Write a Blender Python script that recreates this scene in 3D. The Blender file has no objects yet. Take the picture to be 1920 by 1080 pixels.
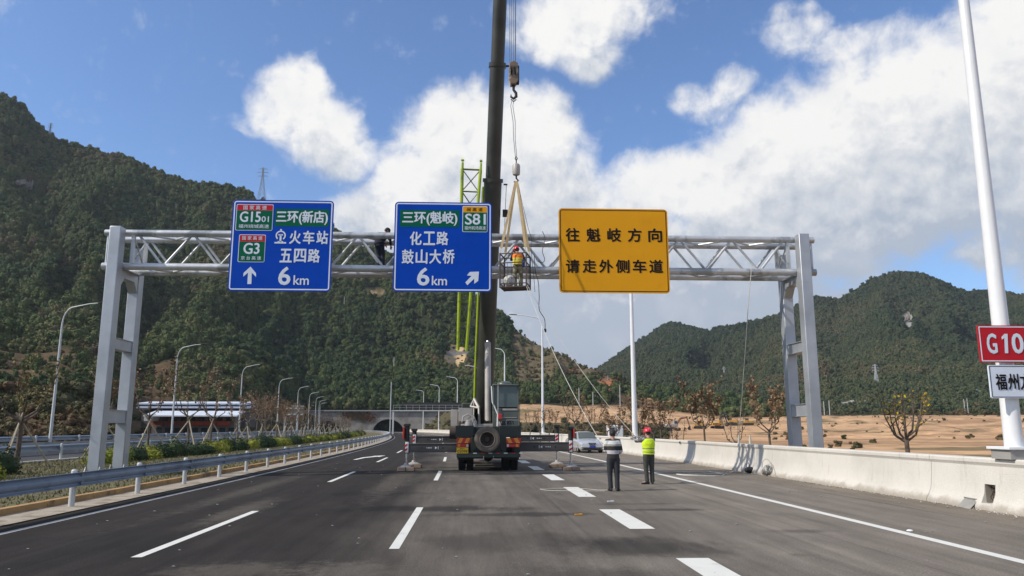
import bpy, math, random
import numpy as np
from mathutils import Vector, Matrix
random.seed(11)
rng = np.random.default_rng(5)
S = bpy.context.scene
COL = S.collection
R = math.radians
PI = math.pi

# ------------------------------------------------------------------ camera
CAM = Vector((0, 0, 1.75))
FPX = 1450.0
PITCH, YAW = math.atan(262 / 1450), R(2.52)
FW = Vector((math.sin(YAW) * math.cos(PITCH), math.cos(YAW) * math.cos(PITCH), math.sin(PITCH)))
RT = Vector((math.cos(YAW), -math.sin(YAW), 0))
UP = RT.cross(FW)
cam = bpy.data.cameras.new('camera')
cam.sensor_width = 36
cam.lens = 36 * FPX / 1920
cam.clip_start = 0.1
cam.clip_end = 9000
camo = bpy.data.objects.new('camera', cam)
COL.objects.link(camo)
m = Matrix((RT, UP, -FW)).transposed().to_4x4()
m.translation = CAM
camo.matrix_world = m
S.camera = camo


def ray(px, py):
    return (FW + RT * ((px - 960) / FPX) + UP * ((540 - py) / FPX)).normalized()


def at(px, py, Y):
    d = ray(px, py)
    return CAM + d * (Y / d.y)


def gnd(px, py, z=0.0):
    d = ray(px, py)
    return CAM + d * ((z - CAM.z) / d.z)


def azel(px, py):
    d = ray(px, py)
    return math.atan2(d.x, d.y), math.asin(d.z)


# ------------------------------------------------------------------ world, sun, exposure
SUN_AZ, SUN_EL = R(-107.0), R(40)
world = bpy.data.worlds.new('World')
S.world = world
world.use_nodes = True
wt = world.node_tree
for n in list(wt.nodes):
    wt.nodes.remove(n)


class NT:
    """small helper for building node trees"""
    def __init__(self, t):
        self.t = t

    def n(self, kind, **kw):
        nd = self.t.nodes.new(kind)
        for k, v in kw.items():
            setattr(nd, k, v)
        return nd

    def put(self, sock, val):
        if isinstance(val, bpy.types.NodeSocket):
            self.t.links.new(val, sock)
        elif val is not None:
            sock.default_value = val

    def math(self, op, a, b=None, c=None, clamp=False):
        nd = self.n('ShaderNodeMath', operation=op)
        nd.use_clamp = clamp
        self.put(nd.inputs[0], a)
        if b is not None: self.put(nd.inputs[1], b)
        if c is not None: self.put(nd.inputs[2], c)
        return nd.outputs[0]

    def vmath(self, op, a, b=None, scale=None):
        nd = self.n('ShaderNodeVectorMath', operation=op)
        self.put(nd.inputs[0], a)
        if b is not None: self.put(nd.inputs[1], b)
        if scale is not None: self.put(nd.inputs[3], scale)
        return nd.outputs['Value'] if op in ('LENGTH', 'DOT_PRODUCT', 'DISTANCE') else nd.outputs[0]

    def remap(self, v, a, b, c=0.0, d=1.0, smooth=True):
        nd = self.n('ShaderNodeMapRange')
        nd.interpolation_type = 'SMOOTHSTEP' if smooth else 'LINEAR'
        self.put(nd.inputs[0], v)
        for i, x in enumerate((a, b, c, d)):
            self.put(nd.inputs[i + 1], x)
        return nd.outputs[0]

    def noise(self, vec, scale, detail=3, rough=0.55, dist=0.0, col=False):
        nd = self.n('ShaderNodeTexNoise')
        self.put(nd.inputs['Vector'], vec)
        nd.inputs['Scale'].default_value = scale
        nd.inputs['Detail'].default_value = detail
        nd.inputs['Roughness'].default_value = rough
        nd.inputs['Distortion'].default_value = dist
        return nd.outputs[1] if col else nd.outputs[0]

    def mix(self, f, a, b, mode='MIX'):
        nd = self.n('ShaderNodeMix', data_type='RGBA', blend_type=mode)
        self.put(nd.inputs[0], f)
        self.put(nd.inputs[6], a if isinstance(a, bpy.types.NodeSocket) else (*a[:3], 1))
        self.put(nd.inputs[7], b if isinstance(b, bpy.types.NodeSocket) else (*b[:3], 1))
        return nd.outputs[2]

    def sep(self, v):
        nd = self.n('ShaderNodeSeparateXYZ')
        self.put(nd.inputs[0], v)
        return nd.outputs

    def comb(self, x, y, z=0.0):
        nd = self.n('ShaderNodeCombineXYZ')
        for i, q in enumerate((x, y, z)):
            self.put(nd.inputs[i], q)
        return nd.outputs[0]


# clouds: lobes in azimuth / elevation (degrees) with noise edges, one group evaluated twice for shading
BLOBS = [  # px, py, rx, ry, weight
    (560, 175, 75, 60, 1.0), (610, 235, 88, 72, 1.05), (520, 215, 70, 46, .85), (650, 295, 70, 50, .85), (575, 140, 48, 34, .8), (470, 235, 60, 26, .45),
    (860, 265, 120, 95, 1.05), (785, 330, 90, 75, 1.05), (1000, 265, 110, 100, 1.05), (725, 405, 125, 55, .95),
    (900, 400, 260, 120, 1.1), (1060, 300, 90, 70, .7), (1130, 350, 70, 40, .4), (1000, 380, 170, 110, 1.0),
    (1080, 40, 130, 80, 1.0), (1110, 100, 75, 45, .8), (1170, 20, 90, 50, .6), (985, 40, 60, 50, .6),
    (1500, 60, 55, 45, .62), (1580, 85, 75, 38, .62), (1660, 75, 60, 42, .55), (1490, 20, 45, 30, .5), (1745, 75, 50, 28, .45),
    (1375, 160, 60, 36, .7), (1290, 175, 55, 30, .52), (1330, 200, 60, 28, .45),
    (1480, 300, 190, 105, 1.1), (1290, 350, 170, 75, 1.05), (1650, 240, 200, 120, 1.15), (1800, 240, 230, 150, 1.2),
    (1900, 90, 120, 100, 1.05), (1560, 390, 330, 95, 1.15), (1180, 390, 130, 70, .9), (1850, 350, 200, 50, .85),
    (1200, 560, 420, 150, 1.1), (1050, 620, 260, 110, 1.05), (1350, 480, 330, 90, 1.05), (1560, 500, 80, 40, .5),
    (1880, 450, 90, 50, .75), (1450, 600, 260, 80, .9), (660, 420, 90, 50, .8), (2050, 300, 180, 200, 1.1),
]
cg = bpy.data.node_groups.new('cloud_field', 'ShaderNodeTree')
cg.interface.new_socket('P', in_out='INPUT', socket_type='NodeSocketVector')
cg.interface.new_socket('D', in_out='OUTPUT', socket_type='NodeSocketFloat')
N = NT(cg)
gi, go = N.n('NodeGroupInput'), N.n('NodeGroupOutput')
P = gi.outputs[0]
warp = N.noise(P, 0.16, 3, 0.55, col=True)
warp = N.vmath('SCALE', N.vmath('SUBTRACT', warp, (0.5, 0.5, 0.5)), scale=3.4)
P2 = N.vmath('ADD', P, warp)
acc = None
for (px, py, rx, ry, wgt) in BLOBS:
    a, e = azel(px, py)
    k = 57.3 / FPX
    inv = (1 / (rx * k), 1 / (ry * k), 0)
    q = N.vmath('MULTIPLY', N.vmath('SUBTRACT', P2, (math.degrees(a), math.degrees(e), 0)), inv)
    l = N.vmath('LENGTH', q)
    v = N.remap(l, 0.45, 1.45, wgt, 0.0)
    acc = v if acc is None else N.math('SMOOTH_MAX', acc, v, 0.12)
# beyond the frame the same kind of broken cumulus goes on
s = N.sep(P)
far = N.remap(N.vmath('LENGTH', N.vmath('MULTIPLY', N.vmath('SUBTRACT', P, (3, 12, 0)), (1 / 36, 1 / 24, 0))), 1.0, 1.35, 0, 1)
bg = N.math('MULTIPLY', N.remap(N.noise(P, 0.055, 2, 0.5), 0.44, 0.62, 0, 1.05), far)
acc = N.math('MAXIMUM', acc, bg)
f1 = N.math('MULTIPLY', N.math('SUBTRACT', N.noise(P, 0.42, 9, 0.62, 0.25), 0.5), 1.25)
fine = N.math('MULTIPLY', N.math('SUBTRACT', N.noise(P, 1.6, 6, 0.6), 0.5), 0.22)
acc = N.math('ADD', acc, N.math('ADD', f1, fine))
wisp = N.math('MULTIPLY', N.remap(N.noise(N.vmath('MULTIPLY', P, (.5, 1, 1)), 0.12, 6, .62), .52, .8), .34)
acc = N.math('MAXIMUM', acc, wisp)
N.put(go.inputs[0], acc)

W = NT(wt)
tc = W.n('ShaderNodeTexCoord')
sx = W.sep(tc.outputs['Generated'])
az = W.math('MULTIPLY', W.math('ARCTAN2', sx[0], sx[1]), 57.2958)
el = W.math('MULTIPLY', W.math('ARCSINE', sx[2]), 57.2958)
PV = W.comb(az, el, 0)
g1 = W.n('ShaderNodeGroup'); g1.node_tree = cg; W.put(g1.inputs[0], PV)
g2 = W.n('ShaderNodeGroup'); g2.node_tree = cg; W.put(g2.inputs[0], W.vmath('ADD', PV, (-1.6, 4.6, 0)))
g3 = W.n('ShaderNodeGroup'); g3.node_tree = cg; W.put(g3.inputs[0], W.vmath('ADD', PV, (-0.35, 0.75, 0)))
dens = W.math('POWER', W.remap(g1.outputs[0], 0.16, 0.98), 0.9)
toward = W.remap(g2.outputs[0], 0.35, 1.25)
relief = W.math('MULTIPLY', W.math('SUBTRACT', g3.outputs[0], g1.outputs[0]), 1.0)
relief = W.math('MINIMUM', W.math('MAXIMUM', relief, -0.22), 0.5)
low = W.remap(el, 5.0, 18.0, 1.0, 0.0)
shade = W.math('ADD', W.math('ADD', W.math('MULTIPLY', toward, 0.60), relief), W.math('MULTIPLY', low, 0.78), clamp=True)
shade = W.math('ADD', shade, W.math('MULTIPLY', W.math('SUBTRACT', W.noise(PV, 0.28, 4, .5, .3), .5), 0.8), clamp=True)
ccol = W.mix(shade, (8.9, 8.8, 8.6), (4.3, 4.85, 5.7))
sky = W.n('ShaderNodeTexSky', sky_type='NISHITA')
sky.sun_disc = False
sky.sun_elevation = SUN_EL
sky.sun_rotation = SUN_AZ
sky.air_density = 1.0
sky.dust_density = 0.6
sky.ozone_density = 1.6
out = W.mix(dens, W.mix(1.0, sky.outputs[0], (0.98, 1.22, 1.55), 'MULTIPLY'), ccol)
bgn = W.n('ShaderNodeBackground')
W.put(bgn.inputs[0], out)
bgn.inputs[1].default_value = 0.105
wo = W.n('ShaderNodeOutputWorld')
W.put(wo.inputs[0], bgn.outputs[0])
world.cycles.sampling_method = 'MANUAL'
world.cycles.sample_map_resolution = 1024

sun = bpy.data.lights.new('sun', 'SUN')
sun.energy = 4.0
sun.angle = R(0.55)
sun.color = (1.0, 0.92, 0.80)
suno = bpy.data.objects.new('sun', sun)
COL.objects.link(suno)
SUN_DIR = Vector((math.sin(SUN_AZ) * math.cos(SUN_EL), math.cos(SUN_AZ) * math.cos(SUN_EL), math.sin(SUN_EL)))
suno.rotation_euler = SUN_DIR.to_track_quat('Z', 'Y').to_euler()
suno.location = (0, 0, 60)
S.view_settings.view_transform = 'Standard'
S.view_settings.look = 'None'
S.view_settings.exposure = 0.08
S.view_settings.gamma = 1.0
S.render.engine = 'CYCLES'
S.cycles.max_bounces = 5
S.cycles.transparent_max_bounces = 6
S.cycles.use_denoising = True

# ------------------------------------------------------------------ materials
MATS = {}


def mat(name, col, rough=0.6, metal=0.0, var=0.12, scale=3.0, bump=0.0, bscale=30.0, col2=None, c2lo=0.55, c2hi=0.7, coat=0.0, spec=0.5, world_pos=False):
    if name in MATS:
        return MATS[name]
    mt = bpy.data.materials.new(name)
    mt.use_nodes = True
    t = NT(mt.node_tree)
    b = mt.node_tree.nodes['Principled BSDF']
    co = t.n('ShaderNodeNewGeometry').outputs['Position'] if world_pos else t.n('ShaderNodeTexCoord').outputs['Object']
    c = col
    nz = t.noise(co, scale, 5, 0.6)
    if col2 is not None:
        c = t.mix(t.remap(t.noise(co, scale * 0.6, 6, 0.65), c2lo, c2hi), c, col2)
    f = t.remap(nz, 0.25, 0.75, 1 - var, 1 + var, smooth=False)
    nd = t.vmath('SCALE', c if isinstance(c, bpy.types.NodeSocket) else (*c[:3],), scale=f)
    t.put(b.inputs['Base Color'], nd)
    t.put(b.inputs['Roughness'], t.remap(nz, 0.3, 0.7, max(rough - 0.07, 0.03), min(rough + 0.07, 1), smooth=False))
    b.inputs['Metallic'].default_value = metal
    b.inputs['Coat Weight'].default_value = coat
    b.inputs['Specular IOR Level'].default_value = spec
    if bump:
        bn = t.n('ShaderNodeBump')
        bn.inputs['Strength'].default_value = bump
        bn.inputs['Distance'].default_value = 0.02
        t.put(bn.inputs['Height'], t.noise(co, bscale, 4, 0.6))
        t.put(b.inputs['Normal'], bn.outputs[0])
    MATS[name] = mt
    return mt


def barrier_mat():
    mt = bpy.data.materials.new('barrier_concrete')
    mt.use_nodes = True
    t = NT(mt.node_tree)
    b = mt.node_tree.nodes['Principled BSDF']
    p = t.n('ShaderNodeNewGeometry').outputs['Position']
    s = t.sep(p)
    c = t.mix(t.remap(t.noise(p, .5, 5, .6), .4, .7), (.62, .59, .53), (.54, .515, .46))
    runs = t.noise(t.vmath('MULTIPLY', p, (3.2, 3.2, .35)), 1.6, 5, .7)
    c = t.mix(t.math('MULTIPLY', t.remap(runs, .56, .74), .45), c, (.33, .31, .27))
    foot = t.math('ADD', s[2], t.math('MULTIPLY', t.math('SUBTRACT', t.noise(p, 1.8, 6, .7), .5), .45))
    c = t.mix(t.math('MULTIPLY', t.remap(foot, .04, .20, 1, 0), .6), c, (.27, .225, .17))
    scf = t.noise(t.vmath('MULTIPLY', p, (.6, .6, 9)), 1.4, 4, .7)
    c = t.mix(t.math('MULTIPLY', t.remap(scf, .66, .74), .3), c, (.22, .21, .20))
    pits = t.noise(p, 34, 3, .7)
    t.put(b.inputs['Base Color'], t.vmath('SCALE', c, scale=t.remap(pits, .3, .7, .90, 1.07, False)))
    b.inputs['Roughness'].default_value = .88
    b.inputs['Specular IOR Level'].default_value = .2
    bn = t.n('ShaderNodeBump'); bn.inputs['Strength'].default_value = .35; bn.inputs['Distance'].default_value = .012
    t.put(bn.inputs['Height'], pits); t.put(b.inputs['Normal'], bn.outputs[0])
    return mt


def glass_mat():
    mt = bpy.data.materials.new('dark_glass')
    mt.use_nodes = True
    b = mt.node_tree.nodes['Principled BSDF']
    b.inputs['Base Color'].default_value = (0.030, 0.048, 0.050, 1)
    b.inputs['Roughness'].default_value = 0.12
    b.inputs['Coat Weight'].default_value = 0.6
    return mt


M = dict(
    galv=mat('galvanised_steel', (0.47, 0.49, 0.51), 0.42, 0.50, 0.07, 1.4, 0.06, 30, (0.37, 0.39, 0.41), .35, .75),
    galvtube=mat('galvanised_tube', (0.58, 0.59, 0.59), 0.40, 0.5, 0.2, 1.6, 0.05, 20, (0.33, 0.35, 0.35), .5, .6),
    rail=mat('rail_steel', (0.26, 0.31, 0.38), 0.45, 0.5, 0.15, 1.5, 0.05, 12, (0.17, 0.21, 0.27), .5, .65),
    postw=mat('post_paint', (0.52, 0.53, 0.52), 0.55, 0.1, 0.12, 3, 0.05),
    white=mat('white_paint', (0.75, 0.76, 0.76), 0.35, 0.0, 0.05, 2),
    concrete=mat('concrete', (0.60, 0.57, 0.51), 0.85, 0, 0.10, 1.1, 0.25, 40, (0.48, 0.45, 0.40), .55, .75, world_pos=True),
    concrete_d=mat('old_concrete', (0.30, 0.29, 0.27), 0.9, 0, 0.18, 0.6, 0.25, 8, (0.20, 0.19, 0.18), .5, .7, world_pos=True),
    blue=mat('sign_blue', (0.0, 0.055, 0.42), 0.4, 0, 0.06, 1.0, 0, 1, (0.0, 0.045, 0.34), .5, .7, spec=0.12),
    signgreen=mat('sign_green', (0.0, 0.11, 0.055), 0.45, 0, 0.06, 1, spec=0.12),
    signred=mat('sign_red', (0.50, 0.018, 0.03), 0.45, 0, 0.06, 1, spec=0.12),
    signyel=mat('sign_yellow', (0.74, 0.335, 0.010), 0.45, 0, 0.05, .8, 0, 1, (0.67, 0.30, 0.010), .5, .7, spec=0.12),
    signwhite=mat('sign_white', (0.68, 0.74, 0.82), 0.4, 0, 0.05, 2, spec=0.12),
    signblack=mat('sign_black', (0.018, 0.012, 0.010), 0.5, 0, 0.1, 2, spec=0.12),
    signback=mat('aluminium_back', (0.40, 0.41, 0.42), 0.45, 0.5, 0.1, 2),
    boom=mat('olive_boom_paint', (0.050, 0.050, 0.040), 0.42, 0.1, 0.3, 0.9, 0.06, 6, (0.026, 0.027, 0.023), .45, .7),
    chassis=mat('dark_green_chassis', (0.030, 0.038, 0.030), 0.5, 0.1, 0.3, 2, 0.08, 10, (0.06, 0.055, 0.045), .55, .7),
    beamd=mat('outrigger_paint', (0.060, 0.055, 0.052), 0.55, 0.1, 0.3, 1.5, 0.08, 8, (0.10, 0.085, 0.07), .5, .7),
    cabp=mat('cab_paint', (0.10, 0.115, 0.098), 0.4, 0.1, 0.2, 2),
    greyp=mat('light_grey_paint', (0.40, 0.37, 0.34), 0.5, 0.1, 0.18, 2, 0.05, 10, (0.26, 0.24, 0.21), .55, .7),
    chrome=mat('jack_steel', (0.55, 0.55, 0.55), 0.25, 0.9, 0.1, 5),
    jib=mat('lime_paint', (0.42, 0.55, 0.03), 0.45, 0.0, 0.12, 2, 0, 1, (0.20, 0.28, 0.04), .52, .66),
    rubber=mat('tyre_rubber', (0.022, 0.021, 0.020), 0.8, 0, 0.3, 4, 0.2, 30),
    dustytyre=mat('dusty_tyre', (0.155, 0.125, 0.095), 0.85, 0, 0.2, 4, 0.2, 30, (0.10, 0.08, 0.065), .5, .65),
    rim=mat('wheel_rim', (0.26, 0.22, 0.18), 0.6, 0.2, 0.25, 4),
    rimdark=mat('rim_dish', (0.05, 0.035, 0.028), 0.7, 0.1, 0.3, 6),
    red=mat('red_lens', (0.50, 0.02, 0.015), 0.3, 0, 0.1, 5, coat=.4),
    amber=mat('amber_lens', (0.85, 0.22, 0.03), 0.3, 0, 0.1, 5, coat=.4),
    orange=mat('orange_reflector', (0.80, 0.27, 0.02), 0.4, 0, 0.1, 5),
    clear=mat('clear_lens', (0.6, 0.6, 0.6), 0.15, 0, 0.1, 5, coat=.5),
    plate=mat('yellow_plate', (0.72, 0.46, 0.02), 0.45, 0, 0.1, 5),
    wood=mat('pad_wood', (0.26, 0.19, 0.14), 0.85, 0, 0.25, 6, 0.3, 20),
    rope=mat('white_rope', (0.62, 0.60, 0.52), 0.8, 0, 0.15, 5),
    steelrope=mat('steel_rope', (0.16, 0.17, 0.19), 0.5, 0.5, 0.1, 5),
    cable=mat('black_cable', (0.02, 0.02, 0.022), 0.6, 0, 0.1, 5),
    strap=mat('tan_webbing', (0.56, 0.42, 0.22), 0.8, 0, 0.2, 4, 0.1, 60),
    rusty=mat('rusty_bar', (0.085, 0.062, 0.052), 0.75, 0.2, 0.3, 6, 0.1, 30),
    sack=mat('white_sack', (0.60, 0.58, 0.54), 0.85, 0, 0.15, 9, 0.4, 20, (0.30, 0.28, 0.25), .5, .6),
    bark=mat('bark', (0.13, 0.10, 0.075), 0.9, 0, 0.3, 6, 0.4, 20, (0.08, 0.06, 0.045), .5, .6),
    pole_wood=mat('bamboo_prop', (0.36, 0.31, 0.22), 0.8, 0, 0.25, 6, 0.2, 20),
    skin=mat('skin', (0.42, 0.24, 0.16), 0.55, 0, 0.08, 10),
    hair=mat('black_hair', (0.012, 0.010, 0.010), 0.6, 0, 0.2, 30),
    helmet=mat('red_helmet', (0.58, 0.02, 0.035), 0.28, 0, 0.05, 5, coat=.4),
    trousers=mat('charcoal_trousers', (0.026, 0.027, 0.032), 0.85, 0, 0.35, 9, 0.4, 12),
    trousers_g=mat('green_grey_trousers', (0.048, 0.048, 0.040), 0.85, 0, 0.3, 9, 0.4, 12),
    khaki=mat('khaki_camouflage', (0.30, 0.27, 0.16), 0.85, 0, 0.3, 9, 0.4, 12, (0.10, 0.09, 0.05), .48, .56),
    navy=mat('navy_cloth', (0.012, 0.016, 0.032), 0.85, 0, 0.3, 9, 0.4, 12),
    shoes=mat('black_shoes', (0.014, 0.013, 0.013), 0.6, 0, 0.3, 9),
    sleeve=mat('grey_patterned_sleeve', (0.10, 0.10, 0.105), 0.85, 0, 0.4, 14, 0.3, 12, (0.32, 0.32, 0.33), .55, .62),
    brick=mat('dull_wall', (0.20, 0.15, 0.12), 0.9, 0, 0.2, 1),
    roofw=mat('white_metal_roof', (0.66, 0.70, 0.76), 0.5, 0.1, 0.08, 1),
    banner=mat('red_banner', (0.50, 0.09, 0.04), 0.7, 0, 0.1, 1),
    exca=mat('digger_yellow', (0.50, 0.27, 0.05), 0.6, 0, 0.2, 2, 0, 1, (0.30, 0.17, 0.06), .5, .6),
    excar=mat('digger_rust', (0.22, 0.085, 0.03), 0.7, 0, 0.2, 2),
    dark=mat('dark_iron', (0.03, 0.028, 0.026), 0.7, 0.2, 0.2, 5),
    silver=mat('silver_car_paint', (0.52, 0.53, 0.54), 0.35, 0.30, 0.03, 1, coat=.8),
    cplate=mat('blue_plate', (0.03, 0.06, 0.38), 0.4, 0, 0.05, 5),
    rock=mat('pale_rock', (0.30, 0.27, 0.23), 0.95, 0, 0.3, .3, 0.6, 1, (0.16, 0.14, 0.12), .45, .6),
    paintline=mat('road_paint', (0.70, 0.69, 0.63), 0.6, 0, 0.06, 3, 0.1, 60, (0.50, 0.49, 0.45), .60, .78, world_pos=True),
    ochrekerb=mat('ochre_kerb', (0.40, 0.24, 0.10), 0.9, 0, 0.2, 2, 0.2, 30, (0.19, 0.12, 0.06), .5, .6, world_pos=True),
    whitekerb=mat('pale_kerb', (0.56, 0.53, 0.48), 0.85, 0, 0.15, 2, 0.1, 20, world_pos=True),
)
M['glass'] = glass_mat()
M['barrier'] = barrier_mat()

# ------------------------------------------------------------------ mesh helpers


class MB:
    def __init__(self):
        self.v, self.f = [], []

    def add(self, vs, fs):
        o = len(self.v)
        self.v += [tuple(x) for x in vs]
        self.f += [tuple(i + o for i in f) for f in fs]
        return self

    def box(self, c, s, rz=0.0, mat=None):
        x, y, z = s[0] / 2, s[1] / 2, s[2] / 2
        vs = [Vector(q) for q in ((-x, -y, -z), (x, -y, -z), (x, y, -z), (-x, y, -z), (-x, -y, z), (x, -y, z), (x, y, z), (-x, y, z))]
        rot = mat if mat is not None else Matrix.Rotation(rz, 3, 'Z')
        c = Vector(c)
        return self.add([rot @ q + c for q in vs], [(0, 3, 2, 1), (4, 5, 6, 7), (0, 1, 5, 4), (1, 2, 6, 5), (2, 3, 7, 6), (3, 0, 4, 7)])

    def path(self, pts, r, n=8, caps=True):
        pts = [Vector(p) for p in pts]
        rs = r if isinstance(r, (list, tuple)) else [r] * len(pts)
        up = None
        rings = []
        for i, p in enumerate(pts):
            d = (pts[min(i + 1, len(pts) - 1)] - pts[max(i - 1, 0)]).normalized()
            if up is None:
                up = Vector((0, 0, 1)) if abs(d.z) < 0.9 else Vector((1, 0, 0))
            a = d.cross(up)
            if a.length < 1e-5:
                a = d.cross(Vector((1, 0.3, 0)))
            a.normalize()
            b = a.cross(d).normalized()
            up = b
            rings.append([p + (a * math.cos(2 * PI * k / n) + b * math.sin(2 * PI * k / n)) * rs[i] for k in range(n)])
        vs = [q for rg in rings for q in rg]
        fs = []
        for i in range(len(pts) - 1):
            for k in range(n):
                k2 = (k + 1) % n
                fs.append((i * n + k, i * n + k2, (i + 1) * n + k2, (i + 1) * n + k))
        if caps:
            fs.append(tuple(range(n - 1, -1, -1)))
            fs.append(tuple((len(pts) - 1) * n + k for k in range(n)))
        return self.add(vs, fs)

    def tube(self, a, b, r, r2=None, n=8):
        return self.path([a, b], [r, r if r2 is None else r2], n)

    def prism(self, poly, vec):
        vec = Vector(vec)
        k = len(poly)
        vs = [Vector(p) for p in poly] + [Vector(p) + vec for p in poly]
        fs = [tuple(range(k))[::-1], tuple(range(k, 2 * k))] + [(i, (i + 1) % k, (i + 1) % k + k, i + k) for i in range(k)]
        return self.add(vs, fs)

    def lathe(self, c, prof, n=20, axis='Z', caps=True):
        """prof: list of (radius, height along the axis)"""
        c = Vector(c)
        vs, fs = [], []
        for (r, h) in prof:
            for k in range(n):
                a = 2 * PI * k / n
                p = (r * math.cos(a), r * math.sin(a), h)
                if axis == 'Y': p = (p[0], h, p[1])
                if axis == 'X': p = (h, p[0], p[1])
                vs.append(c + Vector(p))
        for i in range(len(prof) - 1):
            for k in range(n):
                k2 = (k + 1) % n
                fs.append((i * n + k, i * n + k2, (i + 1) * n + k2, (i + 1) * n + k))
        if caps:
            fs.append(tuple(range(n - 1, -1, -1)))
            fs.append(tuple((len(prof) - 1) * n + k for k in range(n)))
        return self.add(vs, fs)

    def loft(self, rings, caps=True):
        n = len(rings[0])
        vs = [q for rg in rings for q in rg]
        fs = []
        for i in range(len(rings) - 1):
            for k in range(n):
                k2 = (k + 1) % n
                fs.append((i * n + k, i * n + k2, (i + 1) * n + k2, (i + 1) * n + k))
        if caps:
            fs.append(tuple(range(n - 1, -1, -1)))
            fs.append(tuple((len(rings) - 1) * n + k for k in range(n)))
        return self.add(vs, fs)

    def mesh(self, name, m, sharp=35):
        me = bpy.data.meshes.new(name)
        me.from_pydata(self.v, [], self.f)
        me.materials.append(m)
        import bmesh
        b = bmesh.new()
        b.from_mesh(me)
        bmesh.ops.recalc_face_normals(b, faces=b.faces)
        b.to_mesh(me)
        b.free()
        me.shade_smooth()
        me.set_sharp_from_angle(angle=R(sharp))
        me.update()
        return me

    def build(self, name, m, parent=None, bevel=0.0, sharp=35, kind=None):
        o = bpy.data.objects.new(name, self.mesh(name, m, sharp))
        COL.objects.link(o)
        if parent is not None:
            o.parent = parent
        if kind:
            o['kind'] = kind
        if bevel:
            bv = o.modifiers.new('bevel', 'BEVEL')
            bv.width = bevel
            bv.segments = 2
            bv.limit_method = 'ANGLE'
        return o


def thing(name, label, cat, loc=(0, 0, 0), rz=0.0, group=None):
    o = bpy.data.objects.new(name, None)
    COL.objects.link(o)
    o.location = loc
    o.rotation_euler = (0, 0, rz)
    o['label'] = label
    o['category'] = cat
    if group: o['group'] = group
    return o


def tag(o, label, cat, group=None):
    o['label'] = label
    o['category'] = cat
    if group: o['group'] = group
    return o


def dup(root, loc, rz=None, label=None, scale=None):
    def cp(o, par):
        c = o.copy()
        COL.objects.link(c)
        c.parent = par
        for ch in o.children:
            cp(ch, c)
        return c
    r = cp(root, None)
    r.location = loc
    if rz is not None: r.rotation_euler = (0, 0, rz)
    if label: r['label'] = label
    if scale is not None: r.scale = (scale, scale, scale) if not isinstance(scale, tuple) else scale
    return r


ONES = ['', 'first', 'second', 'third', 'fourth', 'fifth', 'sixth', 'seventh', 'eighth', 'ninth', 'tenth', 'eleventh', 'twelfth', 'thirteenth', 'fourteenth', 'fifteenth', 'sixteenth', 'seventeenth', 'eighteenth', 'nineteenth']
TENS = {2: 'twent', 3: 'thirt', 4: 'fort', 5: 'fift', 6: 'sixt', 7: 'sevent', 8: 'eight', 9: 'ninet'}


def nth(i):
    if i < 20: return ONES[i]
    t, u = divmod(i, 10)
    return TENS[t] + 'ieth' if u == 0 else TENS[t] + 'y-' + ONES[u]


# ------------------------------------------------------------------ road alignment
def off(y):
    return -39.0 * (max(y, 0) / 330.0) ** 2.05


def heading(y):
    return math.atan2(off(y + .5) - off(y - .5), 1.0)   # <0: bends to the left


def rd(x, y, z=0.0):
    """road coordinates (lateral, along) -> world"""
    return Vector((x + off(y), y, z))


def strip(name, x0, x1, z, y0, y1, m, step=4.0, kind='structure', parent=None, nx=1, z1=None):
    ys = np.arange(y0, y1 + step * .5, step)
    vs, fs, uv = [], [], []
    z1 = z if z1 is None else z1
    for y in ys:
        for i in range(nx + 1):
            f = i / nx
            x = x0 + (x1 - x0) * f
            vs.append(tuple(rd(x, y, z + (z1 - z) * f)))
            uv.append((x, y))
    for j in range(len(ys) - 1):
        for i in range(nx):
            a = j * (nx + 1) + i
            fs.append((a, a + 1, a + nx + 2, a + nx + 1))
    me = bpy.data.meshes.new(name)
    me.from_pydata(vs, [], fs)
    ul = me.uv_layers.new(name='UVMap')
    for lp in me.loops:
        ul.data[lp.index].uv = uv[lp.vertex_index]
    me.materials.append(m)
    o = bpy.data.objects.new(name, me)
    COL.objects.link(o)
    if kind: o['kind'] = kind
    if parent: o.parent = parent
    return o


def sweep(name, prof, y0, y1, m, step=3.0, parent=None, kind=None, bevel=0.0):
    """sweep a closed (lateral, height) profile along the road"""
    mb = MB()
    k = max(1, int(round((y1 - y0) / step)))
    rings = []
    for j in range(k + 1):
        y = y0 + (y1 - y0) * j / k
        rings.append([rd(px, y, pz) for px, pz in prof])
    mb.loft(rings)
    return mb.build(name, m, parent, kind=kind, bevel=bevel, sharp=28)

# ------------------------------------------------------------------ terrain
def hashn(ix, iy, seed):
    h = (ix.astype(np.int64) * 374761393 + iy.astype(np.int64) * 668265263 + seed * 144665) & 0xffffffff
    h = ((h ^ (h >> 13)) * 1274126177) & 0xffffffff
    return ((h ^ (h >> 16)) & 0xffff) / 65535.0


def vnoise(x, y, seed=0):
    ix, iy = np.floor(x), np.floor(y)
    fx, fy = x - ix, y - iy
    fx, fy = fx * fx * (3 - 2 * fx), fy * fy * (3 - 2 * fy)
    a, b = hashn(ix, iy, seed), hashn(ix + 1, iy, seed)
    c, d = hashn(ix, iy + 1, seed), hashn(ix + 1, iy + 1, seed)
    return (a * (1 - fx) + b * fx) * (1 - fy) + (c * (1 - fx) + d * fx) * fy


def fbm(x, y, seed=0, o=4):
    s, a, t = 0, 1, 0
    for i in range(o):
        s = s + a * vnoise(x * 2 ** i, y * 2 ** i, seed + i * 7)
        t += a
        a *= 0.5
    return s / t


def curve_of(px):
    """pixel skyline -> azimuth, tan(elevation) arrays"""
    a, e = zip(*[azel(x, y) for x, y in px])
    return np.array(a), np.tan(np.array(e))


def az_of(x, y=780):
    return azel(x, y)[0]


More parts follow.
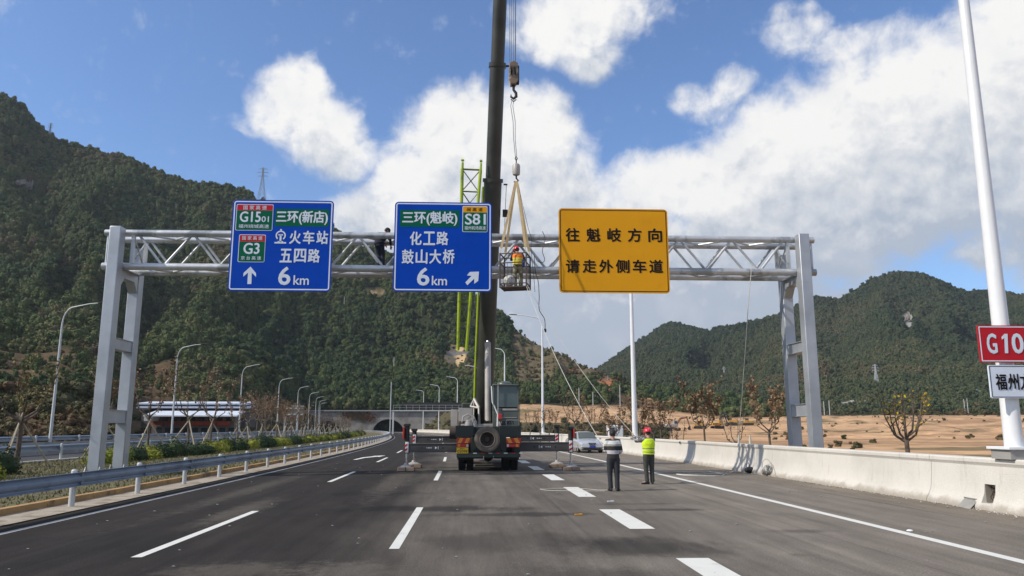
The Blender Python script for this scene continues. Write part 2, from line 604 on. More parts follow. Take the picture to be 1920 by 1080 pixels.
SKL = [(-900, 300), (-500, 180), (-200, 130), (-60, 165), (0, 187), (25, 192), (45, 207), (70, 242), (95, 264), (150, 282), (240, 304), (290, 327), (330, 342), (380, 352), (430, 356), (455, 365), (480, 380), (540, 402),
       (628, 435), (668, 462), (690, 474), (722, 478), (790, 505), (840, 530), (875, 552), (900, 563), (930, 592), (955, 605), (975, 622), (1000, 642), (1040, 657), (1060, 667), (1090, 684), (1120, 694), (1140, 704),
       (1200, 726), (1260, 738), (1350, 748), (1450, 762), (1540, 782), (1700, 792), (2100, 796), (2600, 796)]
SKR = [(700, 790), (1000, 760), (1090, 712), (1125, 692), (1150, 674), (1190, 647), (1215, 632), (1245, 610), (1262, 606), (1278, 609), (1300, 616), (1330, 622), (1345, 615), (1380, 612), (1430, 602), (1470, 587), (1500, 572), (1530, 557),
       (1570, 564), (1600, 547), (1640, 522), (1690, 510), (1730, 514), (1780, 537), (1815, 550), (1850, 545), (1920, 556), (2050, 590), (2300, 560), (2700, 640), (3400, 780)]
aL, eL = curve_of(SKL)
aR, eR = curve_of(SKR)


def tab(xs, vals, a):
    return np.interp(a, [az_of(x) for x in xs], vals)


def etab(xs, ys, a):
    return np.interp(a, [az_of(x) for x in xs], [math.tan(azel(x, y)[1]) for x, y in zip(xs, ys)])


def mountain_L(a, r):
    B = tab([-600, 170, 225, 300, 420, 560, 850, 980, 1130, 1300, 2000], [95, 95, 172, 178, 215, 345, 345, 330, 350, 360, 380], a)
    RR = tab([-600, 0, 400, 700, 1000, 1130, 1300, 2000], [640, 620, 590, 540, 490, 450, 430, 430], a)
    eb = etab([-600, 200, 300, 420, 560, 850, 980, 1130, 1350, 2000], [812, 812, 812, 806, 778, 778, 770, 757, 780, 790], a)
    es = np.interp(a, aL, eL)
    t = (r - B) / (RR - B)
    tc_ = np.clip(t, 0, 1)
    g = tc_ ** 0.85
    x, y = r * np.sin(a), r * np.cos(a)
    # spurs and gullies run down the slope: bands in azimuth that wander with distance
    w = fbm(x / 90, y / 90, 3, 3)
    sp = np.abs(vnoise(a * 9 + w * 1.3, r / 420, 9) * 2 - 1)
    sp2 = np.abs(vnoise(a * 24 + w * 1.5, r / 200, 19) * 2 - 1)
    gul = 1 - (0.58 * sp + 0.26 * sp2) * 4 * tc_ * (1 - tc_) * 0.75
    h = 1.75 + r * (eb + (es - eb) * g * gul)
    h = h + (fbm(x / 26, y / 26, 21, 3) - .5) * 9 * np.clip(tc_ * 5, 0, 1) * np.clip((1 - tc_) * 5, 0, 1)
    # terraces on the lower left fields and the right hand spur
    tz = np.clip(1 - tc_ / 0.28, 0, 1) * (a < az_of(330))
    tz = np.maximum(tz, (a > az_of(960)) * (a < az_of(1150)) * np.clip((tc_ - .35) * 6, 0, 1) * np.clip((.97 - tc_) * 20, 0, 1))
    st = 3.2
    q = h / st
    fl = np.floor(q)
    hs = (fl + np.clip((q - fl - .5) / .35 + .5, 0, 1)) * st
    h = np.where(tz > 0, h + (hs - h) * np.clip(tz * 3, 0, 1), h)
    back = np.where(t > 1, (t - 1) * (RR - B) * 0.35, 0)
    return h - back, t


def mountain_R(a, r):
    B = tab([600, 1130, 1350, 1600, 3400], [520, 470, 430, 420, 420], a)
    RR = tab([600, 1130, 1260, 1400, 1690, 2000, 3400], [900, 1000, 1020, 900, 1000, 1050, 1000], a)
    eb = etab([600, 1130, 1350, 3400], [772, 760, 779, 779], a)
    es = np.interp(a, aR, eR)
    t = (r - B) / (RR - B)
    tc_ = np.clip(t, 0, 1)
    x, y = r * np.sin(a), r * np.cos(a)
    w = fbm(x / 170, y / 170, 33, 3)
    sp = np.abs(vnoise(a * 13 + w * 2.0, r / 500, 49) * 2 - 1)
    sp2 = np.abs(vnoise(a * 34 + w * 2.5, r / 260, 59) * 2 - 1)
    gul = 1 - (0.55 * sp + 0.26 * sp2) * 4 * tc_ * (1 - tc_) * 0.8
    h = 1.75 + r * (eb + (es - eb) * tc_ ** 0.8 * gul)
    h = h + (fbm(x / 40, y / 40, 71, 3) - .5) * 14 * np.clip(tc_ * 5, 0, 1) * np.clip((1 - tc_) * 5, 0, 1)
    back = np.where(t > 1, (t - 1) * (RR - B) * 0.3, 0)
    return h - back, t


def plain(a, r):
    x, y = r * np.sin(a), r * np.cos(a)
    o = -39.0 * (np.clip(y, 0, 330) / 330.0) ** 2.05
    lat = x - o
    h = np.full_like(r, -0.12)
    # works ground right of the barrier
    xs = [900, 985, 1150, 1350, 1600, 1950, 3400]
    rr = [0, 60, 120, 240, 275, 320, 400, 480]
    rows = [[-.9, -.9, None, 806, 790, 764, 757, 757], [-.9, -.9, None, 806, 784, 760, 757, 757], [-.9, -.9, None, 806, 790, 768, 760, 759], [-.9, -.9, None, 810, 804, 790, 780, 778],
            [-.9, -.9, None, 808, 800, 786, 779, 777], [-.9, -.9, None, 812, 800, 786, 778, 777], [-.9, -.9, None, 812, 800, 786, 778, 777]]
    cols = []
    for x0, row in zip(xs, rows):
        hv = []
        for rad, v in zip(rr, row):
            if v is None: hv.append(-0.7)
            elif v < 10: hv.append(v)
            else: hv.append(1.75 + rad * math.tan(azel(x0, v)[1]))
        cols.append(np.interp(r, rr, hv))
    A = [az_of(q) for q in xs]
    hr = cols[-1].copy()
    for i in range(len(xs) - 1):
        f = np.clip((a - A[i]) / (A[i + 1] - A[i]), 0, 1)
        sel = (a >= A[i]) & (a < A[i + 1])
        hr = np.where(sel, cols[i] * (1 - f) + cols[i + 1] * f, hr)
    hr = np.where(a < A[0], cols[0], hr)
    hr = hr + (fbm(x / 9, y / 9, 5, 4) - .5) * np.clip((r - 50) / 150, 0.12, .7)
    hr = hr + np.clip(fbm(x / 11, y / 9, 15, 4) - .56, 0, 1) * 4.5 * np.clip((r - 110) / 120, 0, 1) * np.clip((390 - r) / 60, 0, 1) * np.clip((a - az_of(1440)) / .03, 0, 1)
    wr = np.clip((lat - 12.0) / (3 + np.clip(r - 110, 0, 400) * .07 * (a < az_of(975))), 0, 1)
    wr = wr * wr * (3 - 2 * wr)
    h = h * (1 - wr) + hr * wr
    # left of the far carriageway a low rough bank
    wl = np.clip((-lat - 30.0) / 12, 0, 1)
    hl = 0.4 + (fbm(x / 12, y / 12, 8, 4) - .4) * 1.2
    h = h * (1 - wl) + hl * wl
    return h, lat


def height(a, r):
    h, lat = plain(a, r)
    hL, tL = mountain_L(a, r)
    hR, tR = mountain_R(a, r)
    f = np.clip((a - az_of(-900)) / 0.15 + 1, 0, 1)
    hL = np.where((tL > 0), hL, -50)
    hR = np.where((tR > 0), hR, -50)
    keepL = ~((tL > 0) & (tL < .02) & (lat > -30) & (lat < 12))
    hh = np.maximum(h, np.where(keepL, hL, -50))
    hh = np.maximum(hh, hR)
    return hh, lat, tL, tR, hL, hR


# polar grid, finer where the photograph looks
A0, A1 = az_of(-420), az_of(2350)
aa = np.concatenate([np.linspace(-PI, A0, 60)[:-1], np.linspace(A0, A1, 760), np.linspace(A1, PI, 60)[1:]])
rad = np.concatenate([np.array([3, 8, 14, 20, 26, 32, 38, 44, 50, 56, 62, 68, 74]), np.geomspace(80, 640, 190), np.linspace(650, 1100, 80)[0:], np.geomspace(1150, 5200, 14)])
AG, RG = np.meshgrid(aa, rad, indexing='ij')
inview = (AG > A0 - .25) & (AG < A1 + .25)
H, LAT, TL, TR, HL, HR = height(AG, RG)
edge = np.clip(np.minimum((AG - (A0 - .5)) / .4, ((A1 + .5) - AG) / .4), 0, 1)
H = H * edge + (-0.12) * (1 - edge)
farf = np.clip((RG - 1500) / 800, 0, 1)
H = H * (1 - farf) + (-2) * farf
X, Y = RG * np.sin(AG), RG * np.cos(AG)

# base colours of the ground by what grows or lies there
forest = np.array([0.030, 0.036, 0.016])
brown = np.array([0.105, 0.072, 0.040])
ochre = np.array([0.60, 0.375, 0.205])
grassc = np.array([0.10, 0.095, 0.045])
scrub = np.array([0.085, 0.075, 0.038])
n1 = fbm(X / 30, Y / 30, 101, 4)
n2 = fbm(X / 7, Y / 7, 111, 3)
Cc = np.zeros(X.shape + (3,)) + grassc


def blend(mask, col):
    global Cc
    Cc = Cc * (1 - mask[..., None]) + np.asarray(col) * mask[..., None]


isL, isR = (HL >= H - .01) & (TL > 0), (HR >= H - .01) & (TR > 0)
blend((isL | isR) * 1.0, forest)
ter = isL & (AG < az_of(330)) & (TL < .24)
blend(ter * np.clip((n1 - .3) * 5, .5, 1), brown)
spur = isL & (AG > az_of(960)) & (AG < az_of(1150)) & (TL > .35)
blend(spur * np.clip((n1 - .3) * 6, .5, .97), (.135, .105, .058))
blend((isL & (AG > az_of(1110)) & (AG < az_of(1600))) * np.clip((n1 - .4) * 5, .2, .9), brown)
wr = (LAT > 13) & ~isR & ~isL & (RG < 480)
blend(wr * 1.0, ochre * 0.95)
blend(wr * np.clip((n1 - .5) * 6, 0, .6), ochre * 0.72)
n4 = fbm(X / 40, Y / 6, 131, 4)
blend(wr * np.clip((n4 - .52) * 7, 0, .75), (.34, .20, .11))
blend(wr * np.clip((fbm(X / 14, Y / 9, 141, 3) - .62) * 9, 0, .8), scrub * 1.5)
# band of scrub between the bank and the road at the centre, grass strip by the barrier
cz = wr & (AG < az_of(1255)) & (RG < 262)
blend(cz * np.clip((n1 - .22) * 6, 0.3, 1), scrub)
blend((wr & (AG > az_of(1150)) & (RG > 395)) * 0.85, scrub)
blend((wr & (AG < az_of(962)) & (RG > 100)) * 1.0, scrub)
blend((wr & (LAT < 22)) * np.clip((n2 - .40) * 6, 0, .85), scrub)
blend(((LAT < -28) & ~isL & ~isR) * np.clip((n1 - .4) * 5, .1, .8), brown * .9)
# bare scar on the slope, orange patch on the far spur
for (px, py, rx, ry, c) in ((855, 668, 27, 22, (0.50, 0.36, 0.20)), (700, 545, 20, 5, (.42, .30, .17)), (1140, 720, 22, 8, (0.45, 0.18, 0.08)), (1240, 745, 50, 9, (.40, .24, .11)), (1703, 600, 7, 14, (.32, .31, .28)), (34, 352, 14, 10, (.17, .15, .12)), (52, 362, 8, 12, (.22, .20, .17)), (98, 425, 6, 18, (.16, .12, .08))):
    a_, e_ = azel(px, py)
    E_ = np.arctan((H - 1.75) / RG)
    k = 1 / FPX
    d = np.sqrt(((AG - a_) / (rx * k)) ** 2 + ((E_ - e_) / (ry * k)) ** 2) + (n2 - .5) * 1.2
    blend(np.clip((1.15 - d) * 4, 0, 1) * (TL > .02), c)
    if px in (855, 700, 40, 80, 100, 1703):
        pass
BARE = [(855, 676, 27, 28), (703, 549, 24, 11), (1140, 722, 22, 10), (1703, 603, 9, 17), (34, 352, 12, 9), (52, 362, 6, 11), (98, 425, 4, 16)]
na, nr = AG.shape
verts = np.stack([X, Y, H], -1).reshape(-1, 3)
idx = np.arange(na * nr).reshape(na, nr)
quads = np.stack([idx[:-1, :-1], idx[1:, :-1], idx[1:, 1:], idx[:-1, 1:]], -1).reshape(-1, 4)[:, ::-1]
me = bpy.data.meshes.new('terrain')
me.vertices.add(len(verts)); me.vertices.foreach_set('co', verts.ravel())
me.loops.add(quads.size); me.loops.foreach_set('vertex_index', quads.ravel())
me.polygons.add(len(quads)); me.polygons.foreach_set('loop_start', np.arange(0, quads.size, 4)); me.polygons.foreach_set('loop_total', np.full(len(quads), 4))
me.update(); me.validate()
ca = me.color_attributes.new('ground_kind', 'FLOAT_COLOR', 'POINT')
ca.data.foreach_set('color', np.concatenate([Cc.reshape(-1, 3), np.ones((len(verts), 1))], 1).ravel())
me.shade_smooth()
mt = bpy.data.materials.new('terrain_soil')
mt.use_nodes = True
t = NT(mt.node_tree)
b = mt.node_tree.nodes['Principled BSDF']
at_ = t.n('ShaderNodeAttribute', attribute_name='ground_kind')
pos = t.n('ShaderNodeNewGeometry').outputs['Position']
nz = t.noise(pos, 0.35, 8, 0.68)
nz2 = t.noise(t.vmath('MULTIPLY', pos, (0.12, 0.12, 1.2)), 0.5, 5, 0.6)
f = t.math('MULTIPLY', t.remap(nz, .3, .7, .72, 1.25, False), t.remap(nz2, .3, .7, .85, 1.12, False))
t.put(b.inputs['Base Color'], t.vmath('SCALE', at_.outputs['Color'], scale=f))
b.inputs['Roughness'].default_value = 0.95
b.inputs['Specular IOR Level'].default_value = 0.15
bn = t.n('ShaderNodeBump'); bn.inputs['Strength'].default_value = 0.7; bn.inputs['Distance'].default_value = 0.6
t.put(bn.inputs['Height'], nz); t.put(b.inputs['Normal'], bn.outputs[0])
me.materials.append(mt)
ter_o = bpy.data.objects.new('terrain', me)
COL.objects.link(ter_o)
ter_o['kind'] = 'structure'


def terrain_z(x, y):
    a = np.array([math.atan2(x, y)]); r = np.array([math.hypot(x, y)])
    return float(height(a, r)[0][0])


def hit(px, py):
    """where the sight line of a picture point meets the ground"""
    d = ray(px, py)
    a_ = math.atan2(d.x, d.y)
    hz = math.hypot(d.x, d.y)
    rr_ = np.linspace(60, 1100, 2600)
    hh_ = height(np.full_like(rr_, a_), rr_)[0]
    zz_ = CAM.z + rr_ * d.z / hz
    k_ = np.argmax(hh_ >= zz_)
    return Vector((rr_[k_] * math.sin(a_), rr_[k_] * math.cos(a_), hh_[k_]))


# ------------------------------------------------------------------ leaves and forest
def foliage_mat(name, stops, patch=0.012, patchcols=None, tl=0.12, world_patch=True):
    mt = bpy.data.materials.new(name)
    mt.use_nodes = True
    t = NT(mt.node_tree)
    b = mt.node_tree.nodes['Principled BSDF']
    oi = t.n('ShaderNodeObjectInfo')
    cr = t.n('ShaderNodeValToRGB')
    while len(cr.color_ramp.elements) < len(stops):
        cr.color_ramp.elements.new(0.5)
    for e, (p, c) in zip(cr.color_ramp.elements, stops):
        e.position = p; e.color = (*c, 1)
    pos = t.n('ShaderNodeNewGeometry').outputs['Position']
    q = t.math('ADD', t.math('MULTIPLY', oi.outputs['Random'], .42), t.remap(t.noise(pos, patch, 5, .62), .30, .70, -.08, .66, False), clamp=True)
    t.put(cr.inputs[0], q)
    nz = t.noise(pos, 1.1, 3, .6)
    t.put(b.inputs['Base Color'], t.vmath('SCALE', cr.outputs[0], scale=t.remap(nz, .3, .7, .85, 1.15, False)))
    b.inputs['Roughness'].default_value = 0.75
    b.inputs['Specular IOR Level'].default_value = 0.2
    if tl:
        b.inputs['Transmission Weight'].default_value = 0.0
        b.inputs['Subsurface Weight'].default_value = 0.0
    mt.cycles.use_transparent_shadow = False
    return mt


def leaf_cloud(n, centre_fn, size, seed, flat=0.0, jit=.55):
    """n small bent leaf-clump faces around points given by centre_fn(rng) -> (point, outward)"""
    rg = np.random.default_rng(seed)
    vs, fs = [], []
    for i in range(n):
        p, o = centre_fn(rg)
        o = np.asarray(o) + rg.normal(0, jit, 3)
        o /= np.linalg.norm(o) + 1e-6
        u = np.cross(o, rg.normal(0, 1, 3)); u /= np.linalg.norm(u) + 1e-6
        v = np.cross(o, u)
        s = size * rg.uniform(.6, 1.3)
        k = len(vs)
        p = np.asarray(p)
        vs += [p - u * s * .5, p + v * s * .38 + o * s * .12, p + u * s * .5, p - v * s * .38 + o * s * .12]
        fs.append((k, k + 1, k + 2, k + 3))
    return vs, fs


def crown_mesh(name, seed, m, cards=260, w=1.0, h=1.0, card=.30, lobes=6):
    """a forest crown about 2 units across: several lobes shelled with leaf clumps, gaps between"""
    rg = np.random.default_rng(seed)
    L = []
    for i in range(lobes):
        a = rg.uniform(0, 2 * PI); d = rg.uniform(.15, .62)
        L.append((np.array([math.cos(a) * d * w, math.sin(a) * d * w, (.35 + rg.uniform(0, 1.0)) * h]), rg.uniform(.32, .52)))
    L.append((np.array([0, 0, .55 * h]), .6))

    def cf(r):
        c, s = L[r.integers(len(L))]
        d = r.normal(0, 1, 3); d /= np.linalg.norm(d)
        if d[2] < -.3: d[2] *= -.5
        return c + d * s * r.uniform(.82, 1.1) * np.array([w, w, h]), d
    vs, fs = leaf_cloud(cards, cf, card, seed + 1, jit=.30)
    mb = MB(); mb.add(vs, fs)
    for c, s in L:   # darker mass of twigs inside each lobe
        n = 6
        rings = []
        for j in range(1, 5):
            th = PI * j / 5
            rings.append([Vector((c[0] + s * .82 * w * math.sin(th) * math.cos(2 * PI * k / n + j), c[1] + s * .82 * w * math.sin(th) * math.sin(2 * PI * k / n + j), c[2] + s * .82 * h * math.cos(th))) for k in range(n)])
        mb.loft(rings)
    me = bpy.data.meshes.new(name)
    me.from_pydata(mb.v, [], mb.f)
    me.materials.append(m)
    return me


fm = foliage_mat('forest_leaves', [(0.0, (.026, .044, .028)), (.2, (.042, .067, .028)), (.42, (.066, .094, .033)), (.63, (.098, .122, .042)), (.80, (.132, .130, .054)), (.93, (.115, .088, .052)), (1.0, (.14, .088, .048))])
fm_r = foliage_mat('far_forest_leaves', [(0.0, (.028, .042, .026)), (.3, (.045, .064, .032)), (.55, (.068, .086, .040)), (.8, (.098, .102, .048)), (.93, (.125, .098, .055)), (1.0, (.15, .105, .06))], patch=.006)
variants = bpy.data.collections.new('crown_kinds')
variants_far = bpy.data.collections.new('far_crown_kinds')
for i in range(6):
    o = bpy.data.objects.new('tree_crown', crown_mesh('tree_crown', 100 + i, fm, 420, 1, [1, 1.25, .8, 1.5, .95, 1.1][i], .24, 5 + i))
    variants.objects.link(o)
for i in range(4):
    o = bpy.data.objects.new('tree_crown', crown_mesh('tree_crown', 200 + i, fm_r, 170, 1, [1, 1.3, .8, 1.1][i], .32, 5))
    variants_far.objects.link(o)


def scatter(name, pts, scl, coll):
    me = bpy.data.meshes.new(name)
    me.from_pydata([tuple(p) for p in pts], [], [])
    for nm, data in (('size', scl), ('turn', rng.uniform(0, 6.28, len(pts)))):
        a = me.attributes.new(nm, 'FLOAT', 'POINT'); a.data.foreach_set('value', np.asarray(data, dtype=np.float32))
    a = me.attributes.new('pick', 'INT', 'POINT'); a.data.foreach_set('value', rng.integers(0, len(coll.objects), len(pts)).astype(np.int32))
    o = bpy.data.objects.new(name, me)
    COL.objects.link(o)
    o['kind'] = 'stuff'
    ng = bpy.data.node_groups.new(name + '_growth', 'GeometryNodeTree')
    ng.interface.new_socket('Geometry', in_out='INPUT', socket_type='NodeSocketGeometry')
    ng.interface.new_socket('Geometry', in_out='OUTPUT', socket_type='NodeSocketGeometry')
    g = NT(ng)
    gi, go = g.n('NodeGroupInput'), g.n('NodeGroupOutput')
    ci = g.n('GeometryNodeCollectionInfo')
    ci.inputs['Collection'].default_value = coll
    ci.inputs['Separate Children'].default_value = True
    ci.inputs['Reset Children'].default_value = True
    ip = g.n('GeometryNodeInstanceOnPoints')
    ng.links.new(gi.outputs[0], ip.inputs['Points'])
    ng.links.new(ci.outputs[0], ip.inputs['Instance'])
    ip.inputs['Pick Instance'].default_value = True

    def attr(n_, ty):
        q = g.n('GeometryNodeInputNamedAttribute', data_type=ty)
        q.inputs[0].default_value = n_
        return q.outputs[0]
    ng.links.new(attr('pick', 'INT'), ip.inputs['Instance Index'])
    sc_ = attr('size', 'FLOAT')
    pass
    cx = g.n('ShaderNodeCombineXYZ')
    for i in range(3): ng.links.new(sc_, cx.inputs[i])
    ng.links.new(cx.outputs[0], ip.inputs['Scale'])
    cz_ = g.n('ShaderNodeCombineXYZ')
    ng.links.new(attr('turn', 'FLOAT'), cz_.inputs[2])
    ng.links.new(cz_.outputs[0], ip.inputs['Rotation'])
    ng.links.new(ip.outputs[0], go.inputs[0])
    md = o.modifiers.new('growth', 'NODES')
    md.node_group = ng
    return o


def sample(n, a0, a1, r0, r1):
    a = rng.uniform(a0, a1, n)
    r = np.sqrt(rng.uniform(r0 * r0, r1 * r1, n))
    return a, r


def bare_mask(a, h, r):
    E_ = np.arctan((h - 1.75) / r)
    k = np.zeros(a.shape, bool)
    for px, py, rx, ry in BARE:
        a_, e_ = azel(px, py)
        k |= (((a - a_) / (rx / FPX)) ** 2 + ((E_ - e_) / (ry / FPX)) ** 2) < 1.0
    return k


# left mountain
a, r = sample(105000, az_of(-250), az_of(1500), 95, 680)
h, lat, tl, tr, hl, hr = height(a, r)
x, y = r * np.sin(a), r * np.cos(a)
dn = fbm(x / 22, y / 22, 77, 3)
ok = (tl > 0.012) & (tl < 1.06) & (hl >= h - .01) & ~bare_mask(a, h, r)
terr = (a < az_of(330)) & (tl < .25)
ok &= ~(terr & (rng.random(len(a)) < np.clip(1.0 - (dn - .45) * 3, .5, .985)))
sp_ = (a > az_of(960)) & (a < az_of(1150)) & (tl > .35)
ok &= ~(sp_ & (rng.random(len(a)) < .80))
ok &= ~((a > az_of(1150)) & (rng.random(len(a)) < np.clip((dn - .3) * 3, .1, .9)))
near = np.clip((r - 120) / 200, 0, 1)
size = rng.lognormal(0, .50, len(a)) * (1.15 + .75 * near)
big = fbm(x / 60, y / 60, 277, 3)
size = np.clip(size * (.68 + big * .5), .6, 3.4)
ok &= ~((fbm(x / 45, y / 45, 377, 3) > .56) & (rng.random(len(a)) < .75) & (tl < .95))
size = np.where(terr, size * .55, size); size = np.where(sp_, size * .5, size)
scatter('forest_on_left_mountain', np.stack([x, y, h - .35 * size], -1)[ok], size[ok], variants)
NL = int(ok.sum())
# right mountain
a, r = sample(115000, az_of(1020), az_of(2300), 420, 1090)
h, lat, tl, tr, hl, hr = height(a, r)
x, y = r * np.sin(a), r * np.cos(a)
ok = (tr > 0.0) & (tr < 1.05) & (hr >= h - .01) & ~bare_mask(a, h, r)
size = np.clip(rng.lognormal(0, .45, len(a)) * 1.6 * (.7 + fbm(x / 90, y / 90, 477, 3) * .7), .6, 3.6)
scatter('forest_on_right_mountain', np.stack([x, y, h - .35 * size], -1)[ok], size[ok], variants_far)
print('FOREST', NL, int(ok.sum()))
# undergrowth: low scrub on the banks, the works edge and the rough ground left of the far carriageway
a, r = sample(9000, az_of(-250), az_of(2300), 62, 470)
a2, r2 = sample(1500, az_of(-250), az_of(250), 72, 140)
a, r = np.concatenate([a, a2]), np.concatenate([r, r2])
h, lat, tl, tr, hl, hr = height(a, r)
x, y = r * np.sin(a), r * np.cos(a)
dn = fbm(x / 20, y / 20, 177, 3)
L_ = (lat < -31) & (r > 75) & (rng.random(len(a)) < .55) & ~((a > az_of(230)) & (a < az_of(480)) & (r < 165))
C_ = ((lat > 20) & (a > az_of(960)) & (a < az_of(1250)) & (r > 120) & (r < 262) & (dn > .36)) | ((lat > 15) & (a < az_of(965)) & (r > 90))
Q_ = (lat > 17) & (lat < 27) & (dn > .52) & (r > 60) & (rng.random(len(a)) < .4)
T_ = (a > az_of(1150)) & (r > 398) & (lat > 14)
S_ = (a > az_of(1440)) & (r > 90) & (r < 395) & (lat > 20) & ((dn > .60) | (rng.random(len(a)) < .05)) & (rng.random(len(a)) < .5)
ok = (L_ | C_ | Q_ | T_ | S_) & ~((y > 325) & (lat < 14)) | ((a > az_of(960)) & (r > 398) & (lat > 20))
size = rng.lognormal(0, .35, len(a)) * np.where(Q_ | S_, .5, np.where(T_, 1.3, 1.0))
fm_b = foliage_mat('scrub_leaves', [(0.0, (.03, .038, .016)), (.35, (.062, .062, .026)), (.6, (.10, .078, .036)), (.8, (.13, .075, .038)), (1.0, (.17, .09, .045))], patch=.04)
vb = bpy.data.collections.new('scrub_kinds')
for i in range(4):
    vb.objects.link(bpy.data.objects.new('scrub', crown_mesh('scrub', 300 + i, fm_b, 200, 1, .8, .22)))
scatter('scrub_undergrowth', np.stack([x, y, h - .3 * size], -1)[ok], size[ok], vb)

# ------------------------------------------------------------------ road, median, far carriageway


def asphalt(name, base, light, worn, k=1.0):
    mt = bpy.data.materials.new(name)
    mt.use_nodes = True
    t = NT(mt.node_tree)
    b = mt.node_tree.nodes['Principled BSDF']
    uv = t.n('ShaderNodeTexCoord').outputs['UV']
    s = t.sep(uv)
    lat, along = s[0], s[1]
    big = t.noise(t.comb(t.math('MULTIPLY', lat, .35), t.math('MULTIPLY', along, .09)), 1.0, 4, .6, .6)
    mid = t.noise(t.comb(lat, t.math('MULTIPLY', along, .35)), 1.3, 5, .65)
    fine = t.noise(uv, 38, 4, .8)
    grit = t.noise(uv, 150, 2, .8)
    # fresher, darker mat on the left lanes, dustier towards the right
    drift = t.math('ADD', lat, t.math('MULTIPLY', t.math('SUBTRACT', big, .5), 4.0))
    c = t.mix(t.remap(drift, -2.6, -.3), base, light)
    c = t.mix(t.math('MULTIPLY', t.remap(drift, 1.0, 7.0), .55), c, worn)
    # dust drifting towards the barrier and the kerb
    c = t.mix(t.math('MULTIPLY', t.remap(t.math('ADD', lat, t.math('MULTIPLY', mid, 1.6)), 10.0, 12.3), .55), c, (.20, .165, .12))
    # rollers' seams along the lanes
    seam = t.math('ABSOLUTE', t.math('SUBTRACT', t.math('FRACT', t.math('ADD', t.math('DIVIDE', lat, 3.9), t.math('MULTIPLY', mid, .02))), .5))
    c = t.mix(t.math('MULTIPLY', t.remap(seam, .0, .018, 1, 0), .25), c, (.03, .03, .03))
    # dark tack spills and tyre scuffs seen across the lanes (lateral, along, half sizes, strength)
    for (x0, y0, rx, ry, w) in ((-1.0, 17.6, 2.6, .75, .9), (1.2, 16.4, 2.2, .42, .75), (4.2, 17.2, 1.2, .3, .7), (3.9, 18.5, 1.3, .18, .5), (-2.4, 21.6, 1.9, .9, .55), (2.6, 12.0, 1.7, 1.1, .8), (.6, 12.6, 1.8, 1.3, .45), (5.6, 13.6, .7, .35, .5), (-5.8, 12.5, 1.5, 2.5, .4), (1.4, 9.6, 1.2, 1.0, .45)):
        q = t.vmath('MULTIPLY', t.vmath('SUBTRACT', t.comb(lat, along), (x0, y0, 0)), (1 / rx, 1 / ry, 0))
        d = t.math('ADD', t.vmath('LENGTH', q), t.math('MULTIPLY', t.math('SUBTRACT', mid, .5), 1.7))
        c = t.mix(t.math('MULTIPLY', t.remap(d, .35, 1.15, 1, 0), w * .8), c, (.022, .021, .021))
    for (x0, y0, rx, ry, w) in ((-3.0, 10.2, 1.0, .8, .34), (-1.6, 10.2, .8, .8, .4), (2.2, 10.6, 1.5, .7, .5), (-4.9, 17.5, .5, 3.5, .3), (-2.5, 27, .6, 9, .3), (.6, 24, .8, 8, .3), (4.9, 11, 1.0, 2.2, .45), (-6.3, 24, .5, 9, .25)):
        q = t.vmath('MULTIPLY', t.vmath('SUBTRACT', t.comb(lat, along), (x0, y0, 0)), (1 / rx, 1 / ry, 0))
        d = t.math('ADD', t.vmath('LENGTH', q), t.math('MULTIPLY', t.math('SUBTRACT', t.noise(uv, 3.2, 6, .8), .5), 2.6))
        c = t.mix(t.math('MULTIPLY', t.remap(d, .3, 1.1, 1, 0), w), c, (.19, .17, .14))
    # long streaks left by paving and traffic
    strk = t.noise(t.comb(t.math('MULTIPLY', lat, 2.4), t.math('MULTIPLY', along, .12)), 1.0, 5, .7, .5)
    c = t.vmath('SCALE', c, scale=t.remap(strk, .3, .7, .80, 1.22, False))
    f = t.math('MULTIPLY', t.remap(fine, .32, .68, .55, 1.45, False), t.remap(mid, .25, .75, .76, 1.24, False))
    f = t.math('MULTIPLY', f, t.remap(grit, .35, .65, .72, 1.3, False))
    vd = t.n('ShaderNodeTexVoronoi'); t.put(vd.inputs['Vector'], t.vmath('ADD', uv, t.vmath('SCALE', t.noise(uv, 2.0, 3, .6, col=True), scale=.5))); vd.inputs['Scale'].default_value = .55
    drip = t.math('MULTIPLY', t.remap(vd.outputs['Distance'], .05, .16, 1, 0), t.remap(t.noise(uv, .35, 3), .52, .62))
    c = t.mix(t.math('MULTIPLY', drip, .55), c, (.025, .023, .022))
    # scattered pale chips
    vo = t.n('ShaderNodeTexVoronoi'); t.put(vo.inputs['Vector'], uv); vo.inputs['Scale'].default_value = 2.2
    chip = t.math('MULTIPLY', t.remap(vo.outputs['Distance'], .018, .03, 1, 0), t.remap(t.noise(uv, .7, 2), .5, .6))
    c = t.mix(t.math('MULTIPLY', chip, .8), t.vmath('SCALE', c, scale=f), (.30, .27, .22))
    t.put(b.inputs['Base Color'], c)
    t.put(b.inputs['Roughness'], t.remap(mid, .3, .7, .72, .9, False))
    b.inputs['Specular IOR Level'].default_value = 0.06
    bn = t.n('ShaderNodeBump'); bn.inputs['Strength'].default_value = .35; bn.inputs['Distance'].default_value = .01
    t.put(bn.inputs['Height'], t.math('ADD', fine, grit)); t.put(b.inputs['Normal'], bn.outputs[0])
    return mt


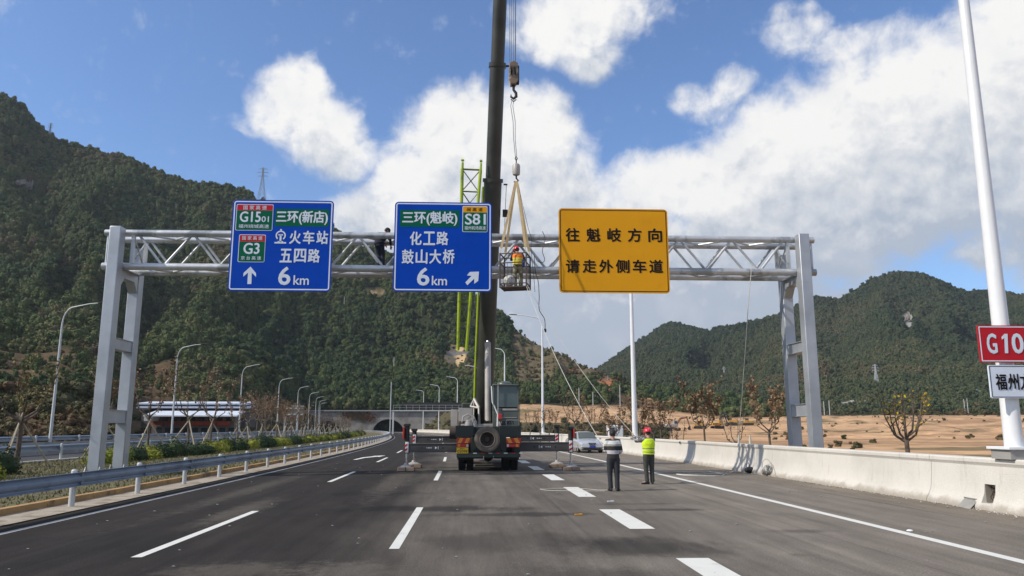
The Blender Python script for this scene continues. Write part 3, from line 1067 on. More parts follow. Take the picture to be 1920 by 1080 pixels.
MA = asphalt('road_asphalt', (.037, .033, .030), (.128, .113, .096), (.250, .218, .180))
strip('road', -9.02, 11.3, 0.0, -24, 334, MA, 3.0, nx=4)
MA2 = asphalt('far_asphalt', (.075, .075, .078), (.085, .085, .085), (.09, .09, .09))
o = strip('far_carriageway', -27.2, -21.2, 0.0, -24, 334, MA2, 4.0, nx=2)
mt = mat('median_turf', (.115, .105, .045), .95, 0, .35, 2.2, .6, 14, (.085, .060, .035), .48, .62, world_pos=True)
strip('median_grass', -21.0, -9.55, 0.10, -24, 334, mt, 4.0, nx=3)
strip('verge_paving', -9.42, -8.45, 0.02, -24, 334, mat('verge_stone', (.36, .31, .24), .9, 0, .2, 2.5, .3, 30, (.24, .19, .14), .5, .6, world_pos=True), 4.0)


def prism_strip(name, x0, x1, z0, z1, y0, y1, m, step=6, parent=None, kind='structure'):
    return sweep(name, [(x0, z0), (x1, z0), (x1, z1), (x0, z1)], y0, y1, m, step, parent, kind)


kerbs = []
for k in range(60):
    y0 = -6 + k * 2.2
    kerbs.append(prism_strip('kerb_stone', -9.60, -9.42, -.05, .15 + random.uniform(-.006, .006), y0, y0 + 2.18, M['ochrekerb'], 2.2, kind='structure'))
prism_strip('kerb', -9.60, -9.42, -.05, .15, 126.1, 333, M['ochrekerb'], 5)
prism_strip('far_kerb', -21.2, -21.0, -.05, .16, -20, 333, M['whitekerb'], 5)
# painted lines
strip('edge_line', -7.96, -7.82, .004, -20, 330, mat('worn_road_paint', (.44, .43, .40), .7, 0, .2, 2, .1, 60, (.26, .25, .24), .45, .7, world_pos=True), 3)
strip('edge_line', 7.17, 7.37, .004, -20, 330, M['paintline'], 3)
strip('far_edge_line', -21.75, -21.6, .004, -20, 330, M['paintline'], 4)
for x0, w, s0, per, ln in ((-4.62, .15, 11.3, 15, 6.0), (-1.165, .15, 11.9, 15, 6.0), (2.97, .45, 14.0, 6.4, 3.3)):
    k = -2
    while s0 + k * per < 230:
        y0 = s0 + k * per
        strip('dash_marking', x0 - w / 2, x0 + w / 2, .004, y0, y0 + ln, M['paintline'], ln / 2)
        k += 1


def flat(name, pts, z, m, th=0.0):
    me = bpy.data.meshes.new(name)
    me.from_pydata([(p[0], p[1], z) for p in pts], [], [tuple(range(len(pts)))])
    me.materials.append(m)
    o = bpy.data.objects.new(name, me)
    COL.objects.link(o); o['kind'] = 'structure'
    return o


c0 = gnd(690, 857)
arrow = [(-.25, -2.6), (.15, -2.6), (.30, -.6), (1.15, .9), (1.45, .55), (1.65, 2.6), (.3, 1.75), (.62, 1.5), (-.15, .1)]
flat('turn_arrow', [(c0.x - .15 + px * .55, c0.y - .6 + py * 1.3) for px, py in arrow][::1], .005, M['paintline'])

# grass blades near the camera side of the median
vs, fs = [], []
for i in range(26000):
    lat_ = rng.uniform(-20.9, -9.6); y_ = rng.uniform(14, 80) if i % 3 else rng.uniform(14, 40)
    p = rd(lat_, y_, .1)
    a_ = rng.uniform(0, 6.28); w_ = rng.uniform(.012, .03); hh = rng.uniform(.03, .11)
    k = len(vs)
    vs += [(p.x - math.cos(a_) * w_, p.y - math.sin(a_) * w_, .095), (p.x + math.cos(a_) * w_, p.y + math.sin(a_) * w_, .095), (p.x + rng.uniform(-.05, .05), p.y + rng.uniform(-.05, .05), .1 + hh)]
    fs.append((k, k + 1, k + 2))
me = bpy.data.meshes.new('median_tufts'); me.from_pydata(vs, [], fs)
me.materials.append(mat('dry_grass', (.16, .15, .055), .9, 0, .4, 3, 0, 1, (.10, .075, .04), .5, .6, world_pos=True))
o = bpy.data.objects.new('grass_tufts', me); COL.objects.link(o); o['kind'] = 'stuff'

def bar_y(px, lat=11.3):
    """distance along the road at which the barrier crosses a picture column"""
    best = min(np.arange(10, 120, .1), key=lambda y_: abs(960 + FPX * (rd(lat, y_, .9) - CAM).dot(RT) / (rd(lat, y_, .9) - CAM).dot(FW) - px))
    return float(best)


# ------------------------------------------------------------------ concrete barrier on the right
def settle(root):
    """children were built in world coordinates: express them from the root's own place"""
    for ch in root.children:
        ch.location = Vector(ch.location) - Vector(root.location)


BP = [(11.02, -.02), (11.03, .07), (11.10, .18), (11.17, .34), (11.205, .60), (11.235, .93), (11.215, .97), (11.195, 1.0), (11.195, 1.07), (11.22, 1.10), (11.60, 1.10), (11.62, 1.07), (11.62, -1.3), (11.3, -1.3)]
NOTCH = [(11.02, -.02), (11.03, .07), (11.07, .14), (11.36, .14), (11.36, .54), (11.196, .54), (11.205, .60), (11.235, .93), (11.215, .97), (11.195, 1.0), (11.195, 1.07), (11.22, 1.10), (11.60, 1.10), (11.62, 1.07), (11.62, -1.3), (11.3, -1.3)]
bar = thing('concrete_barrier', 'long pale concrete crash barrier along the right edge of the road', 'barrier', (11.0, -11, 0))
y = -11.05
while y < 322:
    L_ = 10.0 if y < 150 else 25.0
    y1 = y + L_ - .018
    if y < 16.8 < y1:
        mb = MB()
        rg = []
        for yy, pr in ((y, BP), (16.60, BP)):
            rg.append([rd(px, yy, pz) for px, pz in pr])
        mb.loft(rg)
        mb.loft([[rd(px, yy, pz) for px, pz in NOTCH] for yy in (16.602, 16.96)])
        mb.loft([[rd(px, yy, pz) for px, pz in BP] for yy in (16.962, y1)])
        mb.build('concrete_segment', M['barrier'], bar, sharp=28)
    else:
        sweep('concrete_segment', BP, y, y1, M['barrier'], 3.3, bar)
    y += L_
settle(bar)
# cable box opening: rough metal lining and the fallen cover
hl = thing('recess_box', 'rusty box lining the square hole in the barrier face', 'utility box', rd(11.3, 16.78, .14))
mb = MB()
mb.box(rd(11.352, 16.78, .34) - hl.location, (.01, .34, .39)).box(rd(11.27, 16.615, .34) - hl.location, (.15, .012, .38)).box(rd(11.27, 16.95, .34) - hl.location, (.15, .012, .38))
mb.build('lining', M['rock'], hl)
mb = MB()
for i in range(7):
    p0 = Vector((.03 + random.uniform(-.03, .02), random.uniform(-.14, .14), .02))
    mb.path([p0, p0 + Vector((-.06, random.uniform(-.06, .06), .1)), p0 + Vector((-.03, random.uniform(-.08, .08), .25)), p0 + Vector((.0, random.uniform(-.08, .08), .33))], .011, 5)
mb.build('cable_ends', M['rusty'], hl)
cv = MB()
cv.box((0, 0, .14), (.012, .34, .30)).box((-.02, 0, .285), (.04, .34, .010))
cv.tube((-.02, .1, .28), (-.02, -.1, .28), .008, n=5)
cvo = cv.build('cover_plate', mat('dusty_plate', (.30, .29, .27), .8, .2, .2, 4))
cvo.location = rd(10.86, 17.25, .01); cvo.rotation_euler = (R(6), R(52), R(20))
tag(cvo, 'bent grey metal cover plate leaning at the barrier foot beside the hole', 'cover plate')
# rubble and grit along the barrier foot
mb = MB()
for i in range(900):
    y_ = rng.uniform(7, 60) ; x_ = 11.02 - abs(rng.normal(0, .12)) - .02
    s_ = rng.uniform(.006, .028)
    c_ = rd(x_, y_, s_ * .4)
    q = [c_ + Vector((s_ * a, s_ * b, s_ * c)) for a, b, c in ((1, 0, 0), (-.5, .9, 0), (-.5, -.8, .1), (0, .1, .8), (0, 0, -.6))]
    mb.add(q, [(0, 1, 3), (1, 2, 3), (2, 0, 3), (1, 0, 4), (2, 1, 4), (0, 2, 4)])
mb.build('rubble', M['whitekerb'], kind='stuff', sharp=1)
mb = MB()
for i in range(260):
    y_ = rng.uniform(7, 45); x_ = rng.uniform(-7.6, 10.6)
    if i % 2: x_ = 10.9 - abs(rng.normal(0, 1.2))
    s_ = rng.uniform(.008, .03)
    c_ = rd(x_, y_, s_ * .3)
    q = [c_ + Vector((s_ * a * 1.5, s_ * b * 1.2, s_ * c * .7)) for a, b, c in ((1, 0, 0), (-.5, .9, 0), (-.5, -.8, .1), (0, .1, .8), (0, 0, -.6))]
    mb.add(q, [(0, 1, 3), (1, 2, 3), (2, 0, 3), (1, 0, 4), (2, 1, 4), (0, 2, 4)])
mb.build('gravel', M['concrete_d'], kind='stuff', sharp=1)
# road stud
st = MB().lathe((0, 0, 0), [(.001, 0.0), (.055, 0.0), (.05, .014), (.03, .022), (.001, .024)], 14).build('road_stud', M['white'])
st.location = gnd(1706, 996) + Vector((0, 0, .006)); tag(st, 'small round white road stud beside the solid white line', 'road stud')
for (px, py, lab) in ((1145, 941, 'small white scrap lying on the asphalt below the wide dash'), (1085, 966, 'small yellowish scrap lying on the dark asphalt stain')):
    sc = MB().box((0, 0, .012), (.16, .05, .02)).box((.05, .02, .018), (.06, .05, .016), .6).build('litter_scrap', M['signyel'] if 'yell' in lab else M['white'])
    sc.location = gnd(px, py) + Vector((0, 0, .002)); sc.rotation_euler = (0, 0, .2); tag(sc, lab, 'litter')

# ------------------------------------------------------------------ guardrails
WB = [(0, .155), (-.02, .15), (-.075, .115), (-.08, .095), (-.075, .08), (-.015, .03), (-.01, 0), (-.015, -.03), (-.075, -.08), (-.08, -.095), (-.075, -.115), (-.02, -.15), (0, -.155), (.012, -.15), (-.055, -.11), (-.06, -.095), (-.055, -.085), (.005, -.03), (.01, 0), (.005, .03), (-.055, .085), (-.06, .095), (-.055, .11), (.012, .15)]


def guardrail(label, lat, side, y0, y1, sp, hz=.60, dz=0.0, until=330, group=None):
    t = thing('guardrail', label, 'guardrail', rd(lat, y0, dz))
    y = y0
    while y < until:
        e = min(y + 4 * sp, until)
        sweep('rail', [(lat - side * (.10) + side * -px, hz + dz + pz) for px, pz in WB], y, e + .05, M['rail'], 3.5, t)
        y = e
    pm = MB().path([(0, 0, -.1), (0, 0, hz + .18), (0, 0, hz + .205)], [.065, .065, .045], 12).mesh('post', M['postw'])
    bm = MB().box((0, 0, 0), (.14, .09, .24)).mesh('spacer', M['rail'])
    y = y0 + .3
    k = 0
    while y < until and k < 120:
        p = bpy.data.objects.new('post', pm); COL.objects.link(p); p.parent = t
        p.location = rd(lat + side * .10, y, dz)
        if k < 25:
            b_ = bpy.data.objects.new('spacer', bm); COL.objects.link(b_); b_.parent = t
            b_.location = rd(lat - side * .03, y, hz + dz)
        y += sp
        k += 1
    settle(t)
    return t


# near side: posts at the spacing seen in the photograph, rail faces the road (+x)
guardrail('long steel guardrail on round posts beside the near carriageway', -8.85, -1, 7.42, 0, 3.52, .62)
guardrail('steel guardrail standing on the far kerb behind the young trees', -21.25, 1, 6.0, 0, 4.0, .62, .12)
fb = thing('concrete_wall', 'low weathered concrete wall along the outer edge of the far carriageway', 'wall', rd(-27.3, -20, 0))
y = -20
while y < 322:
    L_ = 6.0 if y < 120 else 25
    sweep('wall_panel', [(-27.25, -.05), (-27.32, .35), (-27.38, .82), (-27.62, .82), (-27.66, -.3), (-27.25, -.3)], y, y + L_ - .05, M['concrete_d'], 3, fb)
    y += L_
settle(fb)
guardrail('outer steel rail mounted above the low concrete wall on the far side', -27.75, 1, 4, 0, 6.0, .60, .45, until=250)

# ------------------------------------------------------------------ street lamps


def lamp(h, arm, rise, rb, rt, m, side):
    t = thing('street_lamp', 'x', 'street lamp')
    MB().path([(0, 0, 0), (0, 0, h - rise - .9), (0, 0, h - rise)], [rb, rt + .01, rt], 12).build('pole', m, t)
    pts = [(0, 0, h - rise)]
    for i in range(1, 9):
        a = i / 8 * PI / 2 * .88
        pts.append((side * (arm * .30) * (1 - math.cos(a)), 0, h - rise + rise * .82 * math.sin(a)))
    pts.append((side * arm * .72, 0, h - .04))
    pts.append((side * arm, 0, h + .02))
    MB().path(pts, [rt] + [rt * .8] * 8 + [rt * .65, rt * .55], 8).build('arm', m, t)
    x0 = side * (arm - .08)
    rings = []
    for f, w, th in ((0, .06, .04), (.15, .13, .055), (.5, .17, .06), (.85, .14, .05), (1, .05, .025)):
        x = x0 + side * f * 1.05
        z = h + .03 + f * .05
        rings.append([Vector((x, w * math.cos(k / 10 * 2 * PI), z + th * math.sin(k / 10 * 2 * PI))) for k in range(10)])
    MB().loft(rings).build('lamp_head', M['dark'], t)
    MB().box((0, 0, .03), (rb * 4, rb * 4, .06)).build('base_plate', m, t, bevel=.01)
    return t


lr = lamp(14.9, 3.3, 1.6, .185, .09, M['white'], -1)
lats = 11.42
yl_ = {1191: bar_y(1191, 11.42), 1009: (bar_y(1009, 11.42) + 2 * 96) / 3, 934: 139, 874: 221, 850: 262}
print('LAMPS', yl_, bar_y(1009, 11.42))
rl = [(16.2, 'white lamp pole on the barrier carrying the red road number sign'), (yl_[1191], 'tall white lamp post rising behind the yellow sign'), (yl_[1009], 'tall white lamp post whose curved arm and dark head clear the hill'),
      (yl_[934], 'white lamp post just right of the crane boom behind the cab'), (180, 'white lamp post hidden behind the crane boom'), (yl_[874], 'white lamp post left of the lime strut beyond the crane'), (yl_[850], 'distant lamp post before the tunnel, next nearer than the farthest'), (300, 'farthest lamp post on the right side near the tunnel wall')]
lamps_r = []
for i, (y, lb) in enumerate(rl):
    o = lr if i == 0 else dup(lr, (0, 0, 0))
    o.location = rd(lats, y, 1.1); o['label'] = lb; o['group'] = 'lamp posts along the right barrier'
    o.rotation_euler = (0, 0, -heading(y) * -1)
    lamps_r.append(o)
plinth = MB().box((0, 0, .10), (.62, .62, .20)).build('lamp_plinth', M['concrete_d'])
plinth.location = rd(lats, 16.2, 1.101); tag(plinth, 'square concrete block on the barrier top under the nearest lamp pole', 'concrete block')
lamps_r[0].location.z = 1.30
ll = lamp(10.2, 2.4, 1.5, .11, .06, M['postw'], 1)
for i, (x, y) in enumerate(((-29.9, 54), (-29.2, 81), (-28.6, 107), (-28.4, 136), (-28.4, 163), (-28.4, 190), (-28.4, 217), (-28.4, 244), (-28.4, 27), (-28.4, 271))):
    o = ll if i == 0 else dup(ll, (0, 0, 0))
    o.location = rd(x + .5, y, 0) if i else Vector((at(95, 815, 54).x, 54, 0)); o.rotation_euler = (0, 0, heading(y))
    o['label'] = ['grey lamp post behind the leafy sapling left of the gantry leg', 'grey lamp post in front of the long white roofed building', 'grey lamp post at the right end of the white roofed building'][i] if i < 3 else 'slim grey lamp post of the far carriageway, %s from the gantry leg' % nth(i + 1 if i < 8 else 10)
    o['group'] = 'lamp posts beside the far carriageway'
    if i == 8: o['label'] = 'grey lamp post of the far carriageway nearest to the camera'

# ------------------------------------------------------------------ gantry
GY = 28.12
pL, pR = gnd(178, 892), at(1527, 830, GY)
xl, xr = at(178, 892, GY).x, at(1514, 600, GY).x
ztop = at(223, 427, GY).z
zt, zb = at(600, 441, 28.55).z, at(360, 501, 28.55).z
gan = thing('sign_gantry', 'galvanised steel truss gantry on paired legs spanning the carriageway', 'gantry', (xl, GY, 0))
FYc, BYc = 28.52, 29.62
for x, sx_ in ((xl, 1), (xr, -1)):
    for yy, zz, in ((GY, ztop), (29.98, zb + .95)):
        q = MB()
        q.box((x, yy, zz / 2 + .02), (.40, .44, zz))
        q.build('leg', M['galv'], gan, bevel=.025)
        c = MB().box((x, yy, .05), (.9, .9, .06))
        for dx in (-.24, .24):
            c.prism([(x + dx - .01, yy - .42, .08), (x + dx - .01, yy - .23, .08), (x + dx - .01, yy - .23, .42)], (.02, 0, 0))
        for dx in (-.36, -.12, .12, .36):
            for dy in (-.36, .36):
                c.lathe((x + dx, yy + dy, .08), [(.025, 0), (.025, .09), (.001, .1)], 8)
        c.build('base_plate', M['galvtube'], gan)
    for zc, hh in ((2.15 if sx_ > 0 else 2.4, .42), (4.75, .36)):
        q = MB().box((x, (GY + 29.98) / 2, zc), (.30, 29.98 - GY - .46, hh))
        q.box((x, (GY + 29.98) / 2, zc + hh / 2 + .012), (.40, 29.98 - GY - .46, .02)).box((x, (GY + 29.98) / 2, zc - hh / 2 - .012), (.40, 29.98 - GY - .46, .02))
        q.build('cross_beam', M['galv'], gan)
    q = MB()
    q.prism([(x - .17, GY + .2, zb - .15), (x - .17, 29.75, zb - .15), (x - .17, 29.75, zb - .8), (x - .17, 29.45, zb - .42), (x - .17, GY + .5, zb - .42), (x - .17, GY + .2, zb - .8)], (.34, 0, 0))
    q.box((x, 29.05, zb - .135), (.62, 1.3, .02))
    q.build('saddle_bracket', M['galv'], gan)
    # flanged end frame between the chords
    q = MB()
    xx = x + sx_ * .42
    for yy in (FYc, BYc):
        q.box((xx, yy, (zt + zb) / 2), (.12, .12, zt - zb - .1))
    q.tube((xx, FYc, zt - .1), (xx, BYc, zb + .1), .03).tube((xx, BYc, zt - .1), (xx, FYc, zb + .1), .03)
    q.build('end_frame', M['galvtube'], gan)
for yy in (FYc, BYc):
    for zz, r_ in ((zt, .125), (zb, .135)):
        q = MB().tube((xl - .62, yy, zz), (xr + .62, yy, zz), r_, n=20)
        for k in range(1, 4):
            xf = xl + (xr - xl) * k / 4
            q.tube((xf - .02, yy, zz), (xf + .02, yy, zz), r_ + .045, n=20)
        q.build('chord', M['galvtube'], gan)
NPAN = 12
pl = (xr - xl - 1.1) / NPAN
x0 = xl + .55
for yy in (FYc, BYc):
    for k in range(NPAN):
        xa = x0 + k * pl + (.0 if yy == FYc else .0)
        xm = xa + pl / 2
        for p, q_ in (((xa + .08, yy, zt - .10), (xm - .09, yy, zb + .12)), ((xm + .09, yy, zb + .12), (xa + pl - .08, yy, zt - .10))):
            MB().tube(p, q_, .047, n=10).build('diagonal_brace', M['galvtube'], gan)
for zz in (zt, zb):
    for k in range(NPAN):
        xa = x0 + k * pl
        MB().tube((xa, FYc + .1, zz), (xa + pl / 2, BYc - .1, zz), .04, n=8).build('diagonal_brace', M['galvtube'], gan)
        MB().tube((xa + pl / 2, BYc - .1, zz), (xa + pl, FYc + .1, zz), .04, n=8).build('diagonal_brace', M['galvtube'], gan)
for k in range(2):   # end stubs outside the legs
    x = (xl - .5, xr + .5)[k]
    for yy in (FYc, BYc):
        MB().tube((x, yy, zt - .1), (x, yy, zb + .1), .05, n=10).build('end_strut', M['galvtube'], gan)
    MB().tube((x, FYc, zt), (x, BYc, zb), .04, n=8).build('end_strut', M['galvtube'], gan)
settle(gan)
# concrete footings
for x in (xl, xr):
    f_ = MB().box((0, 0, .0), (1.7, 3.4, .16)).build('gantry_footing', M['whitekerb'])
    f_.location = (x, 29.05, .01 if x < 0 else -.9)
    tag(f_, 'flat concrete footing under the %s' % ('gantry legs in the median' if x < 0 else 'gantry legs behind the barrier'), 'footing')
for o in gan.children:   # the right-hand legs go down to the lower ground behind the barrier
    pass
q = MB().box((xr, GY, -.45), (.396, .436, .96)).box((xr, 29.98, -.45), (.396, .436, .96)).build('leg_extension', M['galv'])
q.parent = gan; q.location = -Vector(gan.location)

# ------------------------------------------------------------------ lettering and signs
def text_mesh(body, bold=0.02):
    cu = bpy.data.curves.new('t', 'FONT')
    cu.body = body
    cu.offset = bold
    cu.resolution_u = 3
    ob = bpy.data.objects.new('t', cu)
    COL.objects.link(ob)
    bpy.context.view_layer.update()
    dg = bpy.context.evaluated_depsgraph_get()
    me = bpy.data.meshes.new_from_object(ob.evaluated_get(dg))
    bpy.data.objects.remove(ob)
    bpy.data.curves.remove(cu)
    return me


def letters(body, x0, x1, z0, z1, yl, m, parent, bold=0.02, name='lettering', spread=None):
    """lettering fitted to a box in the plane of the sign"""
    me = text_mesh(body, 0)
    if len(body) == 1 and body == '1': pass
    co = np.zeros(len(me.vertices) * 3); me.vertices.foreach_get('co', co); co = co.reshape(-1, 3)
    mn, mx = co.min(0), co.max(0)
    co2 = np.zeros_like(co)
    co2[:, 0] = x0 + (co[:, 0] - mn[0]) / (mx[0] - mn[0]) * (x1 - x0)
    co2[:, 2] = z0 + (co[:, 1] - mn[1]) / (mx[1] - mn[1]) * (z1 - z0)
    co2[:, 1] = yl
    # weight of the strokes: the glyph again a hair to each side, every layer a millimetre behind the last
    fs0 = [tuple(p.vertices) for p in me.polygons]
    bz_ = bold * (z1 - z0) * .9
    V2, F2 = [], []
    for i_, (dx_, dz_) in enumerate(((0, 0), (1, 0), (-1, 0), (0, 1), (0, -1), (.7, .7), (-.7, .7), (.7, -.7), (-.7, -.7))):
        k_ = len(V2)
        V2 += [(c_[0] + dx_ * bz_, c_[1] + i_ * .0008, c_[2] + dz_ * bz_) for c_ in co2]
        F2 += [tuple(v_ + k_ for v_ in f_) for f_ in fs0]
    me = bpy.data.meshes.new(name)
    me.from_pydata(V2, [], F2)
    me.materials.append(m)
    o = bpy.data.objects.new(name, me); COL.objects.link(o); o.parent = parent
    return o


def rrect(x0, x1, z0, z1, r, n=5):
    pts = []
    for cx, cz, a0 in ((x1 - r, z1 - r, 0), (x0 + r, z1 - r, 90), (x0 + r, z0 + r, 180), (x1 - r, z0 + r, 270)):
        for i in range(n + 1):
            a = R(a0 + 90 * i / n)
            pts.append((cx + r * math.cos(a), cz + r * math.sin(a)))
    return pts


def sheet(name, pts, yl, th, m, parent):
    """flat outline (x, z) with its front at yl and thickness th behind"""
    return MB().prism([(x, yl, z) for x, z in pts], (0, th, 0)).build(name, m, parent)


def ring(name, outer, inner, yl, m, parent, th=.003):
    k = len(outer)
    mb = MB()
    vs = [(x, yl, z) for x, z in outer] + [(x, yl, z) for x, z in inner] + [(x, yl + th, z) for x, z in outer] + [(x, yl + th, z) for x, z in inner]
    fs = []
    for i in range(k):
        j = (i + 1) % k
        fs += [(i, j, j + k, i + k), (i + k, j + k, j + 3 * k, i + 3 * k), (j, i, i + 2 * k, j + 2 * k)]
    mb.add(vs, fs)
    return mb.build(name, m, parent)


class Sign:
    def __init__(s, label, crop, tl, tr, br, bl, Y, name='road_sign', cat='road sign'):
        cx, cy, k = crop
        f = lambda p: at(cx + p[0] / k, cy + p[1] / k, Y)
        a, b, c, d = f(tl), f(tr), f(br), f(bl)
        s.X0, s.X1, s.Z1, s.Z0 = (a.x + d.x) / 2, (b.x + c.x) / 2, (a.z + b.z) / 2, (c.z + d.z) / 2
        s.tl, s.tr, s.br, s.bl = tl, tr, br, bl
        s.W, s.H = s.X1 - s.X0, s.Z1 - s.Z0
        s.t = thing(name, label, cat, (s.X0 + s.W / 2, Y, s.Z0))

    def uv(s, x, y):
        ty = (y - (s.tl[1] + s.tr[1]) / 2) / ((s.bl[1] + s.br[1]) / 2 - (s.tl[1] + s.tr[1]) / 2)
        xl_ = s.tl[0] + (s.bl[0] - s.tl[0]) * ty
        xr_ = s.tr[0] + (s.br[0] - s.tr[0]) * ty
        tx = (x - xl_) / (xr_ - xl_)
        ty2 = (y - (s.tl[1] + (s.tr[1] - s.tl[1]) * tx)) / (s.bl[1] + (s.br[1] - s.bl[1]) * tx - (s.tl[1] + (s.tr[1] - s.tl[1]) * tx))
        return (tx - .5) * s.W, (1 - ty2) * s.H

    def box(s, x0, x1, y0, y1):
        a = s.uv(x0, (y0 + y1) / 2); b = s.uv(x1, (y0 + y1) / 2)
        c = s.uv((x0 + x1) / 2, y0); d = s.uv((x0 + x1) / 2, y1)
        return a[0], b[0], d[1], c[1]

    def base(s, m, mb_, inset, bw, r, back=True):
        sheet('panel', rrect(-s.W / 2, s.W / 2, 0, s.H, r), 0, .035, m, s.t)
        sheet('panel_back', rrect(-s.W / 2 + .01, s.W / 2 - .01, .01, s.H - .01, r), .037, .012, M['signback'], s.t)
        i = inset
        o = rrect(-s.W / 2 + i, s.W / 2 - i, i, s.H - i, max(r - i, .02))
        n_ = rrect(-s.W / 2 + i + bw, s.W / 2 - i - bw, i + bw, s.H - i - bw, max(r - i - bw, .015))
        ring('border', o, n_, -.004, mb_, s.t)

    def rect(s, name, x0, x1, y0, y1, m, yl=-.004, r=.01, parent=None):
        a, b, c, d = s.box(x0, x1, y0, y1)
        return sheet(name, rrect(a, b, c, d, r), yl, .003, m, parent or s.t)

    def text(s, body, x0, x1, y0, y1, m, yl=-.012, bold=.02):
        a, b, c, d = s.box(x0, x1, y0, y1)
        return letters(body, a, b, c, d, yl, m, s.t, bold)

    def chars(s, body, xs, w, y0, y1, m, yl=-.012, bold=.02):
        for ch, x in zip(body, xs):
            s.text(ch, x - w / 2, x + w / 2, y0, y1, m, yl, bold)

    def poly(s, name, pts, m, yl=-.008):
        return sheet(name, [s.uv(x, y) for x, y in pts], yl, .003, m, s.t)

    def shield(s, x0, x1, y0, ys, y1, top):
        a, b, c, d = s.box(x0, x1, y0, y1)
        sh = sheet('route_shield', rrect(a, b, c, d, .05), -.004, .003, M['signwhite'], s.t)
        _, _, _, dz = s.box(x0, x1, ys, y1)
        e = .022
        sheet('shield_top', [(a + e, dz + .0), (b - e, dz + .0), (b - e, d - e - .02), (b - e - .03, d - e), (a + e + .03, d - e), (a + e, d - e - .02)], -.008, .003, top, sh)
        sheet('shield_field', [(a + e + .02, c + e), (b - e - .02, c + e), (b - e, c + e + .02), (b - e, dz - .004), (a + e, dz - .004), (a + e, c + e + .02)], -.008, .003, M['signgreen'], sh)


w_ = M['signwhite']
s = Sign('blue direction sign reading 6 km with upward arrow and two route shields', (180, 360, 4), (1025, 58), (1788, 66), (1755, 746), (990, 742), GY - .35)
s.base(M['blue'], w_, .045, .045, .14)
s.shield(1047, 1325, 93, 140, 293, M['signred'])
s.text('国 家 高 速', 1103, 1278, 103, 135, w_, bold=.012)
s.text('G15', 1078, 1232, 150, 228, w_, bold=.03)
s.text('01', 1240, 1294, 186, 228, w_, bold=.02)
s.text('福州绕城高速', 1068, 1295, 246, 275, w_, bold=.01)
s.rect('name_panel', 1340, 1748, 128, 262, M['signgreen'])
s.text('三环(新店)', 1352, 1738, 143, 246, w_, bold=.028)
s.chars('火车站', (1493, 1595, 1697), 82, 296, 392, w_, bold=.03)
# railway emblem: open ring on a foot
a_, b_ = s.uv(1384, 330); ro, ri = .185, .135
op = [(a_ + ro * math.cos(R(t_)), b_ + ro * math.sin(R(t_))) for t_ in range(-55, 236, 15)]
ip = [(a_ + ri * math.cos(R(t_)), b_ + ri * math.sin(R(t_))) for t_ in range(-55, 236, 15)]
mb = MB()
for i in range(len(op) - 1):
    mb.add([(op[i][0], -.008, op[i][1]), (op[i + 1][0], -.008, op[i + 1][1]), (ip[i + 1][0], -.008, ip[i + 1][1]), (ip[i][0], -.008, ip[i][1])], [(0, 1, 2, 3)])
for (x0_, x1_, z0_, z1_) in ((-.21, .21, -.30, -.245), (-.035, .035, -.245, .03), (-.085, .085, .0, .05), (-.03, .03, .18, .24), (-.10, .10, -.245, -.21)):
    mb.add([(a_ + x0_, -.0085, b_ + z0_), (a_ + x1_, -.0085, b_ + z0_), (a_ + x1_, -.0085, b_ + z1_), (a_ + x0_, -.0085, b_ + z1_)], [(0, 1, 2, 3)])
mb.build('railway_emblem', w_, s.t)
s.shield(1068, 1268, 323, 375, 530, M['signred'])
s.text('国 家 高 速', 1097, 1247, 335, 364, w_, bold=.012)
s.text('G3', 1108, 1225, 388, 468, w_, bold=.03)
s.text('京 台 高 速', 1088, 1238, 485, 513, w_, bold=.01)
s.chars('五四路', (1424, 1530, 1634), 86, 432, 530, w_, bold=.03)
s.poly('arrow', [(1160, 563), (1202, 612), (1202, 640), (1170, 608), (1168, 692), (1138, 692), (1142, 608), (1107, 638), (1109, 610)], w_)
s.text('6', 1372, 1456, 567, 696, w_, bold=.035)
s.text('km', 1482, 1595, 628, 696, w_, bold=.02)
SIGNS = [s]
s = Sign('blue direction sign reading 6 km with slanting arrow and one route shield', (640, 360, 4), (403, 70), (1137, 84), (1120, 750), (385, 745), GY - .35)
s.base(M['blue'], w_, .045, .045, .14)
s.rect('name_panel', 440, 888, 135, 265, M['signgreen'])
s.text('三环(魁岐)', 460, 870, 148, 252, w_, bold=.026)
s.shield(910, 1100, 108, 156, 305, M['signyel'])
s.text('闽 高 速', 945, 1064, 120, 148, M['signblack'], bold=.012)
s.text('S81', 932, 1085, 168, 248, w_, bold=.03)
s.text('福州机场高速', 925, 1085, 260, 288, w_, bold=.01)
s.chars('化工路', (558, 659, 758), 84, 302, 400, w_, bold=.03)
s.chars('鼓山大桥', (498, 601, 703, 803), 84, 436, 540, w_, bold=.026)
s.text('6', 570, 655, 573, 700, w_, bold=.035)
s.text('km', 677, 788, 632, 700, w_, bold=.02)
s.poly('arrow', [(1028, 600), (1022, 668), (992, 690), (992, 652), (940, 700), (925, 680), (972, 632), (938, 628), (960, 602)], w_)
SIGNS.append(s)
s = Sign('yellow temporary sign with two rows of black characters', (1020, 370, 1920 / 540), (98, 75), (823, 78), (839, 641), (102, 635), GY - .35)
s.base(M['signyel'], M['signblack'], .05, .028, .14)
s.chars('往魁岐方向', (191, 329, 467, 604, 741), 88, 210, 298, M['signblack'], bold=.03)
s.chars('请走外侧车道', (190, 302, 412, 522, 635, 746), 88, 420, 504, M['signblack'], bold=.03)
SIGNS.append(s)
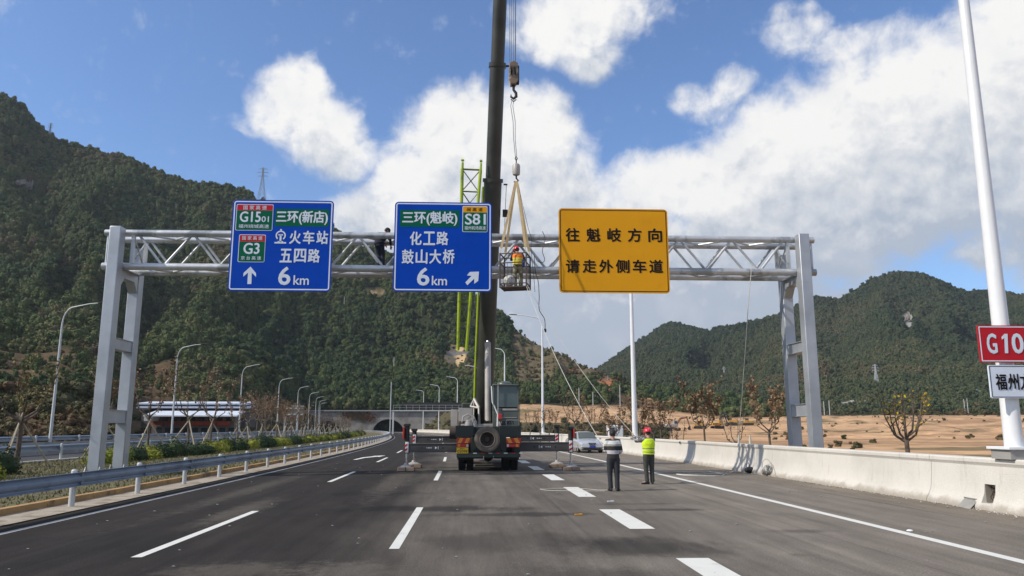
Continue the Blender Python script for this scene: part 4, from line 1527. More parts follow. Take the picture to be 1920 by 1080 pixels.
for s in SIGNS:   # mounting rails and clamps behind each board
    for fx in (-.3, 0, .3):
        mb = MB().box((fx * s.W, .10, s.H / 2), (.09, .10, s.H * .86))
        mb.build('mounting_rail', M['signback'], s.t)
        mb = MB()
        for zz in (zt, zb):
            z_ = zz - s.t.location.z
            mb.box((fx * s.W, .23, z_), (.14, .16, .06)).tube((fx * s.W - .06, .43, z_), (fx * s.W + .06, .43, z_), .15, n=14)
        mb.build('clamp', M['galvtube'], s.t)
# pole signs on the nearest lamp
lp = lamps_r[0].location
YS = lp.y - .26
s = Sign('red board reading G10 on the nearest white lamp pole', (1480, 560, 1080 / 440), (866, 121), (1234, 126), (1244, 296), (880, 292), YS)
s.base(M['signred'], w_, .022, .022, .03)
s.text('G', 909, 952, 162, 251, w_, bold=.03)
s.poly('numeral', [(990, 162), (1004, 162), (1004, 251), (989, 251), (989, 181), (977, 188), (976, 176)], w_, -.012)
s.text('0', 1024, 1074, 162, 251, w_, bold=.035)
SIGNS.append(s)
s = Sign('white board with black characters below the red sign on the lamp pole', (1480, 560, 1080 / 440), (916, 305), (1202, 307), (1212, 458), (929, 458), YS)
s.base(M['signwhite'], M['signblack'], .018, .013, .03)
s.chars('福州方', (974, 1030, 1086), 48, 347, 419, M['signblack'], bold=.02)
SIGNS.append(s)
for s in SIGNS[3:]:
    MB().box((lp.x - s.t.location.x, .06, s.H * .5), (.12, .04, s.H * .8)).tube((lp.x - s.t.location.x, .262, s.H * .3), (lp.x - s.t.location.x, .262, s.H * .3 + .05), .20, n=16).build('clamp', M['signback'], s.t)

# ------------------------------------------------------------------ mobile crane
CO = Vector((at(916, 880, 31.8).x, 31.8, 0))
cr = thing('mobile_crane', 'dark green truck crane on outriggers with its boom raised and spare wheel at the rear', 'crane', CO)


def cl(px, py, yl):
    return at(px, py, 31.8 + yl) - CO


def cb(name, px0, px1, py0, py1, y0, y1, m, parent=cr, bevel=.012):
    """box whose near face spans the given picture columns and rows at depth y0"""
    a, b = cl(px0, py1, y0), cl(px1, py0, y0)
    return MB().box(((a.x + b.x) / 2, (y0 + y1) / 2, (a.z + b.z) / 2), (b.x - a.x, y1 - y0, b.z - a.z)).build(name, m, parent, bevel=bevel)


q = MB().box((-.45, 5.9, 1.12), (.22, 11.2, .38)).box((.45, 5.9, 1.12), (.22, 11.2, .38))
for y in (1.2, 2.5, 4.5, 6.5, 8.5, 10.5): q.box((0, y, 1.12), (.7, .2, .3))
q.build('chassis_frame', M['chassis'], cr)
MB().box((0, 5.6, 1.42), (2.5, 9.8, .07)).build('deck', M['chassis'], cr)
MB().box((0, .18, .66), (2.58, .18, .20)).build('bumper', M['chassis'], cr, bevel=.02)
MB().box((0, .34, 1.06), (1.45, .12, .62)).build('rear_crossmember', M['chassis'], cr, bevel=.02)
for i in range(7):
    x = -.55 + i * .31
    if i > 1 or True:
        MB().box((x, .086, .74), (.15, .008, .035)).build('reflective_tape', M['white'] if i % 2 == 0 else M['red'], cr)
cb('rear_locker', 854, 888, 798, 820.5, .35, 1.7, M['chassis'])
cb('rear_locker', 937, 977, 799, 820, .35, 1.9, M['chassis'])
cb('toolbox', 888, 937, 800, 812, 1.0, 2.0, M['chassis'])
for k, (a, b) in enumerate(((856, 882), (949, 977))):
    p = cb('warning_plate', a, b, 821, 831, .10, .12, M['red'], bevel=0)
    A, B = cl(a, 831, .10), cl(b, 821, .10)
    h_ = B.z - A.z; w = B.x - A.x
    dr = 1 if k == 0 else -1
    for j in range(2):
        xa = (A.x + w * (.06 + .5 * j)) if dr > 0 else (B.x - w * (.06 + .5 * j))
        pts = [(xa, A.z + .004), (xa + dr * w * .26, A.z + .004), (xa + dr * w * .44, B.z - .004), (xa + dr * w * .18, B.z - .004)]
        sheet('stripe', pts, .094, .004, M['orange'], p)
    tl_ = cb('tail_light', a + .5, b - 3, 832, 838.6, .08, .16, M['red'])
    A, B = cl(a + .5, 838.6, .08), cl(b - 3, 832, .08)
    for (f0, f1, mm) in (((.08, .28, 'amber'), (.80, .96, 'clear')) if k == 0 else ((.72, .92, 'amber'), (.04, .18, 'clear'))):
        xx0, xx1 = A.x + (B.x - A.x) * f0, A.x + (B.x - A.x) * f1
        MB().box(((xx0 + xx1) / 2, .072, (A.z + B.z) / 2), (xx1 - xx0, .014, (B.z - A.z) * .74)).build('lens', M[mm], tl_)
a_, b_ = cl(856, 850, .07), cl(878, 839, .07)
pl_ = MB().box(((a_.x + b_.x) / 2, .075, (a_.z + b_.z) / 2), (b_.x - a_.x, .01, b_.z - a_.z)).build('number_plate', M['plate'], cr)
wd = b_.x - a_.x
letters('闽A', a_.x + wd * .28, a_.x + wd * .70, a_.z + .15, b_.z - .02, .068, M['signblack'], pl_, .02)
letters('05098', a_.x + wd * .07, b_.x - wd * .07, a_.z + .02, a_.z + .135, .068, M['signblack'], pl_, .02)


def tyre_rings(r, w, n=28):
    mb = MB()
    mb.lathe((0, 0, 0), [(r * .58, -w * .42), (r * .72, -w * .5), (r * .9, -w * .5), (r * .985, -w * .40), (r, -w * .2), (r, w * .2), (r * .985, w * .4), (r * .9, w * .5), (r * .72, w * .5), (r * .58, w * .42), (r * .55, 0), (r * .58, -w * .42)], n, 'X', caps=False)
    return mb


tm = tyre_rings(.54, .29)
for k in range(36):
    a = 2 * PI * k / 36
    tm.box((0, .542 * math.cos(a), .542 * math.sin(a)), (.27, .05, .03), mat=Matrix.Rotation(a, 3, 'X'))
tm = tm.mesh('tyre', M['rubber'])
rm = MB().lathe((0, 0, 0), [(.315, -.13), (.32, -.10), (.27, -.06), (.12, -.02), (.11, .03), (.001, .03)], 20, 'X', caps=False).mesh('rim', M['rim'])
for y in (1.75, 3.15, 7.6, 9.0):
    for sx_ in (-1, 1):
        for off_ in ((1.10, .76) if y < 4 else (1.08,)):
            wobj = bpy.data.objects.new('wheel', None); COL.objects.link(wobj); wobj.parent = cr
            wobj.location = (sx_ * off_, y, .545)
            for nm, me_ in (('tyre', tm), ('rim', rm)):
                o = bpy.data.objects.new(nm, me_); COL.objects.link(o); o.parent = wobj
                if sx_ > 0 and nm == 'rim': o.rotation_euler = (0, 0, PI)
    MB().tube((-1.0, y, .56), (1.0, y, .56), .10, n=12).lathe((0, y, .56), [(.05, -.2), (.2, -.14), (.22, 0), (.2, .14), (.05, .2)], 14, 'Y').build('axle', M['dark'], cr)
for sx_ in (-1, 1):
    q = MB()
    prof = [(sx_ * .95, .95), (sx_ * .95, 1.25)]
    for y0, y1 in ((1.1, 3.8), (6.9, 9.7)):
        q.box((sx_ * .97, (y0 + y1) / 2, 1.18), (.62, y1 - y0, .03)).box((sx_ * .97, y0, .98), (.62, .03, .42)).box((sx_ * .97, y1, .98), (.62, .03, .42))
    q.build('mudguard', M['chassis'], cr)
    MB().box((sx_ * 1.0, 5.3, .85), (.5, 1.9, .55)).build('side_tank', M['chassis'], cr, bevel=.04)
MB().tube((-.62, .9, .62), (-.62, 1.7, .62), .13, n=14).build('air_tank', M['dark'], cr)

for sx_ in (-1, 1):
    MB().box((sx_ * .95, .98, .66), (.66, .015, .42)).build('mud_flap', M['rubber'], cr)
    MB().path([(sx_ * .42, .3, 1.15), (sx_ * .46, .16, .98), (sx_ * .52, .14, .86), (sx_ * .6, .3, .82)], .018, 6).build('air_hose', M['cable'], cr)
    MB().path([(sx_ * .2, .08, .62), (sx_ * .2, -.02, .60), (sx_ * .2, -.03, .54), (sx_ * .2, .05, .52)], .02, 6).build('tow_eye', M['greyp'], cr)
    q = MB()
    for z_ in (.62, .9, 1.2, 1.5): q.box((sx_ * 1.27, 2.3, z_), (.03, .36, .025))
    q.box((sx_ * 1.27, 2.12, 1.1), (.03, .025, 1.1)).box((sx_ * 1.27, 2.48, 1.1), (.03, .025, 1.1))
    q.build('step_ladder', M['greyp'], cr)
q = MB()
for j in range(5):
    q.path([(.55 + j * .05, 1.1, 1.86), (.5 + j * .09, 1.0, 2.02), (.62 + j * .1, 1.2, 2.05), (.7 + j * .1, 1.9, 1.9)], .022, 6)
q.build('hydraulic_hose', M['cable'], cr)
MB().path([(-1.25, .36, 1.83), (-1.25, .36, 2.02), (-.72, .36, 2.02), (-.72, .36, 1.83)], .014, 6).build('grab_rail', M['greyp'], cr)
MB().path([(.72, .36, 1.85), (.72, .36, 2.06), (1.24, .36, 2.06), (1.24, .36, 1.85)], .014, 6).build('grab_rail', M['greyp'], cr)

# spare wheel on the tail, dish towards the camera
sc_ = cl(913.5, 823.5, -.06)
sp = bpy.data.objects.new('spare_wheel', None); COL.objects.link(sp); sp.parent = cr; sp.location = sc_; sp.rotation_euler = (0, 0, PI / 2)
tyre_rings(.515, .30, 40).build('tyre', M['dustytyre'], sp)
MB().lathe((0, 0, 0), [(.31, -.125), (.325, -.14), (.325, -.10), (.29, -.06), (.28, .05), (.15, .09), (.10, .03), (.001, .03)], 32, 'X', caps=False).build('rim', M['rimdark'], sp)
rr_ = MB()
rr_.path([(-.155, .30 * math.cos(a * PI / 16), .30 * math.sin(a * PI / 16)) for a in range(33)], .014, 6)
rr_.build('rim_edge', M['rim'], sp)
q = MB()
for k in range(10):
    a = k * PI / 5
    q.lathe((.055, .2 * math.cos(a), .2 * math.sin(a)), [(.028, -.015), (.028, .03)], 8, 'X')
q.build('hand_holes', M['dark'], sp)
MB().box((sc_.x, .2, sc_.z), (.2, .35, .2)).build('spare_wheel_mount', M['chassis'], cr)

# outriggers: (beam end column, inner column, top row, bottom row, depth)
for i, (pe, pi_, t_, b_, y0, leg, ground_) in enumerate(((765, 858, 831.5, 848, .75, 764, 0), (779, 858, 817.5, 830.5, 3.3, 778, 0), (1068, 975, 829, 846.5, .75, 1065, 0), (1042, 975, 815.5, 828, 3.3, 1037, 0))):
    A, B = cl(pe, b_, y0), cl(pi_, t_, y0)
    sgn = 1 if pe > pi_ else -1
    x_out, x_in = A.x, sgn * 1.0
    zc, hh = (A.z + B.z) / 2, B.z - A.z
    ob = bpy.data.objects.new('outrigger', None); COL.objects.link(ob); ob.parent = cr
    q = MB().box(((x_out + x_in) / 2, y0 + .17, zc), (abs(x_out - x_in), .34, hh))
    q.box(((x_out + x_in) / 2, y0 - .012, zc + hh / 2 - .02), (abs(x_out - x_in), .02, .03)).box(((x_out + x_in) / 2, y0 - .012, zc - hh / 2 + .02), (abs(x_out - x_in), .02, .03))
    q.build('beam', M['beamd'], ob, bevel=.008)
    q = MB()
    for f in (.25, .62):
        xx = x_out + (x_in - x_out) * f
        q.lathe((xx, y0 - .004, zc), [(.035, -.004), (.035, .004)], 12, 'Y')
    q.build('pin_hole', M['dark'], ob)
    xx = x_out + (x_in - x_out) * .48
    d_ = 1 if sgn < 0 else -1
    sheet('direction_mark', [(xx, zc - .055), (xx + .09 * d_, zc), (xx, zc + .055)][::d_], y0 - .008, .003, M['white'], ob)
    MB().box((xx + .13 * d_, y0 - .006, zc), (.02, .004, .12)).box((xx - .16 * d_, y0 - .006, zc), (.05, .004, .03)).box((xx - .25 * d_, y0 - .006, zc), (.07, .004, .03)).box((xx - .33 * d_, y0 - .006, zc), (.03, .004, .03)).build('scale_mark', M['white'], ob)
    # striped end, jack cylinder, rod, foot and timber pad
    xe = x_out + sgn * .07
    MB().box((xe - sgn * .02, y0 + .17, zc + .02), (.13, .40, hh + .08)).build('jack_bracket', M['white'], ob, bevel=.01)
    q = MB()
    for j in range(2):
        z0_ = zc - hh / 2 + .02 + j * hh * .5
        q.add([(xe - .085, y0 - .036, z0_), (xe + .045, y0 - .036, z0_ + .07), (xe + .045, y0 - .036, z0_ + .16), (xe - .085, y0 - .036, z0_ + .09)], [(0, 1, 2, 3)])
    q.build('red_stripe', M['red'], ob)
    jt = [.78, .30, .62, .42][i]
    MB().tube((xe + sgn * -.0, y0 + .17, zc - hh / 2 - .05), (xe, y0 + .17, zc + hh / 2 + jt), .105, n=16).box((xe, y0 + .17, zc + hh / 2 + jt - .03), (.26, .26, .10)).build('jack_cylinder', M['dark'], ob, bevel=.01)
    if i in (0, 2):
        MB().box((xe - sgn * -.13, y0 + .10, zc + hh / 2 + jt * .55), (.06, .14, jt * .6)).build('jack_guard', M['red'], ob, bevel=.01)
    MB().tube((xe, y0 + .17, .30), (xe, y0 + .17, zc - hh / 2), .045, n=14).build('jack_rod', M['chrome'], ob)
    MB().lathe((xe, y0 + .17, .16), [(.27, 0), (.27, .03), (.10, .10), (.08, .17), (.001, .18)], 20).build('jack_foot', M['greyp'], ob)
    q = MB()
    q.box((xe - .17, y0 + .17, .085), (.33, .62, .15)).box((xe + .18, y0 + .17, .085), (.33, .60, .15))
    q.build('timber_pad', M['wood'], ob, bevel=.012)
    MB().box((sgn * 1.18, y0 + .17, zc), (.24, .46, hh + .10)).build('beam_housing', M['chassis'], ob, bevel=.01)

# upper works
MB().lathe((0, 4.9, 1.45), [(.95, 0), (.95, .12), (.85, .14), (.85, .30), (.001, .30)], 32).build('slewing_ring', M['dark'], cr)
MB().box((-.05, 5.6, 1.84), (2.3, 4.2, .16)).build('turntable_deck', M['greyp'], cr, bevel=.02)
MB().box((0, 8.35, 2.45), (2.55, .95, 1.1)).build('counterweight', M['chassis'], cr, bevel=.06)
P0 = cl(907, 776, 6.6)
P1 = cl(937.5, 0, 0.75)
bd = (P1 - P0).normalized()
MB().prism([(P0.x - .52, 4.6, 1.92), (P0.x - .52, 7.4, 1.92), (P0.x - .52, 7.2, 3.15), (P0.x - .52, 6.3, 3.2)], (.05, 0, 0)).build('boom_cheek', M['greyp'], cr)
MB().prism([(P0.x + .50, 4.6, 1.92), (P0.x + .50, 7.4, 1.92), (P0.x + .50, 7.2, 3.15), (P0.x + .50, 6.3, 3.2)], (.05, 0, 0)).build('boom_cheek', M['greyp'], cr)
MB().tube((P0.x - .6, P0.y + .1, P0.z), (P0.x + .6, P0.y + .1, P0.z), .11, n=14).build('pivot_pin', M['dark'], cr)
side = bd.cross(Vector((0, 1, 0))).normalized() * -1
if side.x < 0: side = -side
nrm = bd.cross(side).normalized()
if nrm.y > 0: nrm = -nrm        # towards the camera


def boom_sec(p, q_, w, d, n_corner=5):
    """rounded-belly box section: flat back, rounded underside facing the camera"""
    out_ = []
    for c in (p, q_):
        ring_ = []
        hw, hd = w / 2, d / 2
        for k in range(13):
            a = PI * k / 12
            ring_.append(c + side * (hw * math.cos(a)) + nrm * (hd * .25 + hd * .75 * math.sin(a)))
        ring_ += [c - side * hw - nrm * hd * .8, c - side * hw * .85 - nrm * hd, c + side * hw * .85 - nrm * hd, c + side * hw - nrm * hd * .8]
        out_.append(ring_)
    return MB().loft(out_)


def boom_at_row(py):
    """length along the boom axis whose picture row is py"""
    lo, hi = 0.0, 60.0
    for _ in range(40):
        mid = (lo + hi) / 2
        v = CO + P0 + bd * mid - CAM
        r_ = 540 - FPX * v.dot(UP) / v.dot(FW)
        if r_ > py: lo = mid
        else: hi = mid
    return lo


s1, s2 = boom_at_row(337), boom_at_row(121)
print('BOOM', CO + P0, CO + P1, s1, s2)
boom_sec(P0 - bd * .6, P0 + bd * s1, .84, .98).build('boom_base_section', M['boom'], cr, sharp=40)
boom_sec(P0 + bd * (s1 - .5), P0 + bd * s2, .70, .84).build('boom_middle_section', M['boom'], cr, sharp=40)
boom_sec(P0 + bd * (s2 - .5), P0 + bd * (s2 + 9), .63, .74).build('boom_third_section', M['boom'], cr, sharp=40)
tipl = (27.45 - CO.y - P0.y) / bd.y
boom_sec(P0 + bd * (s2 + 8.5), P0 + bd * (tipl + .2), .54, .62).build('boom_top_section', M['boom'], cr, sharp=40)
for s_, w, d in ((s1, .96, 1.06), (s2, .80, .92), (s2 + 9, .70, .80)):
    boom_sec(P0 + bd * (s_ - .13), P0 + bd * (s_ + .05), w, d).build('boom_collar', M['boom'], cr, sharp=40)
c_ = P0 + bd * (s1 - .2)
q = MB().box(c_ + side * .60 + nrm * .1, (.18, .06, .06)).box(c_ + side * .64 + nrm * .1 - bd * 1.35, (.24, .2, .32)).box(c_ + side * .55 + nrm * .1 - bd * 2.6, (.30, .05, .05))
q.tube(c_ + side * .64 + nrm * .1, c_ + side * .64 + nrm * .1 - bd * 2.6, .012)
q.build('cable_reel_guide', M['dark'], cr)
MB().box(P0 + bd * (s2 - .05) + side * .46, (.28, .07, .07)).build('cable_guide', M['dark'], cr)
MB().prism([tuple(c_ - side * .42 - bd * .9 + nrm * .1), tuple(c_ - side * .62 - bd * 1.35 + nrm * .1), tuple(c_ - side * .62 - bd * 1.75 + nrm * .1), tuple(c_ - side * .42 - bd * 2.3 + nrm * .1)], nrm * .12).build('jib_hinge', M['jib'], cr)
# boom head with sheaves, hoist rope down to the hook block
tip = P0 + bd * (tipl + .2)
HX = at(962, 130, 27.45) - CO
q = MB().box(tip + Vector((0, 0, .2)), (.6, .9, .5))
q.build('boom_head', M['boom'], cr, bevel=.03)
for dx in (-.12, -.04, .04, .12):
    MB().lathe((HX.x + dx, HX.y + .0, tip.z + .05), [(.05, -.02), (.24, -.025), (.21, 0), (.24, .025), (.05, .02)], 20, 'X').build('sheave', M['dark'], cr)
zbk = at(962, 122, 27.45).z
for dx, dy in ((-.17, .1), (-.10, -.1), (.02, .1), (.10, -.1), (.15, .12)):
    MB().tube((HX.x + dx * .7, HX.y + dy, zbk - .1), (HX.x + dx, HX.y + dy, tip.z + .05), .011, n=5).build('hoist_rope', M['steelrope'], cr)
MB().tube(cl(921, 760, 6.9) , tip + Vector((-.2, .4, -.3)), .011, n=5).build('hoist_rope', M['steelrope'], cr)
for px0, px1 in ((906, 911), (938, 958)):
    pass
# luffing cylinder in front of the boom
B0, B1 = cl(915, 800, 4.25), cl(914.6, 643, 5.05)
MB().tube(B0 + (B1 - B0) * .06, B1, .145, n=24).build('luffing_cylinder', M['greyp'], cr)
MB().tube(B1 - (B1 - B0).normalized() * .02, B1 + (B1 - B0).normalized() * 1.3 + Vector((0, .35, 0)), .09, n=16).build('luffing_rod', M['chrome'], cr)
MB().lathe(B0, [(.20, -.16), (.20, .16)], 18, 'X').box(B0 + Vector((0, 0, -.18)), (.42, .4, .3)).build('cylinder_foot', M['rimdark'], cr)

# left side machinery
cb('hydraulic_tank', 845, 858, 768, 799, 7.0, 7.9, M['greyp'])
hb = cb('winch_housing', 860, 886, 765, 790, 3.6, 4.7, M['greyp'])
for j in range(6):
    A = cl(859.2, 768 + j * 3.4, 3.6)
    MB().box((A.x, 4.1, A.z), (.03, .7, .025)).build('louvre', M['greyp'], hb)
q = MB()
A = cl(879, 792, 3.3)
q.path([A + Vector((-.3 + .0, 0, 0)), A + Vector((-.25, 0, .25)), A + Vector((-.05, 0, .36)), A + Vector((.15, 0, .25)), A + Vector((.2, 0, 0))], .035, 8)
q.path([A + Vector((-.1, .1, -.1)), A + Vector((.0, .05, .2)), A + Vector((.22, .1, .32)), A + Vector((.3, .1, .05))], .028, 8)
q.lathe(A + Vector((0, .1, -.1)), [(.17, -.15), (.2, 0), (.15, .2), (.001, .22)], 14)
q.lathe(A + Vector((.25, .1, -.05)), [(.12, -.15), (.12, .12), (.001, .15)], 12)
q.build('hydraulic_pump', M['greyp'], cr)
q = MB().path([A + Vector((-.35, -.1, -.22)), A + Vector((.1, -.15, -.26)), A + Vector((.55, -.1, -.22))], .045, 8)
q.build('hydraulic_pipe', M['greyp'], cr)
q = MB()
a1, a2, a3, a4 = cl(889, 748, 5.2), cl(898, 765, 4.9), cl(899, 801, 4.6), cl(882, 762, 5.2)
for u, v, w in ((a1, a2, .09), (a2, a3, .075), (a4, a2, .06), (a1, a4, .05)):
    q.path([u, v], w * .8, 6)
q.build('jib_bracket', M['greyp'], cr)
MB().tube(cl(843, 812, 2.6), cl(858, 812, 2.6), .25, n=20).build('hose_reel', M['rimdark'], cr)

# operator's cab facing the camera
A, B = cl(924, 800, 3.3), cl(973, 722, 3.3)
cx0, cx1, cz0, cz1 = A.x, B.x, A.z, B.z
cy0, cy1 = 3.3, 5.0
cabm = MB()
cabm.box(((cx0 + cx1) / 2, cy1 - .02, (cz0 + cz1) / 2), (cx1 - cx0, .04, cz1 - cz0))
cabm.box(((cx0 + cx1) / 2, (cy0 + cy1) / 2, cz0 + .02), (cx1 - cx0, cy1 - cy0, .04))
cabm.box(((cx0 + cx1) / 2, cy0 + .02, cz0 + .36), (cx1 - cx0 - .04, .04, .68))
cabm.box((cx1 - .02, (cy0 + cy1) / 2, cz0 + .36), (.04, cy1 - cy0 - .1, .68)).box((cx0 + .02, (cy0 + cy1) / 2, cz0 + .36), (.04, cy1 - cy0 - .1, .68))
for x in (cx0 + .04, cx1 - .04):
    for y in (cy0 + .04, cy1 - .08):
        cabm.box((x, y, (cz0 + cz1) / 2), (.075, .075, cz1 - cz0 - .06))
cabm.box(((cx0 + cx1) / 2, cy0 + .03, cz0 + .76), (cx1 - cx0, .07, .10))
co_ = cabm.build('cab_body', M['cabp'], cr, bevel=.012)
MB().box(((cx0 + cx1) / 2, (cy0 + cy1) / 2 - .03, cz1), (cx1 - cx0 + .04, cy1 - cy0 + .1, .09)).lathe(((cx0 + cx1) / 2 - .05, cy0 + .6, cz1 + .04), [(.35, 0), (.3, .1), (.12, .17), (.001, .18)], 18).build('cab_roof', M['cabp'], cr, bevel=.03)
MB().box(((cx0 + cx1) / 2 + .02, cy0 + .05, cz0 + .83 + (cz1 - cz0 - .83) / 2), (cx1 - cx0 - .16, .012, cz1 - cz0 - .90)).build('windshield', mat('sky_toned_windshield', (.075, .105, .105), .18, 0, .25, 1.5, coat=.5), cr)  # greenish glass, lightened by a sky reflection put into its base colour
MB().box((cx0 + .03, (cy0 + cy1) / 2, cz0 + .74 + (cz1 - cz0 - .8) / 2), (.012, cy1 - cy0 - .2, cz1 - cz0 - .86)).build('side_window', M['glass'], cr)
MB().box((cx1 - .03, (cy0 + cy1) / 2, cz0 + .74 + (cz1 - cz0 - .8) / 2), (.012, cy1 - cy0 - .2, cz1 - cz0 - .86)).build('side_window', M['glass'], cr)
MB().box(((cx0 + cx1) / 2 + .18, cy0 - .012, cz0 + .76), (cx1 - cx0 - .5, .02, .085)).build('cab_trim', M['greyp'], cr)
MB().box(((cx0 + cx1) / 2 + .1, cy0 - .012, cz0 + .40), (cx1 - cx0 - .4, .02, .03)).build('cab_trim', M['greyp'], cr)
MB().path([(cx0 - .06, cy0 + .05, cz1 - .05), (cx0 - .02, cy0 + .05, cz1 - .75), (cx0 + .22, cy0 - .02, cz0 + .55), (cx0 + .20, cy0 - .02, cz0 + .02)], .035, 8).build('door_frame', M['white'], cr)
MB().path([(cx1 + .03, cy0 - .05, cz0 + .1), (cx1 + .03, cy0 - .05, cz1 - .3), (cx1 - .03, cy0 - .06, cz1 + .38)], .018, 6).build('handrail', M['dark'], cr)
MB().path([(cx0 + .23, cy0 - .06, cz0 - .05), (cx0 + .23, cy0 - .06, cz1 + .1)], .022, 6).build('handrail', M['greyp'], cr)
A = cl(938, 781, 3.2)
MB().box(A, (.16, .06, .24)).build('rear_lamp', M['red'], cr, bevel=.015)
MB().box(A + Vector((0, 0, -.32)), (.14, .06, .18)).build('rear_lamp', M['greyp'], cr, bevel=.015)
MB().path([cl(953, 810, .6), cl(962, 801, .6)], .02, 6).build('wiper_arm', M['white'], cr)
# carrier cab at the far end of the truck
q = MB().prism([(-1.22, 10.1, .75), (-1.22, 12.0, .75), (-1.22, 12.05, 1.5), (-1.22, 11.8, 2.5), (-1.22, 10.1, 2.5)], (1.15, 0, 0))
q.build('carrier_cab', M['chassis'], cr, bevel=.06)
MB().prism([(-1.13, 12.06, 1.62), (-1.13, 11.83, 2.38), (-1.13, 11.81, 2.38), (-1.13, 12.04, 1.62)], (.97, 0, 0)).build('windscreen', M['glass'], cr)

# lattice jib stowed along the boom
J0, J1 = cl(867, 648, 4.6), cl(884, 318, 3.0)
jd = (J1 - J0).normalized()
Lj = (J1 - J0).length


def jc(s_, u, v):
    f = s_ / Lj
    w = .40 + .46 * f
    d = .34 + .30 * f
    return J0 + jd * s_ + side * (u * w / 2) + nrm * (v * d / 2)


jb = bpy.data.objects.new('fly_jib', None); COL.objects.link(jb); jb.parent = cr
for u in (-1, 1):
    for v in (-1, 1):
        MB().path([jc(-.2, u, v), jc(Lj, u, v)], [.07, .07], 8).build('jib_chord', M['jib'], jb)
        e = jc(Lj, u, v)
        MB().path([e, e + jd * .32], [.055, .045], 8).lathe(e + jd * .42, [(.05, -.06), (.05, .06)], 10, 'X').build('jib_lug', M['jib'], jb)
nb = 8
q = MB()
for k in range(nb + 1):
    s_ = Lj * k / nb
    for v in (-1, 1):
        q.path([jc(s_, -1, v), jc(s_, 1, v)], .036, 6)
    for u in (-1, 1):
        q.path([jc(s_, u, -1), jc(s_, u, 1)], .022, 6)
    if k < nb:
        s2_ = Lj * (k + 1) / nb
        for v in (-1, 1):
            q.path([jc(s_, -1, v), jc(s2_, 1, v)], .017, 6).path([jc(s_, 1, v), jc(s2_, -1, v)], .020, 6)
        for u in (-1, 1):
            q.path([jc(s_, u, -1), jc(s2_, u, 1)], .017, 6)
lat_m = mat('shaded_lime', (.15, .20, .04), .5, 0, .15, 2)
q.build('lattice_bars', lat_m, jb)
q = MB()
q.prism([tuple(jc(Lj * .66, -1, .9)), tuple(jc(Lj * .66, 1, .9)), tuple(jc(Lj * .78, 1, .9)), tuple(jc(Lj * .78, -1, .9))], nrm * -.1)
q.build('stiffener_plate', lat_m, jb)
q = MB().path([cl(889, 770, 6.4), cl(891, 700, 5.9), cl(897, 548, 4.6), cl(906, 350, 3.4)], .055, 8)
q.build('jib_strut', M['jib'], cr)
MB().path([jc(Lj * .72, 1, 0), c_ - side * .45 - bd * 1.5], .04, 8).build('jib_stay', M['dark'], cr)

# ------------------------------------------------------------------ hook block, slings, basket
YB = 27.45
hp = at(963, 140, YB)
hk = thing('hook_block', 'weathered crane hook block hanging on wire ropes beside the boom', 'hook block', (hp.x, YB, hp.z))
MB().prism([(-.17, -.16, .42), (.0, -.16, .50), (.16, -.16, .42), (.18, -.16, -.28), (.06, -.16, -.44), (-.12, -.16, -.44), (-.19, -.16, -.2)], (0, .32, 0)).build('side_plates', mat('block_paint', (.20, .14, .10), .7, .1, .3, 5, 0, 1, (.42, .36, .28), .5, .6), hk, bevel=.02)
MB().box((.16, 0, -.02), (.10, .2, .72)).build('rope_guard', M['dark'], hk, bevel=.02)
for dx in (-.09, .05):
    MB().lathe((dx, 0, .1), [(.05, -.02), (.26, -.03), (.22, 0), (.26, .03), (.05, .02)], 20, 'X').build('sheave', M['dark'], hk)
MB().path([(0, 0, -.42), (.0, 0, -.62), (.09, 0, -.74), (.10, 0, -.88), (.0, 0, -.97), (-.10, 0, -.90), (-.10, 0, -.80)], [.06, .05, .055, .06, .05, .04, .015], 10).build('hook', M['dark'], hk)
lo_ = at(968, 318, YB)
wr_ = thing('lifting_wire', 'pair of thin wire slings from the hook block down to the lower ball hook', 'wire sling', (hp.x, YB, lo_.z + .45))
L0 = hp.z - .9 - (lo_.z + .45)
for i, (xs) in enumerate(((-.03, -.06, -.02), (.03, .02, .04))):
    MB().path([(xs[0], 0, L0), (xs[1] - .05, 0, L0 * .85), (xs[1] + .04, .02, L0 * .6), (xs[2] + .02, 0, L0 * .3), ((lo_.x - hp.x) + (.02 if i else -.03), 0, .02)], .014, 6).build('wire', M['steelrope'], wr_)
MB().path([(-.1, 0, L0 * .96), (0, 0, L0 * .92), (.1, 0, L0 * .96)], .02, 6).build('shackle', M['dark'], wr_)
bw = thing('ball_hook', 'small pale ball weight with hook above the basket straps', 'hook weight', (lo_.x, YB, lo_.z))
MB().lathe((0, 0, 0), [(.05, -.24), (.13, -.20), (.145, -.12), (.145, .14), (.12, .20), (.04, .24)], 20).build('weight', M['greyp'], bw)
MB().path([(0, 0, .2), (0, 0, .36), (.04, 0, .44), (0, 0, .50), (-.04, 0, .44), (0, 0, .36)], .022, 8).build('swivel', M['dark'], bw)
MB().path([(0, 0, -.22), (0, 0, -.34), (.07, 0, -.42), (.0, 0, -.54), (-.08, 0, -.46)], .032, 8).build('hook', M['dark'], bw)

